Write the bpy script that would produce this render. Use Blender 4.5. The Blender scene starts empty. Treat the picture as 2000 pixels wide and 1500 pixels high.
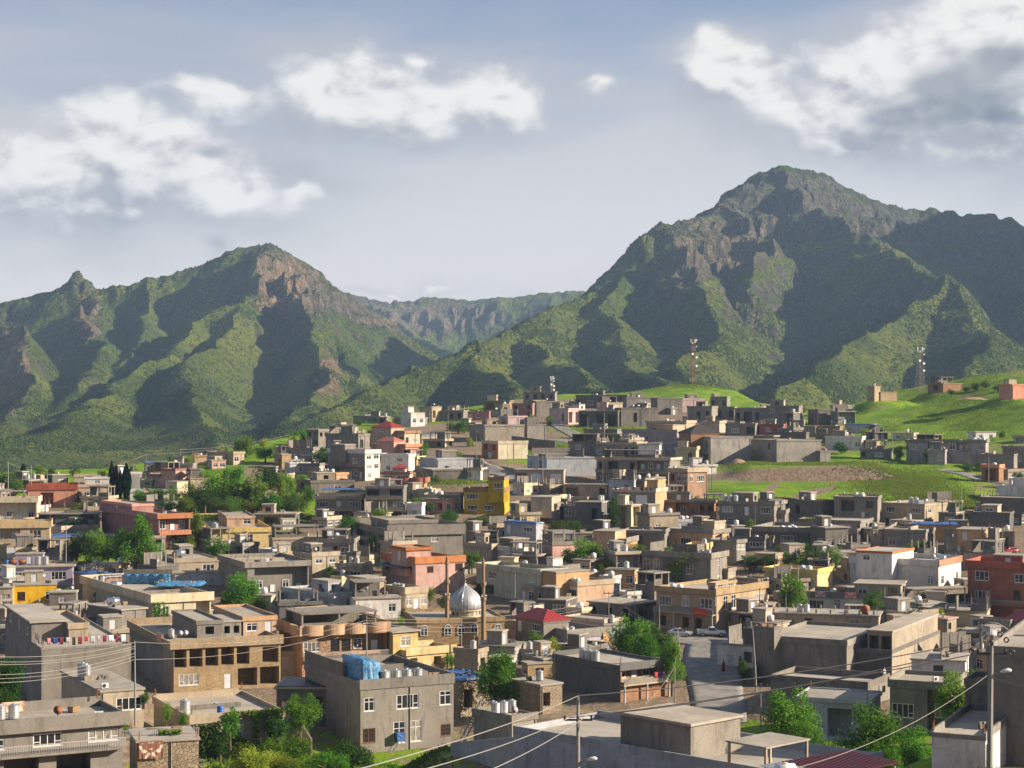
import bpy, math, random
import numpy as np
from mathutils import Matrix, Vector
SC = bpy.context.scene
COL = SC.collection
random.seed(7)
R = math.radians
F = 3500.0                      # focal length in photo pixels (photo is 2000 px wide)
HZ = 800.0                      # horizon row in photo pixels
KY = F / 3000.0

# ------------------------------------------------------------------ camera
cam = bpy.data.cameras.new('camera')
cam.sensor_width = 36.0
cam.lens = 36.0 * F / 2000.0
cam.clip_start = 0.5
cam.clip_end = 30000
camo = bpy.data.objects.new('camera', cam)
COL.objects.link(camo)
camo.location = (0, 0, 0)
camo.rotation_euler = (R(90), 0, 0)
cam.shift_y = (HZ - 750) / 2000.0
SC.camera = camo

# ------------------------------------------------------------------ light
SUN_AZ, SUN_EL = -5.0, 23.5      # azimuth measured from +X towards +Y
SKY_STRENGTH = 0.06
SC.view_settings.view_transform = 'Standard'
SC.view_settings.look = 'None'
SC.view_settings.gamma = 1
SC.view_settings.use_curve_mapping = False
SC.view_settings.exposure = 1.42
sl = bpy.data.lights.new('sun', 'SUN')
sl.energy = 5.0
sl.angle = R(0.5)
sl.color = (1.0, 0.85, 0.67)
slo = bpy.data.objects.new('sun', sl)
COL.objects.link(slo)
sdir = Vector((math.cos(R(SUN_EL)) * math.cos(R(SUN_AZ)), math.cos(R(SUN_EL)) * math.sin(R(SUN_AZ)), math.sin(R(SUN_EL))))
slo.rotation_euler = sdir.to_track_quat('Z', 'Y').to_euler()
slo.location = sdir * 500
SC.cycles.max_bounces = 5
SC.cycles.diffuse_bounces = 2
SC.cycles.glossy_bounces = 2
SC.cycles.transmission_bounces = 3
SC.cycles.volume_bounces = 0
SC.cycles.transparent_max_bounces = 6

# ------------------------------------------------------------------ node helper
class NT:
    def __init__(s, tree):
        s.t = tree; s.n = tree.nodes; s.l = tree.links
    def node(s, typ, **kw):
        n = s.n.new(typ)
        for k, v in kw.items(): setattr(n, k, v)
        return n
    def put(s, sock, v):
        if isinstance(v, bpy.types.NodeSocket): s.l.new(v, sock)
        elif v is not None: sock.default_value = v
    def m(s, op, a, b=None, c=None, clamp=False):
        n = s.node('ShaderNodeMath', operation=op, use_clamp=clamp)
        s.put(n.inputs[0], a)
        if b is not None: s.put(n.inputs[1], b)
        if c is not None: s.put(n.inputs[2], c)
        return n.outputs[0]
    def vm(s, op, a, b=None):
        n = s.node('ShaderNodeVectorMath', operation=op)
        s.put(n.inputs[0], a)
        if b is not None: s.put(n.inputs[1], b)
        return n.outputs[0]
    def noise(s, vec, scale, detail=4, rough=0.5, dist=0.0):
        n = s.node('ShaderNodeTexNoise')
        s.put(n.inputs['Vector'], vec); s.put(n.inputs['Scale'], scale)
        s.put(n.inputs['Detail'], detail); s.put(n.inputs['Roughness'], rough); s.put(n.inputs['Distortion'], dist)
        return n.outputs[0]
    def ramp(s, f, lo, hi, a=0.0, b=1.0):
        n = s.node('ShaderNodeMapRange', interpolation_type='SMOOTHSTEP')
        s.put(n.inputs[0], f)
        for i, v in ((1, lo), (2, hi), (3, a), (4, b)): s.put(n.inputs[i], v)
        return n.outputs[0]
    def mix(s, f, a, b, blend='MIX'):
        n = s.node('ShaderNodeMix', data_type='RGBA', blend_type=blend)
        s.put(n.inputs[0], f); s.put(n.inputs[6], a); s.put(n.inputs[7], b)
        return n.outputs[2]

def c4(c): return (c[0], c[1], c[2], 1.0)

# ------------------------------------------------------------------ world: Nishita sky with clouds
W = bpy.data.worlds.new('World'); SC.world = W; W.use_nodes = True
nt = NT(W.node_tree); nt.n.clear()
sky = nt.node('ShaderNodeTexSky', sky_type='NISHITA')
sky.sun_disc = False
sky.sun_elevation = R(SUN_EL)
sky.sun_rotation = R(90 - SUN_AZ)
sky.altitude = 900
sky.air_density = 1.0
sky.dust_density = 1.2
sky.ozone_density = 2.0
# cloud density group: a function of the view direction
CLOUDS = [ (260,345,300,95,.82),(90,370,240,80,.8),(740,215,250,60,.82),  # tangent-plane ellipses (u, v, ru, rv, weight) as seen towards +Y
 (250,275,120,85,1),(340,320,150,70,1),(110,330,150,60,.95),(480,365,130,50,1),(590,380,70,28,.8),(150,410,170,55,.9),(60,300,90,45,.8),
 (255,210,60,40,.6),(250,430,90,35,.7),
 (640,180,95,70,1),(720,195,120,62,1),(840,205,100,42,.95),(970,195,100,48,1),(700,240,120,35,.8),(440,195,90,32,.8),(790,275,60,22,.5),(390,180,50,30,.6),
 (1175,168,40,18,.55),(1196,176,26,14,.5),(825,120,42,26,.6),
 (1410,115,70,50,1),(1450,165,85,42,1),(1525,200,50,22,.8),
 (1850,170,170,80,1.45),(1750,235,160,48,1.4),(1670,275,110,28,1.1),(1930,210,140,70,1.5),(1970,130,120,70,1.35),(1740,110,90,50,.9),(1960,25,130,50,1),(1640,160,50,40,.6),
 (1850,285,130,28,.6),(2100,150,160,120,1.1),(2080,330,120,40,.7),
 (860,566,70,18,.35),(740,575,80,12,.3),(430,485,40,25,.45),(-120,330,150,90,1),(-260,220,130,70,.9)]
tc = nt.node('ShaderNodeTexCoord')
dirv = tc.outputs['Generated']
sepw = nt.node('ShaderNodeSeparateXYZ'); nt.l.new(dirv, sepw.inputs[0])
dx_, dy_, dz_ = sepw.outputs
yy = nt.m('MAXIMUM', dy_, 0.06)
st = nt.vm('MULTIPLY', dirv, (1, 1, 1.5))
wn = nt.node('ShaderNodeTexNoise'); nt.l.new(st, wn.inputs['Vector']); wn.inputs['Scale'].default_value = 26; wn.inputs['Detail'].default_value = 2
warp = nt.vm('MULTIPLY', nt.vm('SUBTRACT', wn.outputs['Color'], (.5, .5, .5)), (.040, .026, 0))
tcb = nt.node('ShaderNodeCombineXYZ'); nt.l.new(nt.m('DIVIDE', dx_, yy), tcb.inputs[0]); nt.l.new(nt.m('DIVIDE', dz_, yy), tcb.inputs[1])
tp = nt.vm('ADD', tcb.outputs[0], warp)
lat = nt.noise(st, 5.2, 3, .5)
gen = nt.m('MULTIPLY', nt.m('SUBTRACT', lat, .60), 5.0)     # the same broken cumulus goes on all round the sky
inview = nt.m('MULTIPLY', nt.ramp(nt.m('ABSOLUTE', nt.m('DIVIDE', dx_, yy)), .36, .5, 1, 0), nt.m('MULTIPLY', nt.ramp(dz_, .26, .38, 1, 0), nt.ramp(dy_, .2, .5)))
gen = nt.m('SUBTRACT', gen, nt.m('MULTIPLY', inview, 8))
def field(vec):
    acc = None
    for (u, v, ru, rv, w) in CLOUDS:
        n = nt.node('ShaderNodeVectorMath', operation='MULTIPLY_ADD')
        sx, sy = F / (ru * 1.36), F / (rv * 1.36)
        nt.l.new(vec, n.inputs[0]); n.inputs[1].default_value = (sx, sy, 0)
        n.inputs[2].default_value = (-(u - 1000) / F * sx, -(HZ - v) / F * sy, 0)
        l = nt.node('ShaderNodeVectorMath', operation='LENGTH'); nt.l.new(n.outputs[0], l.inputs[0])
        b = nt.m('ADD', l.outputs['Value'], (1 - w) * .9)
        acc = b if acc is None else nt.m('SMOOTH_MIN', acc, b, .55)
    return nt.m('SUBTRACT', 1.02, acc)
f0 = nt.m('MAXIMUM', nt.m('MAXIMUM', field(tp), gen), -1.2)
f1 = nt.m('MAXIMUM', nt.m('MAXIMUM', field(nt.vm('ADD', tp, (.012, .030, 0))), nt.m('SUBTRACT', gen, nt.m('MULTIPLY', dz_, .3))), -1.2)
def puff(vec, det): return nt.noise(vec, 36, det, .52, .25)
p0 = puff(st, 8); p1 = puff(nt.vm('ADD', st, (.006, 0, .010)), 5)
q0 = nt.noise(st, 120, 4, .55)
dens = nt.m('ADD', nt.m('ADD', nt.m('MULTIPLY', f0, 1.35), nt.m('MULTIPLY', nt.m('SUBTRACT', p0, .5), 1.7)), nt.m('MULTIPLY', nt.m('SUBTRACT', q0, .5), .35))
under = nt.ramp(nt.m('SUBTRACT', f0, f1), -.55, .75)          # 0 on the underside, 1 on the crowns
alpha = nt.ramp(dens, nt.m('MULTIPLY', under, -.05), nt.m('ADD', 1.15, nt.m('MULTIPLY', under, -.40)))
lit = nt.m('ADD', nt.m('MULTIPLY', under, .72), nt.m('MULTIPLY', nt.m('SUBTRACT', p0, p1), 1.9))
lit = nt.ramp(nt.m('ADD', lit, .12), .0, .95)
K = 1.0 / SKY_STRENGTH
def kc(r, g_, b): return (r * K * .285, g_ * K * .285, b * K * .285, 1)
thick = nt.ramp(f0, .80, 1.2)
lit = nt.m('MULTIPLY', lit, nt.m('SUBTRACT', 1.0, nt.m('MULTIPLY', thick, .75)))
shade = nt.mix(thick, kc(.50, .50, .54), kc(.22, .26, .32))
ccol = nt.mix(lit, shade, kc(1.24, 1.19, 1.13))
# high thin veil: whitens the blue more towards the horizon
vst = nt.node('ShaderNodeMapping'); vst.inputs['Scale'].default_value = (3.0, 3.0, 9.0); nt.l.new(dirv, vst.inputs[0])
vn = nt.noise(vst.outputs[0], 1.3, 5, .55, .6)
veil = nt.m('ADD', nt.m('MULTIPLY', nt.m('SUBTRACT', vn, .5), 1.5), nt.ramp(sepw.outputs[2], .13, .265, 1.0, .22), clamp=True)
veilc = nt.mix(nt.ramp(sepw.outputs[2], .05, .22), kc(1.06, .99, .955), kc(.72, .71, .75))
blue = nt.mix(.75, sky.outputs[0], kc(.13, .255, .50))
base = nt.mix(nt.m('MULTIPLY', veil, .93), blue, veilc)
base = nt.mix(nt.m('MULTIPLY', nt.ramp(nt.m('ADD', f0, nt.m('MULTIPLY', nt.m('SUBTRACT', vn, .5), 1.3)), -.75, .6), .6), base, nt.mix(under, kc(.50, .505, .55), kc(.74, .71, .70)))
final = nt.mix(nt.m('MULTIPLY', alpha, .94), base, ccol)
bg = nt.node('ShaderNodeBackground'); bg.inputs[1].default_value = SKY_STRENGTH
nt.l.new(final, bg.inputs[0])
W.cycles.sampling_method = 'MANUAL'; W.cycles.sample_map_resolution = 512
wo = nt.node('ShaderNodeOutputWorld'); nt.l.new(bg.outputs[0], wo.inputs[0])

# ------------------------------------------------------------------ geometry of the view: pixel + distance -> point
def P(u, v, Y): return ((u - 1000) / F * Y, Y, (HZ - v) / F * Y)
VB = [740, 770, 800, 830, 860, 900, 950, 1000, 1050, 1100, 1150, 1200, 1250, 1300, 1350, 1400, 1450, 1500, 1560]
VY = [800, 752, 680, 600, 540, 480, 430, 395, 365, 335, 310, 288, 268, 250, 232, 216, 200, 185, 170]
VY = [y * KY for y in VY]
def Yd(v): return float(np.interp(v, VB, VY))

# ------------------------------------------------------------------ numpy noise
_rs = np.random.RandomState(11)
_tab = _rs.rand(256, 256)
def vnoise(x, y):
    xi = np.floor(x).astype(int); yi = np.floor(y).astype(int)
    fx = x - xi; fy = y - yi
    fx = fx * fx * fx * (fx * (fx * 6 - 15) + 10); fy = fy * fy * fy * (fy * (fy * 6 - 15) + 10)
    a = _tab[xi & 255, yi & 255]; b = _tab[(xi + 1) & 255, yi & 255]
    c = _tab[xi & 255, (yi + 1) & 255]; d = _tab[(xi + 1) & 255, (yi + 1) & 255]
    return (a * (1 - fx) + b * fx) * (1 - fy) + (c * (1 - fx) + d * fx) * fy
def fbm(x, y, o=5, gain=.5):
    s = 0; a = 1; t = 0
    for i in range(o):
        s = s + a * (vnoise(x + 17.3 * i, y + 9.1 * i) * 2 - 1); t += a; a *= gain; x = x * 2.03; y = y * 2.03
    return s / t
def ridged(x, y, o=5):
    s = 0; a = 1; t = 0; w = 1
    for i in range(o):
        n = 1 - np.abs(vnoise(x + 31.7 * i, y + 5.3 * i) * 2 - 1)
        n = n * n * w; w = np.clip(n * 1.6, 0, 1)
        s = s + a * n; t += a; a *= .5; x = x * 2.05; y = y * 2.05
    return s / t
def sstep(x, a, b):
    t = np.clip((x - a) / (b - a), 0, 1); return t * t * (3 - 2 * t)

# ------------------------------------------------------------------ materials
MATS = {}
def principled(name):
    m = bpy.data.materials.new(name); m.use_nodes = True
    t = NT(m.node_tree); b = t.n['Principled BSDF']
    return m, t, b
def bump(t, b, h, strength=.4, dist=.05):
    n = t.node('ShaderNodeBump'); n.inputs['Strength'].default_value = strength; n.inputs['Distance'].default_value = dist
    t.l.new(h, n.inputs['Height']); t.l.new(n.outputs[0], b.inputs['Normal'])

def mat_wall(name, col, finish='plaster', vary=.16, stain=.62):
    if name in MATS: return MATS[name]
    col = tuple(c * .79 for c in col)
    m, t, b = principled(name)
    tc = t.node('ShaderNodeTexCoord'); oi = t.node('ShaderNodeObjectInfo')
    off = t.vm('MULTIPLY', t.node('ShaderNodeCombineXYZ').outputs[0], (1, 1, 1))
    cx = t.node('ShaderNodeCombineXYZ'); t.l.new(t.m('MULTIPLY', oi.outputs['Random'], 90), cx.inputs[0]); t.l.new(t.m('MULTIPLY', oi.outputs['Random'], 37), cx.inputs[1])
    v = t.vm('ADD', tc.outputs['Object'], cx.outputs[0])
    n1 = t.noise(v, .55, 5, .6); n2 = t.noise(v, 5.0, 5, .65)
    mp = t.node('ShaderNodeMapping'); mp.inputs['Scale'].default_value = (.9, .9, .20); t.l.new(v, mp.inputs[0])
    st = t.noise(mp.outputs[0], 1.3, 7, .7)
    c = c4(col)
    hsv = t.node('ShaderNodeHueSaturation'); hsv.inputs['Color'].default_value = c
    t.l.new(t.m('ADD', t.m('MULTIPLY', oi.outputs['Random'], vary * 2), 1 - vary), hsv.inputs['Value'])
    t.l.new(t.m('ADD', t.m('MULTIPLY', t.m('FRACT', t.m('MULTIPLY', oi.outputs['Random'], 7.3)), .5), .75), hsv.inputs['Saturation'])
    dark = (col[0] * .45, col[1] * .43, col[2] * .42, 1)
    lite = (min(col[0] * 1.3, .85), min(col[1] * 1.3, .85), min(col[2] * 1.3, .85), 1)
    n0 = t.noise(v, .16, 3, .6)
    k = t.mix(t.m('MULTIPLY', t.ramp(n1, .35, .75), .45), hsv.outputs[0], lite)
    k = t.mix(t.m('MULTIPLY', t.ramp(n0, .42, .68), .5), k, (col[0] * .62, col[1] * .60, col[2] * .58, 1))
    k = t.mix(t.m('MULTIPLY', t.ramp(st, .47, .68), stain), k, dark)
    k = t.mix(t.m('MULTIPLY', t.ramp(n2, .45, .70), .35), k, dark)
    if finish == 'block':
        geo = t.node('ShaderNodeNewGeometry')
        sx = t.node('ShaderNodeSeparateXYZ'); t.l.new(tc.outputs['Object'], sx.inputs[0])
        cb = t.node('ShaderNodeCombineXYZ'); t.l.new(t.m('ADD', sx.outputs[0], sx.outputs[1]), cb.inputs[0]); t.l.new(sx.outputs[2], cb.inputs[1])
        br = t.node('ShaderNodeTexBrick'); t.l.new(cb.outputs[0], br.inputs['Vector'])
        br.inputs['Scale'].default_value = 1.0; br.inputs['Brick Width'].default_value = .42; br.inputs['Row Height'].default_value = .22
        br.inputs['Mortar Size'].default_value = .018; br.inputs['Mortar Smooth'].default_value = .3
        br.inputs['Color1'].default_value = (.78, .78, .78, 1); br.inputs['Color2'].default_value = (1.06, 1.04, 1.0, 1); br.inputs['Mortar'].default_value = (.62, .6, .58, 1)
        k = t.mix(.75, k, br.outputs[0], 'MULTIPLY')
        bump(t, b, t.m('SUBTRACT', t.m('MULTIPLY', n2, .4), br.outputs['Fac']), .5, .03)
    elif finish == 'stone':
        vo = t.node('ShaderNodeTexVoronoi', feature='DISTANCE_TO_EDGE'); vo.inputs['Scale'].default_value = 2.6; t.l.new(v, vo.inputs['Vector'])
        vc = t.node('ShaderNodeTexVoronoi'); vc.inputs['Scale'].default_value = 2.6; t.l.new(v, vc.inputs['Vector'])
        e = t.ramp(vo.outputs['Distance'], .0, .1)
        sv = t.node('ShaderNodeSeparateColor'); t.l.new(vc.outputs['Color'], sv.inputs[0])
        k = t.mix(t.m('MULTIPLY', sv.outputs[0], .55), k, dark)
        k = t.mix(e, dark, k)
        bump(t, b, e, .8, .06)
    elif finish == 'course':
        wv = t.node('ShaderNodeTexWave', bands_direction='Z'); wv.inputs['Scale'].default_value = 1.1; t.l.new(tc.outputs['Object'], wv.inputs['Vector'])
        k = t.mix(t.m('MULTIPLY', t.ramp(wv.outputs[0], .0, .25, 1, 0), .6), k, dark)
    else:
        bump(t, b, n2, .35, .03)
    t.l.new(k, b.inputs['Base Color'])
    b.inputs['Roughness'].default_value = .92
    b.inputs['Specular IOR Level'].default_value = .2
    MATS[name] = m
    return m

def mat_plain(name, col, rough=.7, metal=0.0, vary=.0, noise=0.0, nscale=6, spec=.4):
    if name in MATS: return MATS[name]
    col = tuple(c * .78 for c in col)
    m, t, b = principled(name)
    oi = t.node('ShaderNodeObjectInfo'); tc = t.node('ShaderNodeTexCoord')
    hsv = t.node('ShaderNodeHueSaturation'); hsv.inputs['Color'].default_value = c4(col)
    t.l.new(t.m('ADD', t.m('MULTIPLY', oi.outputs['Random'], vary * 2), 1 - vary), hsv.inputs['Value'])
    k = hsv.outputs[0]
    if noise:
        n = t.noise(tc.outputs['Object'], nscale, 5, .6)
        k = t.mix(t.m('MULTIPLY', t.ramp(n, .4, .75), noise), k, (col[0] * .35, col[1] * .33, col[2] * .3, 1))
        bump(t, b, n, .25, .03)
    t.l.new(k, b.inputs['Base Color'])
    b.inputs['Roughness'].default_value = rough; b.inputs['Metallic'].default_value = metal
    b.inputs['Specular IOR Level'].default_value = spec
    MATS[name] = m
    return m

WC = {  # wall palette: colour, finish, words for it
 'gr': ((.255, .235, .205), 'plaster', 'grey cement-rendered'), 'gb': ((.235, .217, .19), 'block', 'grey block-built'),
 'dk': ((.15, .147, .142), 'plaster', 'dark grey'), 'db': ((.175, .165, .155), 'block', 'dark block-built'),
 'be': ((.46, .385, .285), 'plaster', 'beige plastered'), 'bb': ((.40, .345, .27), 'block', 'beige block-built'),
 'wh': ((.68, .66, .62), 'plaster', 'off-white'), 'lb': ((.42, .44, .47), 'plaster', 'pale blue-grey'),
 'cr': ((.62, .53, .36), 'plaster', 'cream'), 'cs': ((.58, .45, .27), 'course', 'cream stone-coursed'),
 'ye': ((.72, .44, .06), 'plaster', 'yellow'), 'py': ((.64, .50, .22), 'plaster', 'pale yellow'), 'mu': ((.48, .34, .055), 'plaster', 'mustard'),
 'mq': ((.40, .27, .125), 'plaster', 'ochre'), 'pk': ((.58, .36, .30), 'plaster', 'pink'), 'mv': ((.36, .19, .175), 'plaster', 'mauve'),
 'sa': ((.60, .27, .18), 'plaster', 'salmon'), 'li': ((.42, .37, .46), 'plaster', 'lilac'), 'lp': ((.54, .40, .38), 'plaster', 'pale pink'), 'pg': ((.34, .30, .30), 'plaster', 'purple-grey'), 'rb': ((.42, .19, .14), 'block', 'salmon-red brick'),
 'or': ((.46, .20, .10), 'plaster', 'orange'), 'rd': ((.37, .11, .075), 'plaster', 'red'), 'ob': ((.36, .22, .14), 'block', 'orange brick'),
 'pe': ((.54, .36, .22), 'plaster', 'peach'), 'ta': ((.42, .31, .19), 'course', 'tan stone-coursed'), 'tn': ((.46, .345, .21), 'block', 'tan'),
 'st': ((.40, .33, .24), 'stone', 'rubble stone'), 'br': ((.30, .18, .11), 'plaster', 'brown'), 'ps': ((.50, .30, .17), 'stone', 'peach stone'),
 'cg': ((.50, .50, .38), 'plaster', 'pale green-cream'), 'bk': ((.05, .045, .045), 'plaster', 'black'), 'bg': ((.34, .32, .29), 'block', 'light grey block-built'),
}
def wm(k): return mat_wall('wall_' + k, WC[k][0], WC[k][1])
def mm(n): return MATS[n]
mat_wall('roof_screed', (.40, .36, .30), 'plaster', .18, .3)
mat_plain('white_frame', (.72, .72, .72), .45)
mat_plain('brown_frame', (.16, .08, .04), .5)
mat_plain('black_frame', (.02, .02, .022), .5)
mat_plain('door_white', (.66, .67, .68), .5, vary=.1)
mat_plain('door_dark', (.05, .04, .04), .5)
mat_plain('shutter', (.70, .71, .73), .45, noise=.2)
mat_plain('galvanised', (.56, .57, .58), .42, .75, vary=.15, noise=.35, nscale=3)
mat_plain('shiny_steel', (.75, .76, .78), .25, .95, noise=.12, nscale=2)
mat_plain('white_plastic', (.70, .70, .68), .5, vary=.1, noise=.15, nscale=3)
mat_plain('blue_plastic', (.03, .12, .42), .45, vary=.2)
mat_plain('rust', (.28, .10, .04), .8, noise=.5, nscale=4)
mat_plain('dark_metal', (.06, .06, .065), .5, .4)
mat_plain('steel_pole', (.30, .295, .28), .6, .3, noise=.3, nscale=3)
mat_plain('wood_pole', (.16, .12, .09), .85, noise=.4, nscale=3)
mat_plain('cable', (.32, .30, .27), .6)
mat_plain('tyre', (.02, .02, .02), .9)
mat_plain('red_tile', (.34, .035, .03), .55, noise=.3, nscale=2)
mat_plain('faded_tile', (.50, .17, .12), .6, noise=.3, nscale=2)
mat_plain('maroon_sheet', (.10, .014, .022), .45, noise=.25, nscale=2)
mat_plain('dark_roof', (.06, .05, .05), .7, noise=.3)
mat_plain('sheet_metal', (.50, .52, .55), .45, .3, noise=.35, nscale=2)
mat_plain('timber', (.30, .19, .10), .8, noise=.4)
mat_plain('railing', (.46, .45, .43), .5, .2)
# glass: dark room behind, some curtains
def mk_glass():
    m, t, b = principled('glass')
    oi = t.node('ShaderNodeObjectInfo'); tc = t.node('ShaderNodeTexCoord')
    mp = t.node('ShaderNodeMapping'); mp.inputs['Scale'].default_value = (6, 6, .6); t.l.new(tc.outputs['Object'], mp.inputs[0])
    n = t.noise(mp.outputs[0], 2.5, 3, .5)
    cur = t.m('MULTIPLY', t.ramp(oi.outputs['Random'], .66, .70), t.ramp(n, .38, .62, .25, 1))
    k = t.mix(cur, (.018, .02, .024, 1), (.34, .31, .26, 1))
    t.l.new(k, b.inputs['Base Color']); b.inputs['Roughness'].default_value = .12; b.inputs['Specular IOR Level'].default_value = .6
    MATS['glass'] = m
mk_glass()
def mk_tarp(name, col):
    col = tuple(c * .75 for c in col)
    m, t, b = principled(name)
    tc = t.node('ShaderNodeTexCoord')
    n = t.noise(tc.outputs['Object'], 2.2, 6, .65, .8)
    k = t.mix(t.ramp(n, .35, .7), c4((col[0] * .5, col[1] * .55, col[2] * .7)), c4((min(col[0] * 1.8 + .03, .8), min(col[1] * 1.4, .8), min(col[2] * 1.15, .85))))
    t.l.new(k, b.inputs['Base Color']); b.inputs['Roughness'].default_value = .38
    bump(t, b, n, .9, .18); MATS[name] = m
mk_tarp('blue_tarp', (.045, .27, .52)); mk_tarp('deep_blue_tarp', (.02, .14, .44)); mk_tarp('grey_tarp', (.30, .33, .37)); mk_tarp('black_tarp', (.02, .02, .022)); mk_tarp('ochre_tarp', (.42, .28, .06))

def mk_leaf(name, col, col2):
    col = tuple(c * .88 for c in col); col2 = tuple(c * .88 for c in col2)
    m = bpy.data.materials.new(name); m.use_nodes = True
    t = NT(m.node_tree); t.n.clear()
    geo = t.node('ShaderNodeNewGeometry'); oi = t.node('ShaderNodeObjectInfo')
    k = t.mix(geo.outputs['Random Per Island'], c4(col), c4(col2))
    hsv = t.node('ShaderNodeHueSaturation'); t.l.new(k, hsv.inputs['Color'])
    t.l.new(t.m('ADD', t.m('MULTIPLY', oi.outputs['Random'], .07), .465), hsv.inputs['Hue'])
    t.l.new(t.m('ADD', t.m('MULTIPLY', t.m('FRACT', t.m('MULTIPLY', oi.outputs['Random'], 5.7)), .6), .7), hsv.inputs['Value'])
    d = t.node('ShaderNodeBsdfDiffuse'); tr = t.node('ShaderNodeBsdfTranslucent')
    t.l.new(hsv.outputs[0], d.inputs[0]); t.l.new(hsv.outputs[0], tr.inputs[0])
    mx = t.node('ShaderNodeMixShader'); mx.inputs[0].default_value = .38
    t.l.new(d.outputs[0], mx.inputs[1]); t.l.new(tr.outputs[0], mx.inputs[2])
    o = t.node('ShaderNodeOutputMaterial'); t.l.new(mx.outputs[0], o.inputs[0])
    MATS[name] = m
mk_leaf('leaf_green', (.07, .165, .02), (.17, .29, .04))
mk_leaf('leaf_dark', (.035, .085, .02), (.075, .145, .03))
mk_leaf('leaf_lime', (.16, .25, .03), (.30, .36, .05))
mk_leaf('leaf_cypress', (.010, .028, .012), (.025, .05, .02))
mk_leaf('grass_blade', (.10, .19, .03), (.22, .27, .05))
mk_leaf('shrub_leaf', (.03, .055, .018), (.07, .10, .026))
mat_plain('bark', (.13, .09, .06), .9, noise=.4, nscale=5)

# ------------------------------------------------------------------ mesh helpers
class MB:
    def __init__(s): s.v = []; s.f = []
    def quad(s, a, b, c, d):
        i = len(s.v); s.v += [a, b, c, d]; s.f.append((i, i + 1, i + 2, i + 3))
    def box(s, x0, x1, y0, y1, z0, z1):
        i = len(s.v)
        s.v += [(x0, y0, z0), (x1, y0, z0), (x1, y1, z0), (x0, y1, z0), (x0, y0, z1), (x1, y0, z1), (x1, y1, z1), (x0, y1, z1)]
        s.f += [(i, i + 3, i + 2, i + 1), (i + 4, i + 5, i + 6, i + 7), (i, i + 1, i + 5, i + 4), (i + 1, i + 2, i + 6, i + 5), (i + 2, i + 3, i + 7, i + 6), (i + 3, i, i + 4, i + 7)]
        return s
    def tube(s, pts, rads, n=8, cap=True):
        i0 = len(s.v); k = len(pts)
        for j, p in enumerate(pts):
            p = Vector(p)
            a = Vector(pts[max(j - 1, 0)]); b = Vector(pts[min(j + 1, k - 1)])
            d = (b - a).normalized() if (b - a).length > 1e-9 else Vector((0, 0, 1))
            up = Vector((0, 0, 1)) if abs(d.z) < .9 else Vector((1, 0, 0))
            x = d.cross(up).normalized(); y = d.cross(x)
            r = rads[j] if isinstance(rads, (list, tuple)) else rads
            for q in range(n):
                t = 2 * math.pi * q / n
                s.v.append(tuple(p + (x * math.cos(t) + y * math.sin(t)) * r))
        for j in range(k - 1):
            for q in range(n):
                a = i0 + j * n + q; b = i0 + j * n + (q + 1) % n
                s.f.append((a, b, b + n, a + n))
        if cap:
            s.f.append(tuple(i0 + q for q in range(n))[::-1]); s.f.append(tuple(i0 + (k - 1) * n + q for q in range(n)))
        return s
    def lathe(s, prof, n=16, c=(0, 0, 0)):
        return s.tube([(c[0], c[1], c[2] + z) for r, z in prof], [max(r, .001) for r, z in prof], n)
    def mesh(s, name, mat=None, smooth=False):
        me = bpy.data.meshes.new(name); me.from_pydata(s.v, [], s.f)
        if mat is not None: me.materials.append(mat if not isinstance(mat, str) else MATS[mat])
        if smooth:
            me.polygons.foreach_set('use_smooth', [True] * len(me.polygons))
        me.update()
        return me
    def build(s, name, mat, parent=None, M=None, smooth=False):
        return link(name, s.mesh(name, mat, smooth), parent, M)

def link(name, data, parent=None, M=None):
    o = bpy.data.objects.new(name, data); COL.objects.link(o)
    if parent is not None: o.parent = parent
    if M is not None: o.matrix_basis = M
    return o
def T(x, y, z): return Matrix.Translation((x, y, z))
def RZ(a): return Matrix.Rotation(a, 4, 'Z')
def S3(x, y, z): return Matrix.Diagonal((x, y, z, 1))
def empty(name, M):
    o = bpy.data.objects.new(name, None); o.empty_display_size = .5; COL.objects.link(o); o.matrix_basis = M
    return o
def tag(o, label, cat, group=None):
    o['label'] = label; o['category'] = cat
    if group: o['group'] = group
    return o
def structure(o): o['kind'] = 'structure'; return o
THINGS = []           # (object, category noun, short description, u, v, group): labelled at the end from the nearest landmark
LAND = []             # (nickname, u, v)
def later(o, noun, desc, u, v, cat, group):
    THINGS.append((o, noun, desc, u, v, cat, group)); return o
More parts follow.
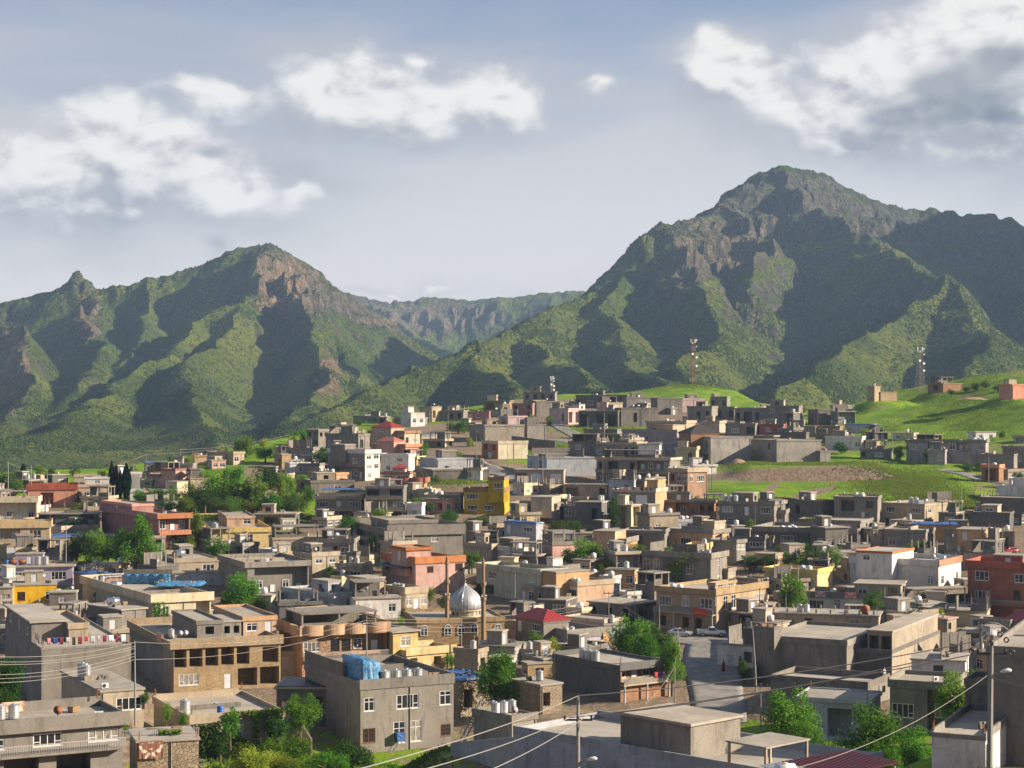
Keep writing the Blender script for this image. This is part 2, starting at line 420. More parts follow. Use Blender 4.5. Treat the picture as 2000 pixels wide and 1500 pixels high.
# ------------------------------------------------------------------ the houses of the town
# (nickname, uL, uC, uR, v_top, v_base, turn, walls, left face, right face, options)
# uC is the nearest upright corner in the photo, uL / uR the far ends of the two faces in view; storeys are separated by '/', top first:
# w window, W wide window, T tall window, b barred brown window, k black-framed, a arched, d door, D dark door, o empty opening, O wide opening, g shutter, p loggia bay, . blank
HS = [
# ---- front left
('corner house with long railed balcony',-70,-60,240,1411,1530,28,'gr','','W.W.W/.OO.',dict(Y=140,ov=.55,par=1.0,bal=[('R',1,1.0,'bars')],big=1,dep=9,tk=[('uu',.28,.62)],ck=[('D',.62,.35),('a',.88,.25)])),
(None,120,197,281,1349,1402,28,'be','','.W',dict(Y=178,par=.1,slab=1,dep=8,tk=[('UU',-.05,.6)],ck=[('a',.12,.06)])),
('house with long blank wall and laundry',10,81,256,1266,1352,24,'gr','w./w.','.',dict(Y=200,par=.25,ov=.05,dep=12,wings=[(.0,.40,.25,.95,2.9,'gr','wdw','..',dict(slab=1,ov=.3)),(.40,.62,.2,.7,2.6,'be','.','.',dict(par=.5))])),
('grey house with shiny horizontal tank',172,238,285,1190,1242,42,'gr','.d','w',dict(Y=268,slab=1,ov=.3,par=.1,dep=9,tk=[('h',.05,.35)])),
(None,38,43,176,1189,1240,8,'be','','bW.w',dict(Y=276,slab=1,ov=.25,par=.1,dep=9)),
('bright yellow house',24,26,111,1142,1184,16,'ye','','b.w',dict(slab=1,ov=.15,par=.1,dep=8)),
(None,-60,-55,25,1147,1190,10,'be','','b.w',dict(slab=1,ov=.2,par=.1)),
('cream house with wide pale parapet',161,298,412,1161,1236,30,'cr','..o','TTdWp',dict(ov=.45,par=1.25,dep=14,tk=[('h',.03,.55),('tt',-.0,.85)])),
(None,145,207,242,1126,1160,40,'br','.','.',dict(slab=1,par=.1,tarp='deep_blue_tarp',tyres=7)),
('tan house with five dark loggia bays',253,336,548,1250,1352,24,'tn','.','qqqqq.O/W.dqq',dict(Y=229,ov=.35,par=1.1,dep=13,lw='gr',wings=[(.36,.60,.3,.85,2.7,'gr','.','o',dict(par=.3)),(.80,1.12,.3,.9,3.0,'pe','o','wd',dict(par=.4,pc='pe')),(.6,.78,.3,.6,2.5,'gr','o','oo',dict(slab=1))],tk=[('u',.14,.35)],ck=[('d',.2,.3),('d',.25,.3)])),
('ivy-covered house with blue roof drum',300,372,555,1396,1475,26,'be','','..w.w',dict(Y=178,par=.8,dep=9,tk=[('U',.02,.3),('b',.38,.15)])),
('stone-walled yard below the railing',262,268,388,1447,1530,18,'st','','.',dict(Y=150,par=.05,slab=1,dep=7)),
# ---- front middle
('big grey house with blue tarpaulin',596,704,886,1328,1468,27,'gr','./.','w.W.w/b.TT.b',dict(Y=190,par=.95,ov=.12,dep=14,big=1,tk=[('UUUU',.28,.04)])),
('peach stone house with scalloped parapet',545,590,756,1222,1338,24,'ps','.','W.kkpp/..gb.',dict(Y=240,par=1.3,ov=.5,pc='pe',lw='pe',dep=13,scallop=1,bal=[('R',1,.7,'bars')],tk=[('r',.35,.35)],wings=[])),
('pale yellow house with stepped terrace',754,795,888,1266,1312,34,'py','.','o.o.',dict(Y=244,par=.9,ov=.3,dep=13,wings=[(-.18,.34,.25,.95,3.5,'py','.D','w',dict(slab=1,ov=.4))])),
(None,838,896,962,1327,1400,32,'st','.','o.',dict(Y=214,slab=1,par=.1,tarp='deep_blue_tarp',tyres=16,dep=9)),
(None,540,640,655,1342,1405,70,'dk','o.d','.',dict(Y=199,slab=1,par=.1,ov=.3,tarp='black_tarp')),
('small grey house with three tanks',925,1000,1048,1397,1462,42,'gr','.','.',dict(Y=172,par=.5,tk=[('uuu',-.0,.55)],ck=[('d',.25,.1)],dep=7)),
(None,550,653,712,1158,1202,40,'lb','.','.O',dict(par=.7,ov=.2,ck=[('d',.8,.1)])),
('grey house with columned porch',429,481,603,1098,1168,24,'gr','.','bpppp',dict(par=.8,ov=.4,dep=10)),
(None,688,692,783,1168,1208,16,'wh','','..w',dict(slab=1,ov=.25,par=.1)),
('parapeted house with three low tanks',733,791,835,1147,1194,38,'be','.','wdw',dict(par=1.0,ov=.15,tk=[('uuu',-.6,.45)],wings=[(-.9,-.1,.6,1.2,2.6,'be','w','.',dict(slab=1))])),
(None,626,630,746,1187,1206,10,'gb','','.',dict(slab=1,par=.05,dep=4)),
# ---- middle band
('large grey house with deep concrete parapet',696,759,904,1026,1090,20,'gr','pp/pp','..w./....',dict(Y=345,par=2.0,ov=.5,dep=12,wings=[(.12,.78,.25,.8,2.7,'gr','.d','.w.',dict(par=.5,ov=.2))])),
('pink house with orange parapet',746,812,907,1088,1156,30,'pk','bbb/.','.b..b/.....',dict(par=1.1,ov=.25,pc='or',dep=12,wings=[(-.08,.42,.15,.6,2.9,'pk','d','.',dict(par=.35,pc='or',ov=.3))],tarpL=1)),
(None,621,690,700,1052,1092,74,'gr','WoW','.',dict(par=.7,ov=.3)),
('long blank beige wall house',529,533,640,1050,1090,14,'be','','.',dict(par=.2,tk=[('rww',.1,.4)],dep=8)),
(None,573,610,662,1079,1128,34,'be','.o','ww/.d',dict(par=.6)),
(None,657,706,728,1100,1140,66,'be','WW','d',dict(par=.5,ov=.25,tk=[('uu',.2,.5)])),
(None,497,576,585,1003,1030,72,'dk','..O.','.',dict(slab=1,ov=.4,par=.1)),
(None,545,550,577,1012,1032,20,'wh','','W',dict(slab=1,par=.1)),
('three-level grey house with blue canopy',616,707,713,966,1018,76,'gr','W.d.W/OO.W','.',dict(Y=392,par=.9,ov=.5,dep=9,bal=[('L',1,1.0,'wall')],canopy='deep_blue_tarp')),
('three-level grey house with empty windows',714,788,794,949,1018,76,'gr','O.O/W.d.W/OO.','.',dict(Y=390,par=.3,ov=.2,dep=9,bal=[('L',1,1.0,'wall'),('L',2,1.0,'wall')])),
('mustard yellow house with brown parapets',906,985,995,952,1002,66,'mu','W.W/.WW','.',dict(par=.9,pc='br',ov=.15,dep=9,wings=[(-.1,.85,.0,.38,3.6,'mu','W.','.',dict(par=.5,pc='br'))])),
('orange house with red scalloped parapet',748,828,834,933,964,74,'mq','.WW','.',dict(par=1.0,pc='rd',ov=.4,scallop=1,dep=8,wings=[(.0,.9,.35,1.0,2.6,'lp','WW','.',dict(par=.5,pc='br',hip=('red_tile',.2,.65)))])),
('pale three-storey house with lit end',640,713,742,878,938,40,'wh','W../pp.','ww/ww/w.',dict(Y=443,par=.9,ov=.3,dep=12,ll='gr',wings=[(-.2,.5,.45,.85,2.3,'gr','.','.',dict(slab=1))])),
(None,556,610,622,873,908,60,'gr','WW/.W','.',dict(par=.7,ov=.4)),
(None,536,560,566,872,905,60,'be','.','.',dict(par=.2)),
(None,560,566,606,903,922,22,'wh','','..',dict(par=.2,dep=6)),
('peach house with two roof dishes',602,657,680,923,944,40,'pe','W.d','..',dict(par=.3,ov=.2,ck=[('d',-.6,.5),('d',-.3,.4)],tk=[('w',.4,.3)])),
(None,575,607,692,938,962,20,'gb','O','..w.',dict(par=.5)),
(None,599,622,642,838,872,50,'gr','oo/oo','oo/.',dict(par=.4)),
(None,636,700,722,847,882,45,'gr','WWw','o.',dict(par=.5,ov=.2)),
('brown-trimmed house with red pyramid roof',722,790,820,841,872,52,'be','b.WW','bW',dict(par=.7,pc='br',ov=.4,wings=[(-.3,.55,.25,.8,1.6,'be','w','w',dict(par=.05,hip=('red_tile',0,1)))])),
('pink house with faded hip roof',725,792,822,867,898,50,'pk','.wbW','w.',dict(par=.8,pc='or',ov=.4,wings=[(-.3,.35,.2,.7,1.5,'pk','.','.',dict(par=.05,hip=('faded_tile',0,1)))])),
(None,745,798,810,886,924,50,'wh','Wd/ww','.',dict(par=.6,ov=.3)),
('long grey block wall by the bend',820,854,923,895,921,22,'lb','.','.',dict(par=.1)),
(None,800,845,956,917,938,14,'gb','.','.',dict(par=.1,dep=5)),
(None,828,900,907,964,996,72,'gr','w.d.w/.','.',dict(par=.6,tk=[('ww',.0,.7)])),
(None,820,824,881,848,866,18,'cr','','..',dict(par=.4,dep=6,tarp='deep_blue_tarp')),
(None,835,843,862,794,822,40,'be','.','o.',dict(par=.1)),
(None,862,905,915,801,822,60,'gr','oo.','.',dict(par=.3,tk=[('w',0,.5)])),
(None,910,955,958,803,820,66,'mv','.ww','.',dict(par=.4)),
(None,917,947,1024,829,862,20,'bb','W/O','.',dict(par=.4,ov=.2,dep=11)),
('cream house with orange porch',941,973,1031,861,896,22,'cr','OO/g','..',dict(par=.7,pc='cr',ll='or',ov=.15)),
('pink house with white block extension',985,992,1030,812,858,22,'lp','','.w/..',dict(par=.3,dep=9)),
(None,1026,1030,1066,828,858,16,'bg','','.',dict(par=.05,dep=7)),
(None,944,995,1002,782,802,64,'br','OO','.',dict(slab=1,ov=.5,par=.1)),
# ---- crest
('unfinished concrete frame on the crest',1022,1084,1088,765,799,74,'gr','oooo/oooo','.',dict(slab=1,ov=.3,par=.1)),
('red brick house under the crest frame',1000,1040,1044,787,815,70,'mv','o.o/o.o','.',dict(par=.4)),
(None,1040,1047,1093,783,812,24,'gb','','.',dict(par=.2)),
(None,1073,1110,1132,797,828,50,'lp','o.','O.O',dict(par=.3)),
(None,1125,1222,1229,771,797,72,'dk','o.WWW.o','.',dict(par=.5,ov=.3,tk=[('w',.2,.6)])),
(None,1172,1176,1216,786,806,20,'cr','','.',dict(par=.2,dep=6)),
(None,1130,1207,1211,802,834,72,'db','OO.O','.',dict(par=.1,ov=.3,slab=1)),
('tall grey block house below the mast',1207,1213,1286,796,832,14,'gb','','.o..',dict(par=.2)),
(None,1218,1224,1286,775,799,14,'gr','','.w.',dict(par=.4,tk=[('w',.4,.2)])),
(None,1280,1284,1333,777,809,16,'gb','','.',dict(par=.4)),
(None,1328,1332,1376,778,804,16,'lp','','..',dict(par=.3)),
(None,1342,1390,1402,793,826,60,'gr','oo.','.',dict(par=.4)),
(None,1387,1420,1426,774,797,66,'gr','o.o','.',dict(par=.4)),
(None,1400,1434,1440,794,820,66,'gr','o.o','.',dict(par=.4)),
(None,1435,1497,1502,796,826,72,'gr','.oOo','.',dict(par=.4,ov=.3)),
(None,1262,1340,1359,821,849,58,'be','W.W.w','w',dict(par=.6,ov=.3,tk=[('w',.1,.5)])),
('long beige house with low roof box',1215,1322,1352,839,866,56,'pg','...w.w','.w',dict(par=.5,ov=.25,wings=[(.1,.9,.1,.4,2.2,'pe','.','.',dict(slab=1))])),
(None,1365,1405,1418,822,844,50,'be','w.','.',dict(par=.6)),
(None,1417,1475,1487,826,850,60,'gr','O.W.','.',dict(par=.5)),
('low red-walled house on the upper slope',1483,1530,1536,828,850,66,'rd','w.w.','.',dict(par=.4)),
('unfinished grey house with corner openings',1165,1243,1263,863,897,58,'gr','oo.www','.',dict(par=.5,ov=.2,pc='be')),
(None,1265,1295,1341,864,897,28,'lb','p','..w',dict(par=.6,ov=.3,ck=[('d',.4,.1)])),
('house with huge bare lit wall',1340,1388,1466,853,909,22,'bg','o.o/O.O','.',dict(Y=478,par=.1,dep=12,wings=[(-.3,.4,.3,.8,1.2,'br','.','.',dict(par=.05,hip=('dark_roof',0,1)))])),
('large bare grey block above green terraces',1463,1517,1604,859,905,18,'bg','o./.','.',dict(Y=474,par=.1,dep=11)),
(None,1597,1602,1622,880,905,18,'bg','','.',dict(Y=476,par=.05,dep=7)),
('half-built house with rows of columns',1165,1308,1329,894,948,66,'gr','ppo.Oo/OpppWw','.',dict(Y=435,par=.5,ov=.45,pc='be',dep=10,bal=[('L',1,.9,'wall')])),
('orange brick house with pale balcony band',1308,1343,1381,913,974,38,'ob','wwo/pp','aW/..',dict(par=1.0,pc='be',ov=.4,dep=9)),
('grey house with laundry and green door',1196,1280,1302,954,1018,58,'gr','.gW./.OW.','..',dict(par=.7,ov=.25,pc='be',dep=9,rw='pe',wings=[(.2,.9,.0,.25,2.8,'pe','.','.',dict(par=.1))])),
('brown porch house beside the terraces',1278,1395,1403,977,1012,74,'br','ookpW.','.',dict(par=.3,ov=.5,pc='gr')),
('wide grey house with three upright tanks',1405,1512,1534,979,1034,64,'gr','W.d.W/..w.W','.w',dict(par=.6,ov=.4,tk=[('UUU',-.0,.93)])),
(None,1100,1186,1191,946,972,74,'be','o..O','.',dict(par=.15)),
(None,998,1087,1103,982,1018,64,'gr','.o.wW','.',dict(par=.7,ov=.3,wings=[(-.3,.8,.05,.5,2.3,'be','.','.',dict(slab=1))])),
('grey house with rug-hung parapet',1101,1186,1192,983,1016,74,'gr','p.ww','.',dict(par=.7,ov=.3)),
('blue-grey wall house beside the road',1030,1068,1166,893,929,13,'lb','Oo','.',dict(par=.1,dep=9)),
(None,1005,1100,1106,917,944,72,'be','g.gO','.',dict(slab=1,par=.1,ov=.3)),
('white house under a long blue tarp',985,1047,1061,1021,1066,56,'lb','W.d/....','.',dict(par=.2,tarp='deep_blue_tarp')),
(None,1066,1069,1162,1041,1063,10,'gb','','.',dict(slab=1,par=.05,dep=3)),
('peach house with dark window frames',1143,1222,1245,1050,1094,58,'cr','.k.k','.',dict(par=.9,pc='gr',ov=.25,rw='pe',wings=[(-.2,.7,.2,.75,2.4,'pe','.','.',dict(slab=1))])),
(None,1220,1298,1306,1034,1080,70,'gr','..O','.',dict(par=.6,ov=.3)),
('orange-fronted house behind grey walls',1302,1392,1424,1034,1076,50,'pe','w..W..','.',dict(par=.7,pc='gr',ov=.35,wings=[(.1,.75,.0,.25,2.6,'be','.','.',dict(par=.2))])),
(None,1300,1442,1449,1018,1045,72,'gb','w.....','.',dict(Y=375,par=.1,tk=[('www',-.2,.8)])),
('grey house with rounded balcony corner',1253,1388,1420,1080,1136,60,'gr','..w...TT','T',dict(par=.9,ov=.35,tk=[('uuu',.1,.15)])),
(None,1390,1438,1456,1054,1100,50,'gr','.','ww/..',dict(par=.5,ov=.3)),
('white house with outside stairs',950,1022,1096,1069,1106,34,'wh','...','..w',dict(par=.9,ov=.2,dep=9,stair=1)),
('pale green house behind the minarets',930,1056,1106,1112,1176,40,'cg','w.W/O.O','..',dict(par=.8,ov=.3)),
('peach house with scaffold at its corner',1048,1128,1199,1135,1182,38,'wh','W.Www','...',dict(par=.7,ov=.2,pc='be',rw='pe',wings=[(-.35,.55,.2,.8,2.5,'pe','.','.',dict(slab=1,ov=.2))],tk=[('ww',-.2,.15)])),
('long grey house with orange brick end',1470,1673,1708,1033,1092,66,'dk','b.W.W.b/.....','b/.',dict(Y=352,par=.9,ov=.3,pc='gr',rw='pe',dep=10,tk=[('www',-.0,.72),('u',.0,.4)],wings=[(.2,.9,.0,.4,2.6,'gr','Wd','o',dict(par=.3,ov=.2)),])),
(None,1497,1533,1540,996,1032,60,'gr','dw','.',dict(par=.7,ov=.3)),
('roofless block-walled ruin under the terrace',1540,1605,1630,977,1014,40,'gb','.o','.',dict(par=.3)),
('grey house with tall open corner porch',1629,1714,1721,969,1030,74,'gr','bO/wd','.',dict(Y=382,par=.4,ov=.2,tk=[('ww',.1,.5)])),
('pair of pale houses with white tanks',1721,1806,1862,984,1032,46,'be','W.W/O.o','w.w/oo',dict(Y=384,par=.3,ov=.15,tk=[('UU',-.4,.35),('b',.0,.2)])),
('brown house under blue tarp roof',1775,1880,1887,1025,1058,72,'pe','...w','.',dict(slab=1,par=.1,tarp='deep_blue_tarp',tyres=6)),
(None,1727,1808,1826,1034,1080,58,'gr','..w','.',dict(par=.4)),
('brown-beige house with flat roof room',1850,1933,1945,1050,1100,66,'be','..','.',dict(par=.8,pc='gr',ov=.3,wings=[(-.1,.95,.1,.75,2.6,'pe','.d','.',dict(slab=1,ov=.3))])),
('white house with orange-red parapet',1660,1833,1877,1094,1156,58,'wh','a......','w.w',dict(Y=309,par=1.0,ov=.25,pc='wh',prc='or',dep=11,wings=[(-.25,.65,.45,.85,2.6,'wh','.w','.',dict(par=.15,pc='or',ov=.2))],tk=[('h',.3,.05)])),
('red and pink house at right edge',1890,2085,2110,1102,1225,72,'rb','WW.W/W.k.W/O.w.W','.',dict(pc='rd',Y=283,par=1.0,ov=.5,dep=10,bal=[('L',1,1.1,'bars')],tk=[('uu',.3,.7)])),
(None,1946,2075,2090,951,985,70,'wh','.','.',dict(Y=405,par=.1,tk=[('u',.2,.8)])),
(None,1915,2075,2090,974,1016,72,'gb','.','.',dict(par=.2)),
(None,1893,1972,1980,1001,1036,68,'dk','..','.',dict(par=.3,wings=[(.0,.9,.3,.7,2.0,'be','w','.',dict(slab=1))])),
('long purple-grey house under the hill',1770,1925,1931,858,906,72,'pg','w.pw.p.W/......','.',dict(Y=474,par=.7,ov=.35,pc='gr',tk=[('wwwww',.2,.15)])),
(None,1812,1845,1849,878,906,60,'pg','w.','.',dict(par=.5,ov=.2,Y=468)),
(None,1958,2030,2040,871,910,70,'gr','WW.','.',dict(par=.5,ov=.3)),
(None,1915,1980,1987,887,922,68,'gr','..w','.',dict(par=.2,Y=462)),
('small red-brick garage house',1917,1951,1960,907,940,56,'ob','O','.',dict(par=.7,ov=.3,pc='sa',tk=[('w',.1,.3)])),
(None,1680,1740,1744,876,896,68,'gr','.W.o','.',dict(par=.4,ov=.3,tk=[('w',0,.5)])),
(None,1612,1683,1690,852,879,64,'wh','w.W.','.',dict(par=.5,ov=.2)),
(None,1650,1706,1712,828,846,66,'lb','o.w','.',dict(par=.3,tarp='deep_blue_tarp')),
(None,1578,1598,1661,799,829,18,'gb','.','..w.o',dict(par=.3)),
(None,1497,1560,1568,792,828,66,'gr','w.w/..','.',dict(par=.3)),
(None,1535,1592,1597,832,853,66,'gr','.w.','.',dict(par=.3)),
(None,1593,1640,1646,832,853,66,'br','w.w','.',dict(par=.3)),
(None,1500,1574,1580,844,868,70,'db','....','.',dict(par=.2)),
('lone block house on the green hill',1694,1708,1720,754,782,46,'tn','.','.',dict(Y=640,par=.1)),
(None,1716,1720,1752,765,783,18,'tn','','.',dict(Y=642,par=.05,dep=4)),
('low brown house on the hill top',1812,1842,1879,748,764,28,'br','O','..',dict(Y=655,par=.2)),
(None,1972,1977,2020,750,777,24,'sa','','.',dict(Y=600,par=.3)),
(None,1622,1652,1667,791,806,40,'gr','w.','.',dict(par=.2)),
# ---- left
('columned house at the left edge',-60,72,79,970,1022,70,'cr','pppp','.',dict(par=1.1,ov=.4)),
('cream stone house with three shutters',-50,-44,97,1019,1092,13,'cs','','wpW/ggg',dict(par=1.2,ov=.4,dep=11)),
('lilac house with barrels on its roof',-50,-40,142,1107,1142,10,'li','','..W.W',dict(slab=1,ov=.5,par=.1,dep=9,tk=[('brr',.28,.25),('UU',.62,.2)])),
('salmon house with red parapet',40,53,150,946,990,12,'sa','.','.O..',dict(par=1.2,pc='rd',ov=.25,dep=10)),
(None,148,153,213,946,982,12,'be','','W.',dict(par=.5,ov=.2,wings=[(.2,1,.3,.9,2.3,'wh','.','w',dict(par=.2))])),
(None,140,145,196,928,950,14,'be','','..w',dict(par=.3)),
(None,250,254,346,956,976,12,'wh','','.W..w',dict(par=.5,ov=.2,dep=7)),
('lilac-pink house with maroon band',292,358,379,926,954,52,'lp','.d.w','w',dict(par=.7,pc='mv',ov=.15,wings=[(-.4,.55,.1,.5,2.2,'pk','.','.',dict(par=.2,pc='mv'))])),
(None,228,234,277,922,946,16,'wh','','.w',dict(par=.4,tk=[('UU',.1,.3)])),
(None,280,284,330,903,925,14,'gr','','..',dict(par=.3,tarp='deep_blue_tarp')),
(None,318,376,384,905,928,64,'gr','w..w','.',dict(par=.3,tk=[('w',0,.6)])),
('flat-topped house at the left crest',405,456,477,882,907,40,'be','.w','w.',dict(par=.4,ov=.25)),
(None,376,380,404,889,905,16,'pe','','.',dict(par=.2)),
('mauve house with orange balconies',199,310,371,1003,1076,32,'mv','./.','pp/pp',dict(Y=347,par=.9,ov=.5,prc='or',pc='mv',dep=12,bal=[('R',1,.8,'orange')],wings=[(.0,.7,.45,1.0,2.3,'mv','w','..',dict(par=.3,pc='sa')),])),
(None,75,186,195,1002,1040,72,'dk','p...p','.',dict(slab=1,ov=.5,par=.1)),
(None,92,220,226,1047,1068,72,'be','...W','.',dict(slab=1,par=.1,tarp='deep_blue_tarp')),
(None,293,297,323,1046,1084,18,'be','','o/.',dict(par=.3)),
('pale yellow house with outside stair',380,415,527,1031,1074,14,'py','','.wT.',dict(par=.8,ov=.3,dep=11,stair=1,tk=[('UUU',-.2,.05)],wings=[(.35,.85,.25,.7,2.6,'pe','w','.w',dict(par=.3))])),
('beige house with white roof cylinder',293,342,431,1092,1126,24,'be','w','..W',dict(par=.5,tk=[('h',.35,.4)])),
(None,334,338,436,1118,1140,10,'lb','','.',dict(slab=1,par=.05,dep=4)),
# ---- right of centre, front
('lilac-grey house with red metal roof',985,1108,1189,1230,1285,34,'li','.','w.T.wo',dict(Y=257,par=1.2,ov=.15,pc='gr',dep=12,wings=[(-.28,.32,.18,.62,2.4,'gr','W.d','.',dict(par=.05,hip=('red_tile',0,1)))],tk=[('uu',.0,.08)])),
(None,1020,1062,1123,1286,1322,32,'be','.','.',dict(Y=241,slab=1,par=.1,ov=.2,ck=[('a',.6,.15)])),
('dark house with brick balcony recess',1084,1212,1303,1295,1368,36,'dk','./.','pp./...',dict(Y=222,par=.8,ov=.3,rw='ob',tk=[('UUU',-.1,.62)],bal=[('R',1,.9,'wall')],dep=12)),
(None,1000,1056,1098,1337,1392,36,'st','.','o.',dict(Y=207,slab=1,par=.1,tk=[('u',.5,.4)])),
('tan house above the shops',1282,1397,1496,1149,1240,52,'ta','W.w.W/.oo.o','.TT.dW/....',dict(Y=274,par=1.0,ov=.4,pc='tn',dep=12,bal=[('L',1,1.0,'wall')],tk=[('ww',-.1,.75)],wings=[(.0,.4,.0,.12,2.0,'tn','T','TT',dict(par=.2,pc='tn'))])),
(None,1150,1231,1282,1180,1212,50,'gr','o.o.o','.',dict(slab=1,ov=.4,par=.1)),
('near house with grey rooftop cabin',1002,1565,1725,1507,1640,46,'lb','.','.',dict(Y=122,par=1.0,ov=.0,dep=12,big=1)),
('dark courtyard house with two silver tanks',1508,1742,1836,1270,1325,62,'db','.....','..',dict(Y=236,par=.6,ov=.02,rw='bb',dep=12,wings=[(.05,1.0,.02,.22,3.4,'bb','OO','.',dict(slab=1,ov=.2)),(-.15,.6,.3,1.0,2.3,'gr','....','.',dict(par=.6))],tk=[('hh',.05,.52)])),
('dark walled house beside the street',1474,1512,1530,1224,1335,46,'gb','./.','.',dict(Y=238,par=.5,ov=.03,dep=8)),
(None,1505,1695,1738,1332,1372,60,'gb','.o..','.o',dict(Y=206,par=.9,slab=0,ov=.02)),
('dark house behind the front trees',1555,1697,1720,1368,1450,64,'lb','.O..','.',dict(Y=196,par=.2,ov=.2)),
('grey house with many-paned window',1738,1858,1885,1330,1430,66,'gr','p.W','.',dict(Y=193,par=.9,ov=.25,dep=9)),
('white shed with sheet roof',1780,1885,1892,1290,1325,70,'wh','.o.','.',dict(Y=222,slab=1,ov=.2,par=.1)),
('large bare concrete house at right edge',1928,2150,2200,1272,1500,66,'gr','./.','.',dict(Y=128,par=.6,ov=.12,dep=9,big=1)),
(None,1885,1930,1950,1328,1480,64,'gr','.','.',dict(Y=140,par=.5,ov=.1,dep=5)),
('white-walled house at the foot of pole',1820,1925,1990,1432,1520,64,'wh','.','.',dict(Y=124,par=.6,ov=.05,pc='gr',dep=7)),
(None,1866,2030,2050,1243,1280,70,'gb','.','.',dict(Y=255,par=.1)),
('white-walled house with red rugs',1578,1758,1769,1160,1206,74,'wh','W.dW.w.W','.',dict(Y=288,par=.9,ov=.3,pc='gr',dep=9,wings=[(.1,1.0,.0,.5,2.6,'be','b.w','.',dict(slab=1,ov=.3))],tk=[('wr',.4,.75)])),
('pale yellow house behind the street tree',1492,1596,1626,1111,1156,56,'py','W..W','.',dict(par=.7,ov=.25,tk=[('ww',.1,.3)])),
('low roof with column stubs',1500,1715,1722,1202,1232,74,'be','.w..o.w','.',dict(Y=270,slab=1,ov=.3,par=.1,stubs=1,tk=[('uu',.2,.72),('R',.1,.12)])),
('shed with pink sheet roof',1805,1850,1868,1208,1236,50,'bb','.','o.',dict(Y=268,slab=1,ov=.3,par=.1,pc='pk')),
(None,1765,1770,1890,1150,1175,16,'bb','','...',dict(Y=300,slab=1,par=.05,dep=3)),
('maroon-roofed house at right edge',1955,2040,2060,1218,1262,60,'gr','..','.',dict(Y=258,par=.05,hip=('maroon_sheet',0,1))),
(None,1795,1890,1900,1185,1214,70,'db','...','.',dict(Y=284,par=.1)),
# ---- fillers glimpsed between
(None,450,520,560,1118,1150,40,'gr','w.','.w',dict(par=.4)),(None,420,500,540,1235,1275,30,'gr','.','w.',dict(Y=258,par=.3)),
(None,640,700,740,1205,1240,30,'be','.','.w',dict(par=.3)),(None,905,960,985,1062,1095,50,'be','w','.',dict(par=.4)),
(None,1100,1180,1215,1210,1240,50,'be','.','.',dict(par=.3)),(None,1440,1490,1500,1170,1205,60,'be','w','.',dict(par=.4)),
(None,1600,1655,1665,1165,1190,60,'be','.','.',dict(par=.3,Y=300)),(None,1440,1480,1500,1130,1160,50,'gr','w.','.',dict(par=.3)),
(None,860,900,940,1098,1120,40,'gr','.','w.',dict(par=.3)),(None,100,104,150,1160,1185,14,'st','','.',dict(par=.1,slab=1,dep=4)),
(None,450,455,540,960,985,12,'be','','..w',dict(par=.3)),(None,500,560,575,925,950,60,'be','w.','.',dict(par=.3)),
(None,1110,1180,1190,862,884,60,'gr','.w','.',dict(par=.3)),(None,1140,1205,1215,838,858,60,'gr','o.','.',dict(par=.3)),
(None,1560,1660,1670,1015,1035,70,'gb','...','.',dict(par=.2)),(None,690,740,760,812,836,50,'gr','w','.',dict(par=.3,Y=640)),
(None,770,820,835,815,838,60,'gr','o.','.',dict(par=.3,Y=610)),
]

# footprints, used to level the ground below each house
def solve_len(C, d, u):
    k = (u - 1000) / F
    den = d[0] - k * d[1]
    return (k * C[1] - C[0]) / den if abs(den) > 1e-6 else 5.0
FOOT = []
HP = []
for row in HS:
    nick, uL, uC, uR, vt, vb, th, col, Lp, Rp, o = row
    Y = o['Y'] * KY if o.get('Y') else Yd(vb)
    C = P(uC, vb, Y)
    if th >= 58 and uR - uC < 26:          # end wall only just in view: turn the house so that it is a full house deep
        k = (uC - 1000) / F; q = (uR - uC) / F * Y / o.get('dep', 8)
        th = max(50, math.degrees(math.acos(min(q / math.sqrt(1 + k * k), 1)) - math.atan(k)))
    a = R(th); dr = (math.cos(a), math.sin(a)); dl = (-math.sin(a), math.cos(a))
    A = solve_len(C, dr, uR)
    if A < 0 or A > 60: A = 7.0
    B = solve_len(C, dl, uL) if (uC - uL) > 12 else o.get('dep', 8)
    if B < 0 or B > 60: B = o.get('dep', 8)
    if Lp and not o.get('dep') is None and th < 50: B = max(B, 3)
    H = (vb - vt) / F * Y
    HP.append((Y, C, a, A, B, H))
    for s in (0, .5, 1):
        for t in (0, .5, 1):
            x = C[0] + dr[0] * A * s + dl[0] * B * t; y = C[1] + dr[1] * A * s + dl[1] * B * t
            FOOT.append((x, y, C[2] - .1))
FOOT = np.array(FOOT)
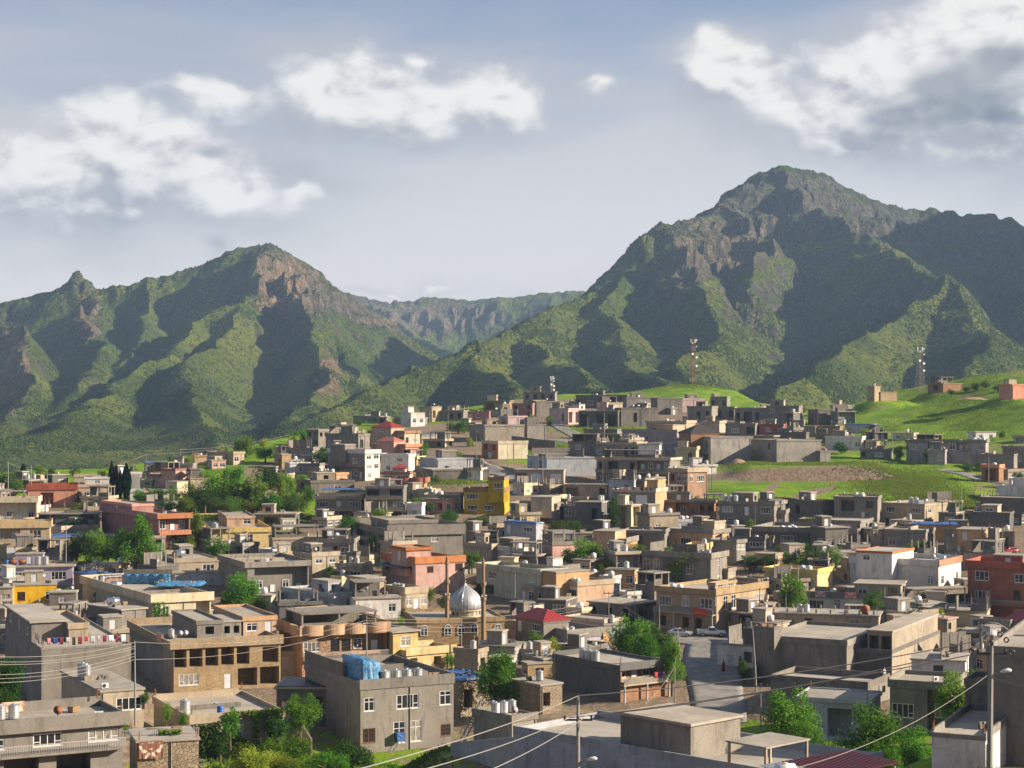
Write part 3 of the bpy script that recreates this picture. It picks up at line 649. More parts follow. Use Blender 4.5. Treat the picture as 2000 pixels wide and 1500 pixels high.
# ------------------------------------------------------------------ ground of the town
YK = [0, 5, 25, 50, 95, 117, 163, 190] + [Yd(v) for v in (1500, 1450, 1400, 1350, 1300, 1250, 1200, 1150, 1100, 1050, 1000, 950, 900, 860, 830, 800, 770)] + [y * KY for y in (800, 900, 1000)]
ZK = [-1.9, -3.2, -7, -12.5, -22.5, -27, -36, -41] + [(HZ - v) / F * Yd(v) for v in (1500, 1450, 1400, 1350, 1300, 1250, 1200, 1150, 1100, 1050, 1000, 950, 900, 860, 830, 800, 770)] + [8, 9, 9]
CU = [-1500, 0, 200, 400, 600, 800, 900, 1000, 1100, 1250, 1350, 1430, 1480, 1560, 1650, 1720, 1800, 3500]
CV = [960, 938, 928, 897, 852, 815, 803, 787, 776, 768, 762, 772, 792, 802, 802, 785, 780, 780]
def town_z(X, Y):
    X = np.asarray(X, float); Y = np.asarray(Y, float)
    u = 1000 + X / np.maximum(Y, 1) * F
    z = np.interp(Y, YK, ZK)
    yc = np.interp(np.interp(u, CU, CV), VB, VY) + 14
    over = np.maximum(Y - yc, 0)
    zc = np.interp(yc, YK, ZK)
    z = np.where(over > 0, np.maximum(zc - .0012 * over ** 2 - .05 * over, -45), z)
    Y0 = Y; Y = Y / KY
    # green hills on the right
    hu = sstep(u, 1600, 2050)
    z = z + 15.5 * hu * np.exp(-((Y - 690) / 95.0) ** 2) + 7 * sstep(u, 1850, 2080) * np.exp(-((Y - 560) / 45.0) ** 2)
    z = z + 4.5 * np.exp(-((u - 1345) / 90.0) ** 2) * np.exp(-((Y - 765) / 60.0) ** 2)
    # cut terrace above the houses on the right
    wu = sstep(u, 1400, 1470) * (1 - sstep(u, 1690, 1780))
    z = z + wu * 3.6 * (sstep(Y, 441, 443.0) - sstep(Y, 428, 490)) 
    wu2 = sstep(u, 1380, 1470) * (1 - sstep(u, 1880, 1960))
    z = z + wu2 * 1.6 * (sstep(Y, 408, 418) - sstep(Y, 395, 432))
    # mound with grass at the foot of the near pole
    z = z + np.exp(-((X - 31) / 11.0) ** 2 - ((Y - 97) / 9.0) ** 2) * 3.2
    z = z + 1.1 * sstep(u, 1640, 1800) * sstep(Y, 470, 560) * (ridged(X / 60.0, Y / 9.0 + X / 90.0, 3) - .4)
    amp = .25 + .9 * sstep(u, 1500, 1900) * sstep(Y, 440, 600)
    z = z + amp * fbm(X / 14.0, Y / 14.0, 4) + .5 * sstep(Y, 30, 80) * fbm(X / 50.0 + 3, Y / 50.0, 3)
    return z
FB = town_z(FOOT[:, 0], FOOT[:, 1])
def ground_z(X, Y):
    X = np.asarray(X, float); Y = np.asarray(Y, float)
    z = town_z(X, Y); sh = X.shape
    x = X.ravel(); y = Y.ravel(); num = np.zeros(x.size); den = np.full(x.size, .35)
    for (fx, fy, fz), b in zip(FOOT, FB):
        d2 = (x - fx) ** 2 + (y - fy) ** 2
        k = np.nonzero(d2 < 160)[0]
        if len(k):
            w = np.exp(-d2[k] / 22.0)
            num[k] += w * (fz - b); den[k] += w
    return z + (num / den).reshape(sh)

def grid_mesh(name, XX, YY, ZZ, attrs, mat, smooth=True):
    r, c = XX.shape
    me = bpy.data.meshes.new(name)
    me.vertices.add(r * c)
    me.vertices.foreach_set('co', np.stack([XX, YY, ZZ], -1).reshape(-1).astype(np.float32))
    idx = np.arange(r * c).reshape(r, c)
    q = np.stack([idx[:-1, :-1], idx[:-1, 1:], idx[1:, 1:], idx[1:, :-1]], -1).reshape(-1, 4)
    me.loops.add(q.size); me.polygons.add(len(q))
    me.loops.foreach_set('vertex_index', q.ravel())
    me.polygons.foreach_set('loop_start', np.arange(len(q)) * 4)
    me.polygons.foreach_set('use_smooth', np.full(len(q), smooth))
    me.update(calc_edges=True)
    for k, a in attrs.items():
        at = me.attributes.new(k, 'FLOAT', 'POINT'); at.data.foreach_set('value', a.ravel().astype(np.float32))
    me.materials.append(mat)
    return structure(link(name, me))

def mat_ground():
    m, t, b = principled('ground')
    tc = t.node('ShaderNodeTexCoord'); v = tc.outputs['Object']
    at = t.node('ShaderNodeAttribute', attribute_name='grass')
    n1 = t.noise(v, .12, 6, .6); n2 = t.noise(v, 1.1, 6, .65); n3 = t.noise(v, .35, 5, .6)
    dirt = t.mix(t.ramp(n2, .35, .7), (.135, .098, .066, 1), (.23, .18, .13, 1))
    gr = t.mix(t.ramp(n1, .35, .65), (.08, .165, .010, 1), (.165, .25, .016, 1))
    gr = t.mix(t.m('MULTIPLY', t.ramp(n2, .45, .75), .7), gr, (.05, .105, .012, 1))
    gr = t.mix(t.m('MULTIPLY', t.ramp(n3, .58, .74), .4), gr, (.20, .18, .06, 1))
    f = t.ramp(t.m('ADD', at.outputs['Fac'], t.m('MULTIPLY', t.m('SUBTRACT', n3, .5), 1.3)), .42, .58)
    geo = t.node('ShaderNodeNewGeometry'); sp = t.node('ShaderNodeSeparateXYZ'); t.l.new(geo.outputs['Normal'], sp.inputs[0])
    f = t.m('MULTIPLY', f, t.ramp(sp.outputs[2], .70, .86))
    ab = t.node('ShaderNodeAttribute', attribute_name='bare')
    f = t.m('MULTIPLY', f, t.ramp(t.m('ADD', ab.outputs['Fac'], t.m('MULTIPLY', t.m('SUBTRACT', n2, .5), .9)), .3, .65, 1, 0))
    t.l.new(t.mix(f, dirt, gr), b.inputs['Base Color'])
    b.inputs['Roughness'].default_value = .95; b.inputs['Specular IOR Level'].default_value = .1
    bump(t, b, n2, .8, .35)
    return m
ug = np.concatenate([np.linspace(-1500, -100, 30), np.arange(-80, 2081, 9.0), np.linspace(2100, 3500, 30)])
yg = np.concatenate([np.linspace(2, 150, 50), np.arange(151.8, 850, 1.9), np.linspace(853, 1170, 60)])
UU, YG = np.meshgrid(ug, yg)
XG = (UU - 1000) / F * YG
near = YG < 60
XG = np.where(near, (UU - 1000) / F * np.maximum(YG, 60), XG)
ZG = ground_z(XG, YG)
VG = HZ - ZG / np.maximum(YG, 5) * F
# where grass grows: open slopes, gardens; bare earth between houses
gm = .28 + .0 * UU
def blob(u, v, ru, rv, a=1.0):
    return a * np.exp(-((UU - u) / ru) ** 2 - ((VG - v) / rv) ** 2)
gm = gm + blob(1880, 800, 260, 60, 1.2) + blob(1330, 765, 140, 14, 1.0) + blob(1440, 790, 50, 14, .9) + blob(1560, 908, 190, 12, 1.0) + blob(1560, 955, 190, 20, .75) + blob(1750, 940, 130, 26, 1.0) + blob(1830, 985, 120, 24, .95) + blob(1500, 985, 120, 16, .6)
gm = gm + blob(1700, 905, 130, 20, .7) + blob(1180, 838, 90, 8, .7) + blob(880, 935, 70, 10, .7) + blob(1090, 875, 80, 12, .7) + blob(1030, 890, 50, 14, .6) + blob(620, 1490, 300, 60, .42) + blob(1900, 1490, 120, 25, .9) + blob(450, 985, 170, 45, .8) + blob(170, 1085, 90, 30, .6) + blob(1600, 1460, 260, 60, .5)
gm = gm + .9 * sstep(YG / KY, 700, 780) - blob(1580, 931, 150, 5, 1.0) - blob(1660, 910, 60, 6, .8) - blob(1900, 776, 40, 7, 1.4)
ycg = np.interp(np.interp(UU, CU, CV), VB, VY)
gm = gm + .8 * sstep(YG - ycg, -75, 0) * (UU < 1000)
Y3 = YG / KY
wb = sstep(UU, 1400, 1470) * (1 - sstep(UU, 1700, 1790))
bare = wb * np.exp(-((Y3 - 441.4) / 2.2) ** 4) * 1.1
low = sstep(VG, 938, 948) * (1 - sstep(VG, 985, 1000)) * sstep(UU, 1400, 1440) * (1 - sstep(UU, 1780, 1900))
bare = bare + low * .75 * sstep(np.sin((UU + (VG - 940) * 1.9) / 17.0 + 2.2 * fbm(UU / 60.0, VG / 30.0, 3)), .55, .95)
bare = bare + .9 * blob(1650, 909, 80, 6) * 1.0 + .8 * np.exp(-((UU - 1690 - (VG - 905) * 2.0) / 22.0) ** 2) * sstep(VG, 898, 906) * (1 - sstep(VG, 930, 940))
bare = bare + .8 * sstep(fbm(XG / 22.0, YG / 22.0, 4), .28, .42) * sstep(UU, 1350, 1450) * (VG > 895)
grd = grid_mesh('ground', XG, YG, ZG, {'grass': np.clip(gm, 0, 1), 'bare': np.clip(bare, 0, 1)}, mat_ground())

# ------------------------------------------------------------------ mountains
def ridge(pts): return [P(u, v, y * KY) for u, v, y in pts]
RID = [  # (crest line as photo pixel + distance, side slope, softness)
 (ridge([(-700,640,2700),(-300,600,2600),(0,588,2600),(90,568,2600),(138,552,2600),(150,541,2600),(160,556,2600),(185,562,2600),(260,552,2600),(330,536,2620),(400,512,2650),(450,490,2650),(490,481,2660),(527,474,2660),(545,496,2660),(575,500,2680),(600,520,2700),(640,556,2750),(690,582,2800),(760,640,2850),(830,720,2900)]), .85),
 (ridge([(527,480,2660),(520,520,2500),(440,575,2330),(360,615,2200),(280,690,1950),(160,785,1600),(20,880,1250),(-100,930,1100)]), .75),
 (ridge([(440,575,2330),(420,636,2100),(362,700,1850),(350,765,1600),(400,840,1350),(440,885,1180)]), .62),
 (ridge([(520,520,2500),(560,560,2400),(590,600,2250),(600,660,2050),(640,740,1750),(560,850,1300)]), .85),
 (ridge([(590,600,2300),(650,670,2150),(690,725,1980),(690,790,1700)]), .85),
 (ridge([(560,505,2680),(620,600,2520),(680,670,2400),(745,735,2250)]), .85),
 (ridge([(640,556,2750),(720,640,2650),(780,720,2500)]), .85),
 (ridge([(165,556,2600),(175,610,2400),(165,690,2100),(120,770,1800),(60,850,1500)]), .75),
 (ridge([(-300,600,2500),(-40,620,2300),(20,650,2150),(35,740,1850),(0,830,1500)]), .9),
 (ridge([(300,545,2620),(270,640,2350),(215,700,2100)]), .9),
 # far plateau in the gap
 (ridge([(560,600,4300),(690,577,4300),(760,592,4250),(850,578,4300),(920,586,4300),(1000,580,4300),(1060,571,4300),(1120,570,4300),(1300,560,4300)]), .55),
 (ridge([(740,600,4200),(830,660,3800),(900,690,3500)]), .6),
 # right massif
 (ridge([(560,850,1250),(640,810,1330),(720,765,1450),(800,727,1550),(900,692,1700),(1000,642,1880),(1100,597,2080),(1190,552,2200),(1230,527,2260),(1258,497,2300),(1270,465,2330),(1300,438,2380),(1380,424,2450),(1420,392,2520),(1450,365,2560),(1485,340,2600),(1540,325,2620),(1600,336,2640),(1650,362,2660),(1700,386,2680),(1780,408,2700),(1820,410,2700),(1855,424,2700),(1920,419,2700),(1960,428,2700),(2000,452,2700),(2150,500,2750),(2500,520,2800),(3200,560,2800)]), .80),
 (ridge([(1300,440,2380),(1345,480,2250),(1360,560,2050),(1395,640,1850),(1340,740,1420),(1300,790,1200)]), .62),
 (ridge([(1230,530,2250),(1180,600,2050),(1230,680,1750),(1300,750,1400)]), .66),
 (ridge([(1100,600,2080),(1070,650,1880),(1130,720,1560),(1180,775,1250)]), .62),
 (ridge([(950,670,1790),(960,710,1620),(1010,760,1350)]), .62),
 (ridge([(1420,400,2500),(1500,470,2330),(1480,560,2150)]), .85),
 (ridge([(1540,330,2620),(1590,400,2480),(1660,440,2380),(1760,490,2200),(1840,545,2050),(1700,650,1750),(1590,720,1450),(1480,790,1150)]), .60),
 (ridge([(1840,545,2050),(1900,640,1750),(1880,720,1450)]), .55),
 (ridge([(1960,430,2700),(1990,520,2450),(2040,600,2200),(2100,700,1800)]), .7),
 (ridge([(2500,300,2900),(2480,130,2750),(2490,110,2450),(2470,190,2200),(2600,330,1900)]), .95),  # unseen ridge right of the frame, added to throw shade over the massif
]
um = np.concatenate([np.linspace(-1500, -140, 60), np.arange(-120, 2121, 4.2), np.linspace(2140, 3500, 60)])
ym = 1170 * (4700 / 1000.0) ** np.linspace(0, 1, 440)
UM, YM = np.meshgrid(um, ym)
XM = (UM - 1000) / F * YM
def seg_tent(X, Y, pts, k):
    best = np.full(X.shape, -1e9); bd = np.full(X.shape, 1e9); bs = np.zeros(X.shape); s0 = 0.0
    for (x0, y0, z0), (x1, y1, z1) in zip(pts[:-1], pts[1:]):
        dx, dy = x1 - x0, y1 - y0
        t = np.clip(((X - x0) * dx + (Y - y0) * dy) / (dx * dx + dy * dy), 0, 1)
        d = np.hypot(X - x0 - t * dx, Y - y0 - t * dy)
        h = z0 + t * (z1 - z0) - k * (d - 26 * (1 - np.exp(-d / 26.0)) * .5)
        L = math.hypot(dx, dy); side_ = np.where((X - x0) * dy - (Y - y0) * dx > 0, 1.0, -1.0)
        bs = np.where(h > best, (s0 + t * L) * 1.0 + side_ * 5000, bs); s0 += L
        best = np.where(h > best, h, best); bd = np.minimum(bd, d)
    return best, bd, bs
wx = XM + 38 * fbm(XM / 230.0, YM / 230.0, 4) ; wy = YM + 38 * fbm(XM / 230.0 + 40, YM / 230.0 + 7, 4)
HM = None; CD = np.full(XM.shape, 1e9)
for i, (pts, k) in enumerate(RID):
    main = i in (0, 10, 12)
    if not main: k = k * 1.6
    if main:
        bd0 = seg_tent(XM, YM, pts, k)[1]
        f = np.clip(bd0 / 160.0, 0, 1)
        h, d, ss = seg_tent(XM * (1 - f) + wx * f, YM * (1 - f) + wy * f, pts, k)
        CD = np.minimum(CD, bd0)
    else:
        h, d, ss = seg_tent(wx, wy, pts, k)
    ss = ss + i * 777.7
    if HM is None: HM = h; SS = ss; DD = d
    else:
        SS = np.where(h > HM, ss, SS); DD = np.where(h > HM, d, DD)
        e = 7.0
        mx = np.maximum(HM, h); HM = mx + e * np.log1p(np.exp(-np.abs(HM - h) / e)) - e * .0 * mx
base = -50 + .045 * (YM - 1170) + 8 * fbm(XM / 120.0, YM / 120.0, 3)
HM = np.maximum(HM, base) + 14 * np.log1p(np.exp(-np.abs(HM - base) / 14.0))
up = np.clip((HM - base) / 160.0, 0, 1)
calm = 1 - .88 * np.exp(-(CD / 70.0) ** 2)
gul = ridged(XM / 210.0, YM / 340.0, 6) - .45
sw_ = SS + 14 * fbm(XM / 40.0, YM / 40.0, 3)
ribs = (1 - np.exp(-DD / 55.0)) * (34 * (ridged(sw_ / 95.0, DD / 420.0 + 3, 3) - .5) + 17 * (ridged(sw_ / 36.0, DD / 180.0 + 9, 3) - .5) + 6 * (ridged(sw_ / 14.0, DD / 80.0, 2) - .5))
HM = HM + up * calm * (26 * gul + ribs + 8 * (ridged(XM / 34.0, YM / 52.0, 5) - .45) + 12 * fbm(XM / 60.0, YM / 60.0, 5))
HM = HM + (1 - calm) * (7 * fbm(XM / 13.0, YM / 16.0, 4) + 6 * fbm(XM / 40.0, YM / 40.0, 3)) * np.clip(up * 2, 0, 1)
for (ku, ky, kh, kr) in ((150, 2600, 13, 10), (172, 2590, 8, 8), (1260, 2300, 12, 12), (1855, 2700, 9, 14), (1820, 2700, 7, 10)):
    kx, kyy, _k = P(ku, 700, ky * KY); HM = HM + kh * np.exp(-(((XM - kx) / kr) ** 2 + ((YM - kyy) / 30.0) ** 2) ** 2)
# rock bands: terraced steps high up
lev = HM / 46.0 + .8 * fbm(XM / 150.0, YM / 150.0, 4)
stepped = (np.floor(lev) + sstep(lev - np.floor(lev), .25, .55)) * 46.0 - .8 * fbm(XM / 150.0, YM / 150.0, 4) * 46.0
VM = HZ - HM / YM * F
def mblob(u, v, ru, rv, a=1.0): return a * np.exp(-((UM - u) / ru) ** 2 - ((VM - v) / rv) ** 2)
rock = mblob(545,560,55,55,1.3) + mblob(25,720,40,110,1.2) + mblob(170,620,35,70,.9) + mblob(640,740,40,50,1.0) + mblob(510,490,60,25,.7) + mblob(1400,480,120,60,1.2) + mblob(1540,380,190,65,.9) + mblob(1830,450,200,50,.8) + mblob(620,560,60,60,.6) + mblob(850,620,180,40,1.1) + mblob(720,590,50,20,.9) + mblob(1310,560,70,50,.6) + mblob(1980,540,60,60,.9) + mblob(180,750,30,40,.6)
rock = np.clip(rock, 0, 1)
HM = HM + rock * up * (.62 * (stepped - HM) + 16 * (ridged(XM / 24.0, YM / 36.0, 5) - .3) * calm) * np.clip(calm + .2, 0, 1)
k = YM < 1215
HM = np.where(k, np.minimum(HM, -40), HM)
HM[0, :] = -46
VM = HZ - HM / YM * F
def mat_mountain():
    m, t, b = principled('mountain')
    tc = t.node('ShaderNodeTexCoord'); v = tc.outputs['Object']
    at = t.node('ShaderNodeAttribute', attribute_name='rock')
    geo = t.node('ShaderNodeNewGeometry'); sp = t.node('ShaderNodeSeparateXYZ'); t.l.new(geo.outputs['Normal'], sp.inputs[0])
    n1 = t.noise(v, .006, 6, .6); n2 = t.noise(v, .05, 7, .65); n3 = t.noise(v, .25, 5, .7)
    gr = t.mix(t.ramp(n1, .35, .65), (.050, .078, .012, 1), (.122, .14, .020, 1))
    gr = t.mix(t.m('MULTIPLY', t.ramp(n2, .52, .7), .6), gr, (.105, .10, .036, 1))
    gr = t.mix(t.ramp(n3, .48, .6), gr, (.022, .04, .012, 1))
    mp = t.node('ShaderNodeMapping'); mp.inputs['Scale'].default_value = (1, 1, .45); t.l.new(v, mp.inputs[0])
    n4 = t.noise(mp.outputs[0], .09, 7, .7)
    ao = t.node('ShaderNodeAttribute', attribute_name='ochre')
    rk = t.mix(t.ramp(n4, .38, .66), (.055, .052, .05, 1), (.155, .14, .118, 1))
    rk = t.mix(ao.outputs['Fac'], rk, t.mix(t.ramp(n4, .38, .66), (.14, .092, .058, 1), (.38, .265, .165, 1)))
    rk = t.mix(t.ramp(n3, .5, .62), rk, (.045, .055, .03, 1))
    s = t.m('ADD', t.m('SUBTRACT', 1.0, sp.outputs[2]), t.m('MULTIPLY', t.m('SUBTRACT', n2, .5), .55))
    f = t.m('ADD', t.ramp(s, .34, .52), t.m('MULTIPLY', t.ramp(t.m('ADD', at.outputs['Fac'], t.m('MULTIPLY', t.m('SUBTRACT', n2, .5), 1.6)), .45, .75), .75), clamp=True)
    t.l.new(t.mix(f, gr, rk), b.inputs['Base Color'])
    b.inputs['Roughness'].default_value = .95; b.inputs['Specular IOR Level'].default_value = .1
    bump(t, b, t.m('ADD', t.m('ADD', n3, t.m('MULTIPLY', n2, 2)), t.m('MULTIPLY', n4, t.m('MULTIPLY', f, 3.0))), 1.0, 6.0)
    return m
mtn = grid_mesh('mountain', XM, YM, HM, {'rock': rock, 'ochre': np.clip(mblob(545,560,60,60,1.2) + mblob(25,720,45,120,.9) + mblob(170,640,35,80,.6) + mblob(640,740,45,55,1.0) + mblob(1400,480,110,45,.45) + mblob(850,620,180,40,.4), 0, 1)}, mat_mountain(), False)

# scrub on the mountain slopes: far too many to count
def scatter_shrubs(n):
    rs = np.random.RandomState(5)
    u = rs.uniform(-60, 2060, n * 4); y = 1240 * (3500 / 1240.0) ** rs.rand(n * 4)
    ci = np.searchsorted(um, u) - 1; ri = np.searchsorted(ym, y) - 1
    fu = (u - um[ci]) / (um[ci + 1] - um[ci]); fy = (y - ym[ri]) / (ym[ri + 1] - ym[ri])
    z = (HM[ri, ci] * (1 - fu) + HM[ri, ci + 1] * fu) * (1 - fy) + (HM[ri + 1, ci] * (1 - fu) + HM[ri + 1, ci + 1] * fu) * fy
    x = (u - 1000) / F * y
    den = .32 + 1.9 * fbm(x / 70.0, y / 110.0, 5) - .35 * rock[ri, ci]
    # keep what faces the camera: seen pixel height grows with distance
    keep = rs.rand(n * 4) < np.clip(den, .03, 1)
    x, y, z = x[keep][:n], y[keep][:n], z[keep][:n]
    m = len(x)
    r = rs.uniform(.6, 1.7, m) * (.7 + .4 * y / 2000)
    V = np.array([(1, 0, .1), (.3, .95, .15), (-.8, .6, .05), (-.8, -.6, .12), (.3, -.95, .08), (.25, .15, 1.0), (-.35, -.2, .8)])
    Fc = np.array([(0, 1, 5), (1, 2, 5), (2, 6, 5), (2, 3, 6), (3, 4, 6), (4, 5, 6), (4, 0, 5)])
    ang = rs.rand(m) * 6.283
    co = V[None] * (1 + .35 * (rs.rand(m, 7, 1) - .5))
    X_ = (co[..., 0] * np.cos(ang)[:, None] - co[..., 1] * np.sin(ang)[:, None]) * r[:, None] + x[:, None]
    Y_ = (co[..., 0] * np.sin(ang)[:, None] + co[..., 1] * np.cos(ang)[:, None]) * r[:, None] + y[:, None]
    Z_ = co[..., 2] * r[:, None] * rs.uniform(.9, 1.7, m)[:, None] + z[:, None] - .5
    me = bpy.data.meshes.new('mountain_scrub')
    me.vertices.add(m * 7); me.vertices.foreach_set('co', np.stack([X_, Y_, Z_], -1).reshape(-1).astype(np.float32))
    fi = (Fc[None] + np.arange(m)[:, None, None] * 7).reshape(-1)
    me.loops.add(len(fi)); me.polygons.add(len(fi) // 3)
    me.loops.foreach_set('vertex_index', fi); me.polygons.foreach_set('loop_start', np.arange(len(fi) // 3) * 3)
    me.update(calc_edges=True); me.materials.append(MATS['shrub_leaf'])
    o = link('mountain_scrub', me); o['kind'] = 'stuff'; o['label'] = 'dark green scrub dotted over the mountain slopes'
scatter_shrubs(130000)

# ------------------------------------------------------------------ roads
def mat_road():
    m, t, b = principled('asphalt')
    tc = t.node('ShaderNodeTexCoord'); v = tc.outputs['Object']
    n = t.noise(v, .5, 6, .6); n2 = t.noise(v, 4, 5, .6)
    k = t.mix(t.ramp(n, .4, .65), (.13, .125, .12, 1), (.22, .20, .175, 1))
    k = t.mix(t.m('MULTIPLY', t.ramp(n2, .5, .7), .4), k, (.08, .078, .075, 1))
    t.l.new(k, b.inputs['Base Color']); b.inputs['Roughness'].default_value = .9; bump(t, b, n2, .3, .03)
    return m
RM = mat_road()
def road(name, pts, width, lift=.14):
    p = np.array([P(u, v, Y)[:2] for u, v, Y in pts]); W_ = np.interp
    d = np.r_[0, np.cumsum(np.hypot(*np.diff(p, axis=0).T))]
    n = max(int(d[-1] / 1.2), 8); s = np.linspace(0, d[-1], n)
    cx = np.interp(s, d, p[:, 0]); cy = np.interp(s, d, p[:, 1])
    ker = np.ones(9) / 9
    cx = np.convolve(np.pad(cx, 4, mode='edge'), ker, 'valid'); cy = np.convolve(np.pad(cy, 4, mode='edge'), ker, 'valid')
    tx_ = np.gradient(cx); ty_ = np.gradient(cy); l = np.hypot(tx_, ty_) + 1e-6
    w = np.interp(s, d, width) if isinstance(width, list) else np.full(n, width)
    q = np.linspace(-.5, .5, 9)
    XX = cx[:, None] + (-ty_ / l)[:, None] * q[None] * w[:, None]; YY = cy[:, None] + (tx_ / l)[:, None] * q[None] * w[:, None]
    ZZ = ground_z(XX, YY) + lift
    ZZ = np.maximum(ZZ, ZZ.mean(1, keepdims=True) - .2)
    XX = np.c_[XX[:, :1], XX, XX[:, -1:]]; YY = np.c_[YY[:, :1], YY, YY[:, -1:]]; ZZ = np.c_[ZZ[:, :1] - 1.2, ZZ, ZZ[:, -1:] - 1.2]
    return grid_mesh(name, XX, YY, ZZ, {}, RM)
def pv(u, v): return (u, v, Yd(v))
road('road_street', [pv(1492,1226), pv(1450,1238), pv(1400,1258), pv(1392,1290), pv(1396,1330), pv(1402,1380), pv(1408,1430)], [6, 9.5, 10.5, 9.5, 8.5, 7.5, 7])
road('road_shop_yard', [pv(1290,1250), pv(1340,1252), pv(1420,1250)], [5, 8, 8], .2)
road('road_hill', [pv(905,893), pv(945,908), pv(985,926), pv(1030,941), pv(1062,951), pv(1100,958), pv(1150,955)], 6.5)
road('road_upper', [pv(1075,825), pv(1100,838), pv(1125,851), pv(1155,860), pv(1200,866)], 6)
road('road_lower_bend', [pv(1070,857), pv(1110,864), pv(1165,877), pv(1200,890)], 5)
road('road_far_right', [pv(1830,918), pv(1880,926), pv(1925,936), pv(1990,945)], 5)

# ------------------------------------------------------------------ haze: the air over the whole valley
hz = MB().box(-4300, 4300, -80, 5700, -75, 640)
hm = bpy.data.materials.new('haze'); hm.use_nodes = True
ht = NT(hm.node_tree); ht.n.clear()
pvn = ht.node('ShaderNodeVolumePrincipled'); pvn.inputs['Color'].default_value = (.46, .68, 1.0, 1); pvn.inputs['Density'].default_value = .00006
pvn.inputs['Anisotropy'].default_value = .1
hoo = ht.node('ShaderNodeOutputMaterial'); ht.l.new(pvn.outputs[0], hoo.inputs['Volume'])
hzo = hz.build('haze', hm); hzo['kind'] = 'stuff'; hzo['label'] = 'pale blue haze filling the valley air'
# ------------------------------------------------------------------ house builder
_cache = {}
def cached(key, fn):
    if key not in _cache: _cache[key] = fn()
    return _cache[key]
def q_(x, s=.1): return max(round(x / s) * s, s)

def window_mesh(w, h, style):
    def f():
        m = MB(); t = .105; d0, d1 = -.05, .05
        m.box(-w / 2, -w / 2 + t, d0, d1, 0, h); m.box(w / 2 - t, w / 2, d0, d1, 0, h)
        m.box(-w / 2 + t, w / 2 - t, d0, d1, 0, t); m.box(-w / 2 + t, w / 2 - t, d0, d1, h - t, h)
        n = max(int(round(w / .75)), 1)
        for i in range(1, n):
            x = -w / 2 + w * i / n
            m.box(x - .04, x + .04, d0 + .01, d1 - .01, t, h - t)
        if style in 'bk' or n >= 3:
            zz = h * (.68 if style != 'b' else .5)
            if style == 'b':
                k = max(int(w / .22), 2)
                for i in range(1, k):
                    x = -w / 2 + w * i / k; m.box(x - .015, x + .015, d0 - .05, d0 - .02, t, h - t)
                m.box(-w / 2 + t, w / 2 - t, d0 - .05, d0 - .015, h * .33, h * .33 + .03); m.box(-w / 2 + t, w / 2 - t, d0 - .05, d0 - .015, h * .66, h * .66 + .03)
            else:
                m.box(-w / 2 + t, -w / 2 + w / n - .04, d0 + .005, d1 - .005, h * .32, h * .32 + .07); m.box(w / 2 - w / n + .04, w / 2 - t, d0 + .005, d1 - .005, h * .32, h * .32 + .07)
        else:
            m.box(-w / 2 + t, w / 2 - t, d0 + .01, d1 - .01, h * .66, h * .66 + .07)
        m.box(-w / 2 - .06, w / 2 + .06, -.14, .02, -.07, -.003)
        return m.mesh('window', {'b': 'brown_frame', 'k': 'black_frame'}.get(style, 'white_frame'))
    return cached(('win', w, h, style), f)
def pane_mesh(w, h): return cached(('pane', w, h), lambda: MB().box(-w / 2 + .05, w / 2 - .05, .0, .02, .05, h - .05).mesh('glass_pane', 'glass'))
def arch_window(w, h):
    def f():
        m = MB(); n = 10; r = w / 2
        o = [(-w / 2, 0), (-w / 2, h - r)] + [(-r * math.cos(math.pi * i / n), h - r + r * math.sin(math.pi * i / n)) for i in range(1, n)] + [(w / 2, h - r), (w / 2, 0)]
        inn = [(x * .86, .08 + (z - .08) * (1 - .07)) for x, z in o]
        for i in range(len(o) - 1):
            (a, b), (c, d), (e, f_), (g_, h_) = o[i], o[i + 1], inn[i + 1], inn[i]
            m.quad((a, -.08, b), (c, -.08, d), (e, -.08, f_), (g_, -.08, h_)); m.quad((a, -.08, b), (a, .04, b), (c, .04, d), (c, -.08, d))
        m.box(-w * .43, w * .43, -.08, .03, 0, .09); m.box(-.05, .05, -.07, .03, .09, h * .93); m.box(-w * .43, -.05, -.07, .03, h - r - .05, h - r + .04); m.box(.05, w * .43, -.07, .03, h - r - .05, h - r + .04)
        return m.mesh('window', 'white_frame')
    def g2():
        m = MB(); n = 10; r = w / 2 * .9
        o = [(-r, .05), (r, .05)] + [(r * math.cos(math.pi * i / n), h - w / 2 + r * math.sin(math.pi * i / n)) for i in range(n + 1)]
        m.v = [(x, .0, z) for x, z in o]; m.f = [tuple(range(len(o)))]
        return m.mesh('glass_pane', 'glass')
    return cached(('aw', w, h), f), cached(('ap', w, h), g2)
def door_mesh(w, h, mat):
    def f():
        m = MB(); m.box(-w / 2, w / 2, -.04, .02, 0, h); m.box(-w / 2 - .07, -w / 2, -.08, .03, 0, h + .07); m.box(w / 2, w / 2 + .07, -.08, .03, 0, h + .07); m.box(-w / 2, w / 2, -.08, .03, h, h + .07)
        m.box(-w * .3, w * .3, -.06, -.04, h * .1, h * .42); m.box(-w * .3, w * .3, -.06, -.04, h * .52, h * .88)
        return m.mesh('door', mat)
    return cached(('door', w, h, mat), f)
def shutter_mesh(w, h):
    def f():
        m = MB(); k = int(h / .18)
        for i in range(k):
            z = h * i / k; m.box(-w / 2, w / 2, -.02 - .03 * (i % 2), .02, z, z + h / k - .004)
        return m.mesh('roller_shutter', 'shutter')
    return cached(('shut', w, h), f)
def col_mesh(r=.14): return cached(('col', r), lambda: MB().lathe([(r * 1.25, 0), (r * 1.25, .02), (r, .03), (r * .95, .95), (r * 1.3, .97), (r * 1.3, 1)], 10).mesh('column', 'column_paint', True))
mat_plain('column_paint', (.46, .45, .42), .7, vary=.25, noise=.2)

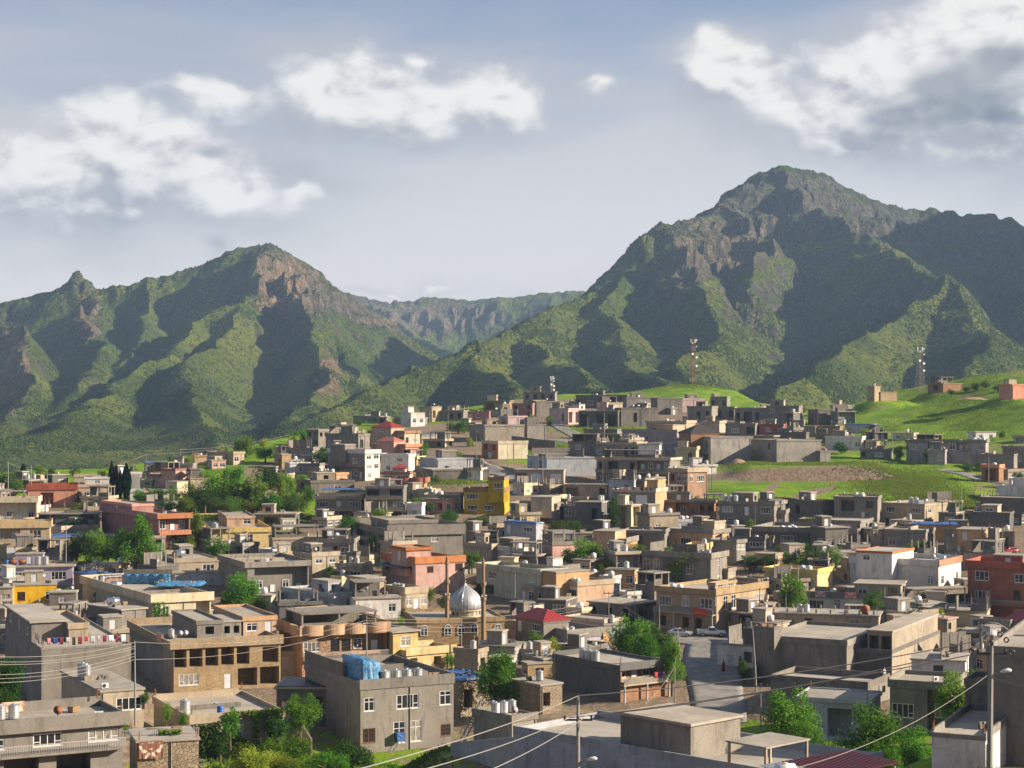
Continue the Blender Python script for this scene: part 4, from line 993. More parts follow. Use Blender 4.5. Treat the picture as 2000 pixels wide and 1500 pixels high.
BAYW = {'W': 1.9, 'O': 1.7, 'g': 1.8, 'p': 1.8, 'q': 1.3, '.': .8, 'k': 1.1}
WR = random.Random(99)
def face_layout(pat, length, z0, z1):
    """holes and fittings for the storeys of one face; s runs along the face"""
    holes, fit = [], []
    rows = pat.split('/') if pat else []
    n = len(rows)
    if not n: return holes, fit
    hs = (z1 - z0) / n
    for ri, row in enumerate(rows):
        zf = z0 + (n - 1 - ri) * hs
        ws = [BAYW.get(c, 1.0) for c in row]; tot = sum(ws); s = 0
        spans = []
        for c, w in zip(row, ws):
            L = length * w / tot; spans.append((c, s, s + L)); s += L
        i = 0
        while i < len(spans):
            c, s0, s1 = spans[i]; mid = (s0 + s1) / 2; bw = s1 - s0; i += 1
            if c == '.': continue
            sill = zf + hs * WR.uniform(.24, .31); wh = q_(min(hs * .52, 1.8) * WR.uniform(.82, 1.05)); wj = WR.uniform(.82, 1.08)
            if c == 'p':
                j = i
                while j < len(spans) and spans[j][0] == 'p': j += 1
                e = spans[j - 1][2]; i = j
                A0, A1 = max(s0 + .1, .25), min(e - .1, length - .25)
                if A1 - A0 < .8: continue
                holes.append((A0, A1, zf + .12, zf + hs - .28, 1.5, True))
                nb = max(int(round((e - s0) / 2.6)), 1)
                for b in range(nb + 1):
                    fit.append(('col', min(max(A0 + (A1 - A0) * b / nb, A0 + .2), A1 - .2), zf + .12, hs - .4, .0, 0))
                for b in range(nb):
                    m_ = A0 + (A1 - A0) * (b + .5) / nb
                    bwid = (A1 - A0) / nb
                    if b % 2 == 0 and bwid > 1.2: fit.append(('w', m_, zf + .12 + hs * .25, q_(min(1.4, bwid * .7)), 1.45, wh))
                    else: fit.append(('d', m_, zf + .125, .9, 1.45, min(2.1, hs - .6)))
                if ri < n - 1 or n == 1 and zf > 1: fit.append(('rail', A0, zf + .12, A1 - A0, .0, .75))
                continue
            if c == 'q':
                holes.append((s0 + .22, s1 - .22, zf + .25, zf + hs - .35, 3.2, True)); continue
            if c in 'wbk': w = q_(min(1.7 * wj, bw * .8)); holes.append((mid - w / 2, mid + w / 2, sill, sill + wh, .16, False)); fit.append((c, mid, sill, w, .1, wh))
            elif c == 'W': w = q_(min(3.0 * wj, bw * .85)); holes.append((mid - w / 2, mid + w / 2, sill - hs * .03, sill - hs * .03 + wh, .16, False)); fit.append(('w', mid, sill - hs * .03, w, .1, wh))
            elif c == 'T': w = q_(min(1.6, bw * .75)); h2 = q_(hs * .68); holes.append((mid - w / 2, mid + w / 2, zf + hs * .16, zf + hs * .16 + h2, .16, False)); fit.append(('w', mid, zf + hs * .16, w, .1, h2))
            elif c == 'a': fit.append(('a', mid, sill, q_(min(1.2, bw * .7)), -.06, q_(min(hs * .55, 1.9))))
            elif c in 'dD': w = min(.95, bw * .7); h2 = min(2.15, hs * .75); holes.append((mid - w / 2 - .08, mid + w / 2 + .08, zf + .06, zf + .06 + h2 + .08, .14, False)); fit.append((c, mid, zf + .06, w, .12, h2))
            elif c == 'o': w = min(1.4, bw * .6); holes.append((mid - w / 2, mid + w / 2, zf + hs * .22, zf + hs * .74, 2.2, True))
            elif c == 'O': w = min(3.2, bw * .8); holes.append((mid - w / 2, mid + w / 2, zf + hs * .08, zf + hs * .80, 2.6, True))
            elif c == 'g': w = q_(min(3.0, bw * .8)); h2 = q_(hs * .72); holes.append((mid - w / 2, mid + w / 2, zf + .03, zf + .03 + h2, .16, False)); fit.append(('g', mid, zf + .03, w, .08, h2))
    return holes, fit

def wall_face(m, to, length, zb, zt, holes, maxd):
    xs = sorted(set([0, length] + [h[0] for h in holes] + [h[1] for h in holes])); zs = sorted(set([zb, zt] + [h[2] for h in holes] + [h[3] for h in holes]))
    for i in range(len(xs) - 1):
        for j in range(len(zs) - 1):
            cx, cz = (xs[i] + xs[i + 1]) / 2, (zs[j] + zs[j + 1]) / 2
            if any(h[0] < cx < h[1] and h[2] < cz < h[3] for h in holes): continue
            m.quad(to(xs[i], 0, zs[j]), to(xs[i + 1], 0, zs[j]), to(xs[i + 1], 0, zs[j + 1]), to(xs[i], 0, zs[j + 1]))
    for (a, b, c, d, dep, back) in holes:
        dep = min(dep, maxd)
        m.quad(to(a, 0, c), to(a, dep, c), to(a, dep, d), to(a, 0, d)); m.quad(to(b, 0, c), to(b, dep, c), to(b, dep, d), to(b, 0, d))
        m.quad(to(a, 0, c), to(b, 0, c), to(b, dep, c), to(a, dep, c)); m.quad(to(a, 0, d), to(b, 0, d), to(b, dep, d), to(a, dep, d))
        m.quad(to(a, dep, c), to(b, dep, c), to(b, dep, d), to(a, dep, d))

def hip_roof(root, M, x0, x1, y0, y1, z, mat, ov=.35):
    m = MB(); h = min(x1 - x0, y1 - y0) * .30
    X0, X1, Y0, Y1 = x0 - ov, x1 + ov, y0 - ov, y1 + ov
    lx, ly = X1 - X0, Y1 - Y0
    if lx >= ly: r0, r1 = ((X0 + ly / 2, (Y0 + Y1) / 2, z + h), (X1 - ly / 2 + .01, (Y0 + Y1) / 2, z + h))
    else: r0, r1 = (((X0 + X1) / 2, Y0 + lx / 2, z + h), ((X0 + X1) / 2, Y1 - lx / 2 + .01, z + h))
    c = [(X0, Y0, z), (X1, Y0, z), (X1, Y1, z), (X0, Y1, z)]
    if lx >= ly:
        m.quad(c[0], c[1], r1, r0); m.quad(c[2], c[3], r0, r1); m.quad(c[1], c[2], r1, r1); m.quad(c[3], c[0], r0, r0)
    else:
        m.quad(c[3], c[0], r0, r1); m.quad(c[1], c[2], r1, r0); m.quad(c[0], c[1], r0, r0); m.quad(c[2], c[3], r1, r1)
    m.box(X0 + .01, X1 - .01, Y0 + .01, Y1 - .01, z - .14, z - .003)
    r = m.build('roof', mat, root, M)
    # standing seams
    s = MB(); n = int((X1 - X0) / .6)
    for i in range(1, n):
        x = X0 + (X1 - X0) * i / n
        if lx >= ly:
            t = min(1, min(x - X0, X1 - x) / (ly / 2))
            s.tube([(x, Y0, z + .03), (x, Y0 + ly / 2 * t, z + h * t + .03)], .03, 4)
        else:
            t = min(x - X0, X1 - x) / (lx / 2)
            s.tube([(x, Y0, z + .03), (x, Y0 + ly / 2 * min(t, 1) * lx / ly, z + h * min(t, 1) + .03)], .03, 4)
    if s.v: s.build('roof_seam', mat, r)
    return r

def block(root, M, A, B, H, col, Lp, Rp, o, zfound=-4.0, wing=False):
    """one mass of a house in its own frame: x along the right face, y along the left face, z up"""
    slab = o.get('slab'); par = 0.0 if slab else o.get('par', .8); ov = o.get('ov', .15)
    zr = H - par if not slab else H
    top_wall = zr - .02
    pw = WC[col]
    hR, fR = face_layout(Rp, A, 0.0, zr - (.25 if slab else .05)); hL, fL = face_layout(Lp, B, 0.0, zr - (.25 if slab else .05))
    toR = lambda s, d, z: (s, d, z)
    toL = lambda s, d, z: (d, s, z)
    m = MB()
    wall_face(m, toR, A, zfound, top_wall, hR, B * .45)
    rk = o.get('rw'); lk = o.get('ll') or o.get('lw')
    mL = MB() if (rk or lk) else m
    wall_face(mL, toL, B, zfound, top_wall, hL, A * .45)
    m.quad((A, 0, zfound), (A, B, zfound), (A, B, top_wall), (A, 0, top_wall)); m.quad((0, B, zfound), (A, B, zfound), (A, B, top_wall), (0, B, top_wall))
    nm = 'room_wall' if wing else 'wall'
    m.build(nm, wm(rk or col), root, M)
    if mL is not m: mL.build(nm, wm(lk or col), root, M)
    # roof
    if slab:
        rs = MB().box(-ov, A + ov, -ov, B + ov, H - .24, H)
        rs.build('roof_slab', wm(o['pc']) if o.get('pc') else mm('roof_screed'), root, M)
    else:
        t = .18; zb = zr - .32 if ov > .1 else zr - .03
        x0, x1, y0, y1 = -ov - .003, A + ov + .003, -ov - .003, B + ov + .003
        MB().quad((t - ov, t - ov, zr - .05), (A + ov - t, t - ov, zr - .05), (A + ov - t, B + ov - t, zr - .05), (t - ov, B + ov - t, zr - .05)).__class__
        rf = MB(); rf.box(x0 + t - .01, x1 - t + .01, y0 + t - .01, y1 - t + .01, zr - .06, zr); rf.build('roof_deck', 'roof_screed', root, M)
        p = MB()
        pk = wm(o.get('pc') or (col if not WC[col][1] == 'stone' else 'be'))
        prc = o.get('prc')
        pr = MB() if prc else p
        pr.box(x0, x1, y0, y0 + t, zb, H)                       # along the right face
        pj = [WR.choice([0, 0, .25, .4]) * par for _ in range(3)] if par > .35 and not wing else [0, 0, 0]
        p.box(x0, x0 + t, y0 + t, y1, zb, H - pj[0]); p.box(x1 - t, x1, y0 + t, y1, zb, H - pj[1] - .002); p.box(x0 + t, x1 - t, y1 - t, y1, zb, H - pj[2])
        if ov > .1:
            p.box(x0 + t, x1 - t, y0 + t, y1 - t, zb, zb + .12)
        if o.get('scallop'):
            n = max(int(A / 3.5), 2)
            for i in range(n):
                cxx = A * (i + .5) / n
                ring = [(cxx + math.cos(math.pi * k / 10) * A / n * .42, y0 - math.sin(math.pi * k / 10) * .7) for k in range(11)]
                for k in range(10):
                    (ax, ay), (bx, by) = ring[k], ring[k + 1]
                    p.quad((ax, ay, zb), (bx, by, zb), (bx, by, H), (ax, ay, H))
                i0 = len(p.v); p.v += [(x, y, H) for x, y in ring]; p.f.append(tuple(range(i0, i0 + 11))); i0 = len(p.v); p.v += [(x, y, zb) for x, y in ring]; p.f.append(tuple(range(i0, i0 + 11)))
            n = max(int(B / 3.5), 2)
            for i in range(n):
                cyy = B * (i + .5) / n
                ring = [(x0 - math.sin(math.pi * k / 10) * .7, cyy + math.cos(math.pi * k / 10) * B / n * .42) for k in range(11)]
                for k in range(10):
                    (ax, ay), (bx, by) = ring[k], ring[k + 1]
                    p.quad((ax, ay, zb), (bx, by, zb), (bx, by, H), (ax, ay, H))
                i0 = len(p.v); p.v += [(x, y, H) for x, y in ring]; p.f.append(tuple(range(i0, i0 + 11))); i0 = len(p.v); p.v += [(x, y, zb) for x, y in ring]; p.f.append(tuple(range(i0, i0 + 11)))
        p.build('parapet', pk, root, M)
        if prc: pr.build('parapet', wm(prc), root, M)
    # fittings
    for fits, isR, ln in ((fR, 1, A), (fL, 0, B)):
        base = M if isR else M @ RZ(-math.pi / 2) @ S3(-1, 1, 1)
        for (k, s, z, w, dep, h) in fits:
            Mf = (M @ T(s, dep, z)) if isR else (M @ T(dep, s, z) @ RZ(-math.pi / 2))
            if k in 'wbk':
                wo_ = link('window', window_mesh(w, h, k), root, Mf); link('glass_pane', pane_mesh(w, h), wo_)
            elif k == 'a':
                a_, g_ = arch_window(w, h); wo_ = link('window', a_, root, Mf); link('glass_pane', g_, wo_)
            elif k in 'dD': link('door', door_mesh(q_(w), q_(h), 'door_white' if k == 'd' else 'door_dark'), root, Mf)
            elif k == 'g': link('roller_shutter', shutter_mesh(w, h), root, Mf)
            elif k == 'col':
                Mc = (M @ T(s, .16, z)) if isR else (M @ T(.16, s, z)); link('column', col_mesh(), root, Mc @ S3(1, 1, h))
            elif k == 'rail':
                Mr = (M @ T(s, .05, z)) if isR else (M @ T(.05, s, z) @ RZ(math.pi / 2) @ S3(1, -1, 1))
                MB().box(.0, w, 0, .1, .0, h).build('balcony_wall', wm(o.get('pc') or 'be'), root, Mr)
    # balconies
    for (face, st_, dep, kind) in o.get('bal', []):
        rows = (Rp if face == 'R' else Lp).split('/'); n = len(rows); hs = (zr - .05) / n; z = hs * st_
        ln = A if face == 'R' else B
        Mb = M if face == 'R' else M @ Matrix(((0, 1, 0, 0), (1, 0, 0, 0), (0, 0, 1, 0), (0, 0, 0, 1)))
        MB().box(-.05, ln + .05, -dep, -.004, z - .2, z).build('balcony_slab', wm('be' if kind == 'wall' else ('or' if kind == 'orange' else col)), root, Mb)
        if kind in ('wall', 'orange'):
            MB().box(-.05, ln + .05, -dep, -dep + .12, z + .003, z + .8).build('balcony_wall', wm('gr' if kind == 'wall' else 'or'), root, Mb)
        else:
            r_ = MB().box(-.05, ln + .05, -dep + .02, -dep + .08, z + .85, z + .92).build('handrail', 'railing', root, Mb)
            bb = MB(); nb = int(ln / .16)
            for i in range(nb + 1):
                x = ln * i / nb; bb.box(x - .02, x + .02, -dep + .03, -dep + .07, z, z + .85)
            b_ = bb.build('baluster', 'railing', r_); b_['kind'] = 'stuff'
        if dep > .85 and st_ == 1 and not kind == 'bars':
            nb = max(int(ln / 4), 1)
            for i in range(nb + 1): link('column', col_mesh(), root, Mb @ T(.2 + (ln - .4) * i / nb, -dep + .2, -1.0) @ S3(1, 1, z - .2 + 1.0))
    if o.get('hip'):
        mat, a0, a1 = o['hip']
        if a1 - a0 < .99:
            xa, xb = A * .15, A * .85; ya, yb = B * a0, B * a1
            MB().box(xa, xb, ya, yb, zr, zr + 1.3).build('pavilion_wall', wm('lp'), root, M)
            hip_roof(root, M, xa, xb, ya, yb, zr + 1.45, mat)
        else: hip_roof(root, M, 0, A, 0, B, H + .15, mat)
    return zr

def unfinished(root, x0, x1, y0, y1, z, rnd, col='gb'):
    """a half-built storey: columns, some block walling, reinforcement sticking out"""
    h = rnd.uniform(2.3, 2.8)
    cols = [(x0 + .15, y0 + .15), (x1 - .15, y0 + .15), (x0 + .15, y1 - .15), (x1 - .15, y1 - .15), ((x0 + x1) / 2, y0 + .15), (x0 + .15, (y0 + y1) / 2)]
    for cx, cy in cols:
        MB().box(-.13, .13, -.13, .13, 0, h).build('bare_column', wm('gr'), root, T(cx, cy, z))
    if rnd.random() < .55: MB().box(x0 - .15, x1 + .15, y0 - .15, y1 + .15, z + h, z + h + .22).build('bare_slab', wm('gr'), root)
    for k in range(rnd.randint(2, 4)):
        hh = rnd.choice([.8, 1.3, h - .02])
        if k == 0: MB().box(x0 + .3, (x0 + x1) / 2 - .15, y0 + .06, y0 + .22, z, z + hh).build('block_infill', wm(col), root)
        elif k == 1: MB().box(x0 + .06, x0 + .22, y0 + .3, (y0 + y1) / 2 - .15, z, z + hh).build('block_infill', wm(col), root)
        elif k == 2: MB().box(x0 + .3, x1 - .3, y1 - .24, y1 - .08, z, z + h - .02).build('block_infill', wm(col), root)
        else: MB().box(x1 - .24, x1 - .08, y0 + .3, y1 - .3, z, z + hh).build('block_infill', wm(col), root)
    for cx, cy in cols:
        MB().tube([(cx, cy, z + h), (cx + rnd.uniform(-.1, .1), cy, z + h + rnd.uniform(.5, 1.0))], .03, 4).tube([(cx + .1, cy, z + h), (cx + .1 + rnd.uniform(-.1, .1), cy + .05, z + h + rnd.uniform(.5, 1.0))], .03, 4).build('rebar_bundle', 'rust', root)

# ------------------------------------------------------------------ things that stand on the roofs
def tank_upright(big):
    r, h = (.62, 1.55) if big else (.5, 1.2)
    def body():
        m = MB(); pr = []
        n = 5
        for i in range(n):
            z0 = .12 + h * i / n; z1 = .12 + h * (i + 1) / n
            pr += [(r, z0), (r, z1 - .07), (r * 1.035, z1 - .035)]
        pr += [(r, h + .12)]
        m.lathe([(r, .12)] + pr, 18); return m.mesh('tank_body', 'galvanised')
    def lid(): return MB().lathe([(r * 1.03, h + .12), (r * 1.03, h + .16), (r * .35, h + .27), (r * .33, h + .33), (.02, h + .34)], 18).mesh('tank_lid', 'galvanised')
    def base():
        m = MB()
        for i in range(4):
            a = math.pi / 2 * i + .4; m.box(math.cos(a) * r * .7 - .06, math.cos(a) * r * .7 + .06, math.sin(a) * r * .7 - .06, math.sin(a) * r * .7 + .06, 0, .125)
        return m.mesh('tank_foot', 'dark_metal')
    return [('tank_body', cached(('tb', big), body)), ('tank_lid', cached(('tl', big), lid)), ('tank_foot', cached(('tf', big), base))]
def tank_lying(mat, r, L, legs=True):
    def body():
        m = MB(); m.tube([(x, 0, r + .28) for x in (-L / 2 - .14, -L / 2 - .10, -L / 2, -L / 6, -L / 6 + .02, L / 6, L / 6 + .02, L / 2, L / 2 + .10, L / 2 + .14)], [r * .25, r * .7, r, r, r * 1.02, r * 1.02, r, r, r * .7, r * .25], 20)
        return m.mesh('tank_body', mat, True)
    def leg():
        m = MB(); m.box(-.07, .07, -r * .8, r * .8, 0, .34); return m.mesh('tank_leg', 'dark_metal')
    def hatch(): return MB().lathe([(.17, 2 * r + .25), (.17, 2 * r + .34), (.05, 2 * r + .37)], 10).mesh('tank_hatch', mat)
    k = (mat, r, L)
    return [('tank_body', cached(('lb',) + k, body)), ('tank_leg', cached(('ll',) + k, leg)), ('tank_hatch', cached(('lh',) + k, hatch))]
def tank_box():
    def body():
        m = MB(); m.lathe([(.46, .05), (.56, .1), (.58, .5), (.60, .53), (.58, .56), (.57, .95), (.5, 1.08), (.2, 1.16), (.19, 1.24), (.02, 1.25)], 14); return m.mesh('tank_body', 'white_plastic', True)
    def band(): return MB().lathe([(.6, .70), (.615, .72), (.6, .74)], 14).mesh('tank_band', 'galvanised')
    return [('tank_body', cached('wb', body)), ('tank_band', cached('wbd', band))]
def tank_blue():
    def body(): return MB().lathe([(.38, 0), (.40, .05), (.42, .35), (.40, .38), (.42, .42), (.42, .7), (.40, .73), (.42, .77), (.40, 1.05), (.36, 1.1)], 14).mesh('drum_body', 'blue_plastic', True)
    def lid(): return MB().lathe([(.39, 1.1), (.39, 1.14), (.02, 1.17)], 14).mesh('drum_lid', 'blue_plastic')
    return [('drum_body', cached('bb', body)), ('drum_lid', cached('bl', lid))]
def dish_parts(rust=False):
    def bowl():
        m = MB(); n = 14; rr = [(.0, .0), (.2, .02), (.36, .06), (.45, .10)]
        m.lathe([(r, z) for r, z in rr], n); mm_ = m.mesh('dish', 'rust' if rust else 'sheet_metal', True); mm_.transform(Matrix.Translation((0, -.1, .95)) @ Matrix.Rotation(R(62), 4, 'X')); return mm_
    def mast(): return MB().tube([(0, 0, 0), (0, 0, .95)], .035, 6).tube([(0, -.1, .9), (0, -.75, 1.15)], .018, 5).mesh('dish_mast', 'dark_metal')
    return [('dish', cached(('dish', rust), bowl)), ('dish_mast', cached('dm', mast))]
def ac_parts():
    def body(): return MB().box(-.42, .42, -.16, .16, .08, .68).mesh('unit_case', 'white_plastic')
    def fan():
        m = MB(); m.tube([(-.12, -.165, .38), (-.12, -.175, .38)], .24, 14)
        for i in range(3): m.tube([(-.12 + .24 * math.cos(t) * (.35 + .3 * i), -.18, .38 + .24 * math.sin(t) * (.35 + .3 * i)) for t in [k * .5236 for k in range(13)]], .008, 4)
        return m.mesh('fan_grille', 'dark_metal')
    def foot(): return MB().box(-.35, -.28, -.2, .2, 0, .08).box(.28, .35, -.2, .2, 0, .08).mesh('unit_foot', 'dark_metal')
    return [('unit_case', cached('acb', body)), ('fan_grille', cached('acf', fan)), ('unit_foot', cached('acl', foot))]
KIND = {'u': (lambda: tank_upright(0), 'water_tank', 'galvanised water tank', 1.25), 'U': (lambda: tank_upright(1), 'water_tank', 'galvanised water tank', 1.5),
        'h': (lambda: tank_lying('shiny_steel', .72, 1.9), 'cylinder_tank', 'shiny steel cylinder tank', 2.9), 't': (lambda: tank_upright(0), 'water_tank', 'galvanised water tank', 1.4),
        'w': (lambda: tank_box(), 'plastic_tank', 'white plastic tank', 1.5), 'b': (lambda: tank_blue(), 'drum', 'blue plastic drum', 1.2),
        'r': (lambda: tank_lying('rust', .45, 1.2), 'barrel', 'rusty lying barrel', 1.9), 'R': (lambda: tank_lying('rust', .7, 1.5), 'barrel', 'large rusty lying barrel', 2.4),
        'd': (lambda: dish_parts(), 'satellite_dish', 'white satellite dish', 1.2), 'D': (lambda: dish_parts(True), 'satellite_dish', 'brown satellite dish', 1.2), 'a': (lambda: ac_parts(), 'air_conditioner', 'white air conditioner', 1.2)}
CATS = {'water_tank': 'water tank', 'cylinder_tank': 'water tank', 'plastic_tank': 'water tank', 'drum': 'drum', 'barrel': 'barrel', 'satellite_dish': 'satellite dish', 'air_conditioner': 'air conditioner'}
def crate_parts():
    def body(): return MB().box(-.45, .45, -.35, .35, .06, .62).mesh('crate_body', 'timber')
    def slat():
        m = MB()
        for i in range(4): m.box(-.48, .48, -.38, -.352, .1 + i * .14, .2 + i * .14)
        return m.mesh('crate_slats', 'timber')
    return [('crate_body', cached('crb', body)), ('crate_slats', cached('crs', slat))]
def blocks_parts():
    out = []
    bm = cached('blk', lambda: MB().box(-.2, .2, -.1, .1, 0, .2).mesh('block', wm('gb')))
    return [('block', bm)] * 9
def planks_parts():
    pm = cached('plank', lambda: MB().box(-1.3, 1.3, -.09, .09, 0, .05).mesh('plank', 'timber'))
    return [('plank', pm)] * 5
KIND['c'] = (crate_parts, 'crate', 'brown wooden crate', 1.2)
KIND['k'] = (blocks_parts, 'block_pile', 'small pile of grey blocks', 1.4)
KIND['l'] = (planks_parts, 'plank_pile', 'stack of timber planks', 1.6)
CATS.update(crate='crate', block_pile='block pile', plank_pile='plank pile')
ROOF = []          # roof things with the house they stand on
def assemble(name, parts, M):
    root = empty(name, M)
    for i, (n, me) in enumerate(parts):
        link(n, me, root, T(.42 * (i % 3 - 1) + .06 * (i // 3), .12 * math.sin(i * 2.3), .2 * (i // 3)) @ RZ(.15 * math.sin(i * 5)) if n == 'block' else T(.08 * math.sin(i * 3), .12 * (i % 3), .055 * (i // 3)) @ RZ(.1 * math.sin(i * 4)) if n == 'plank' else None)
    return root
def put_kind(k, W_, house):
    fn, name, desc, step = KIND[k]
    o = assemble(name, fn(), W_)
    p = W_.translation; ROOF.append((o, name, desc, house, 1000 + p.x / p.y * F))
    return o

def wavy_sheet(name, mat, x0, x1, y0, y1, z, amp, drop, seed, parent=None, M=None):
    """a slack tarpaulin with thickness, hanging over its edges"""
    rs = np.random.RandomState(seed); n, k = 22, 14
    m = MB(); g_ = {}
    for lay in (0, 1):
        for i in range(n + 1):
            for j in range(k + 1):
                s, t = i / n, j / k
                e = min(s, 1 - s, t, 1 - t)
                zz = z + amp * (math.sin(s * 23 + seed) * math.cos(t * 17 + seed * 2) * .5 + rs.rand() - .5) - (drop if e < .001 else 0) - lay * .03
                g_[lay, i, j] = len(m.v); m.v.append((x0 + (x1 - x0) * s, y0 + (y1 - y0) * t, zz))
        for i in range(n):
            for j in range(k):
                f = (g_[lay, i, j], g_[lay, i + 1, j], g_[lay, i + 1, j + 1], g_[lay, i, j + 1]); m.f.append(f if not lay else f[::-1])
    return m.build(name, mat, parent, M, True)
def tyre_mesh():
    def f():
        m = MB(); n = 14
        for i in range(n):
            for j in range(8):
                a, b = 2 * math.pi * i / n, 2 * math.pi * j / 8
                m.v.append(((.26 + .09 * math.cos(b)) * math.cos(a), (.26 + .09 * math.cos(b)) * math.sin(a), .09 + .09 * math.sin(b)))
        for i in range(n):
            for j in range(8):
                m.f.append((i * 8 + j, ((i + 1) % n) * 8 + j, ((i + 1) % n) * 8 + (j + 1) % 8, i * 8 + (j + 1) % 8))
        return m.mesh('tyre', 'tyre', True)
    return cached('tyre', f)

# ------------------------------------------------------------------ build every house
HOUSES = {}
TYRES = []
UNNAMED = []
for hi, (row, hp) in enumerate(zip(HS, HP)):
    nick, uL, uC, uR, vt, vb, th, col, Lp, Rp, o = row
    Y, C, a, A, B, H = hp
    MW = T(*C) @ RZ(a)
    root = empty('house', MW)
    I = Matrix.Identity(4)
    if nick and nick.startswith('near house'): root.name = 'near_house'
    zr = block(root, I, A, B, H, col, Lp, Rp, o)
    for (s0, s1, t0, t1, h, c2, l2, r2, o2) in o.get('wings', []):
        Mw = T(s0 * A, t0 * B, zr - .003)
        block(root, Mw, max((s1 - s0) * A, 1.2), max((t1 - t0) * B, 1.2), h, c2, l2, r2, o2, zfound=-.2 if s0 >= 0 and s1 <= 1 else -3.0, wing=True)
    ar = random.Random(hi * 3 + 1)
    if not o.get('wings') and not o.get('tarp') and not o.get('hip') and not o.get('canopy') and not o.get('stubs') and A > 4 and B > 4 and ar.random() < .5 and Y > 235 and not (nick and (nick.startswith('near') or nick.startswith('big grey') or nick.startswith('corner') or nick.startswith('silver') or 'bare' in nick or nick.startswith('stone'))):
        s0 = ar.uniform(.05, .5); t0 = ar.uniform(.35, .55)
        if ar.random() < .35: unfinished(root, A * .05, A * ar.uniform(.6, .95), B * .2, B * .9, zr, ar)
        else:
          c2 = ar.choice([col, 'gb', 'gr', 'be', 'bb'])
          block(root, T(s0 * A, t0 * B, zr - .003), min(ar.uniform(.3, .45) * A, 5.5), min(ar.uniform(.3, .42) * B, 5.5), ar.uniform(2.1, 2.6), c2, ar.choice(['w', '.', 'd', 'o']), ar.choice(['d', 'w', '.', 'o']), dict(slab=ar.random() < .6, ov=.15, par=.3), zfound=-.2, wing=True)
    if ar.random() < .4 and zr > 0 and not o.get('tarp') and not o.get('hip') and B > 6 and not (nick and nick.startswith('near')):
        yy0 = ar.uniform(.3, .7) * B
        MB().box(.3, A * ar.uniform(.4, .9), yy0, yy0 + .15, zr, zr + ar.uniform(.5, 1.1)).build('roof_partition', wm(ar.choice(['gb', 'bb'])), root, I)
    if o.get('canopy'):
        for i in range(4): link('canopy_post', cached('cpost', lambda: MB().tube([(0, 0, 0), (0, 0, 1)], .05, 6).mesh('canopy_post', 'steel_pole')), root, T(.4, B * (.08 + .26 * i), zr) @ S3(1, 1, 2.2))
        wavy_sheet('canopy', o['canopy'], .1, A * .8, B * .05, B * .9, zr + 2.25, .08, .15, hi, root, I)
    if o.get('stair'):
        m = MB(); n = 12
        for i in range(n):
            m.box(A * .35 + i * .28, A * .35 + (i + 1) * .28, -.9, -.004, -.5, zr * (i + 1) / n)
        m.build('outside_stair', wm('be'), root, I)
    if o.get('stubs'):
        for i in range(8):
            for j in range(2): MB().box(-.16, .16, -.16, .16, 0, .7).build('column_stub', wm('be'), root, T(.5 + j * (A - 1), B * (.04 + .13 * i), zr + .003))
    if o.get('tarpL'):
        wavy_sheet('terrace_tarp', 'black_tarp', -2.5, .5, B * .1, B * .95, zr - 1.0, .1, .25, hi, root, I)
    if nick: LAND.append((nick, (uL + uR) / 2, (vt + vb) / 2))
    rec = dict(root=root, nick=nick, u=(max(uL, 0) + min(uR, 2000)) / 2, v=(vt + vb) / 2, desc=WC[o.get('rw') or col][2] + ' house', A=A, B=B, zr=zr, M=MW, H=H)
    HOUSES[nick or hi] = rec
    if not nick: UNNAMED.append(rec)
    rnd = random.Random(hi)
    for (kinds, s, t) in o.get('tk', []) + o.get('ck', []):
        off = 0; along_left = s < 0 or a > R(50)
        for k in kinds:
            st_ = KIND[k][3]
            x = min(max(s * A, .75), max(A - .75, .75)); y = min(max(t * B, .75), max(B - .75, .75))
            if along_left: y = max(min(y - off, B - .8), .8)
            else: x = x + off
            off += st_
            ry = rnd.uniform(-.2, .2) + (R(90) if k in 'h' and along_left else 0)
            put_kind(k, MW @ T(x, y, zr + .003) @ RZ(ry), rec)
    if zr > 0 and not o.get('tarp') and not o.get('hip') and not (nick and nick.startswith('near')):
        for k in ''.join(rnd.choice('akcldkacl') for _ in range(rnd.choice([0, 1, 1, 2, 2, 3]))):
            put_kind(k, MW @ T(rnd.uniform(.15, .85) * A, rnd.uniform(.1, .9) * B, zr + .003) @ RZ(rnd.uniform(-.6, .6) + (-.6 if k == 'd' else 0)), rec)
        if rnd.random() < .35:
            for cx, cy in ((.15, .15), (A - .15, .15), (.15, B - .15), (A - .15, B - .15)):
                m = MB()
                for q in range(4): m.tube([(cx + .1 * (q % 2), cy + .1 * (q // 2), H - .1), (cx + .1 * (q % 2) + rnd.uniform(-.08, .08), cy + .1 * (q // 2), H + rnd.uniform(.5, 1.0))], .02, 4)
                m.build('rebar_bundle', 'rust', root)
        if rnd.random() < .6 and A > 3:
            xx = rnd.choice([.25, A - .25, A * .5 + .3]); MB().tube([(xx, -.07, -2), (xx, -.07, zr - .35)], .06, 6).build('drain_pipe', 'steel_pole', root)
    if o.get('tarp'):
        Mt = MW @ T(0, 0, H + .10)
        t_ = wavy_sheet('tarpaulin', o['tarp'], -.3, A + .3, -.3, B + .3, 0, .10, .32, hi, None, Mt)
        rec['tarp'] = t_
        cn = {'deep_blue_tarp': 'blue', 'blue_tarp': 'blue', 'black_tarp': 'black', 'grey_tarp': 'grey'}[o['tarp']]
        ROOF.append((t_, 'tarpaulin', cn + ' tarpaulin spread', rec, rec['u']))
        for i in range(o.get('tyres', 0)):
            ty = link('tyre', tyre_mesh(), None, MW @ T(rnd.uniform(.3, A - .3), rnd.uniform(.3, B - .3), H + .2))
            TYRES.append((ty, rec))
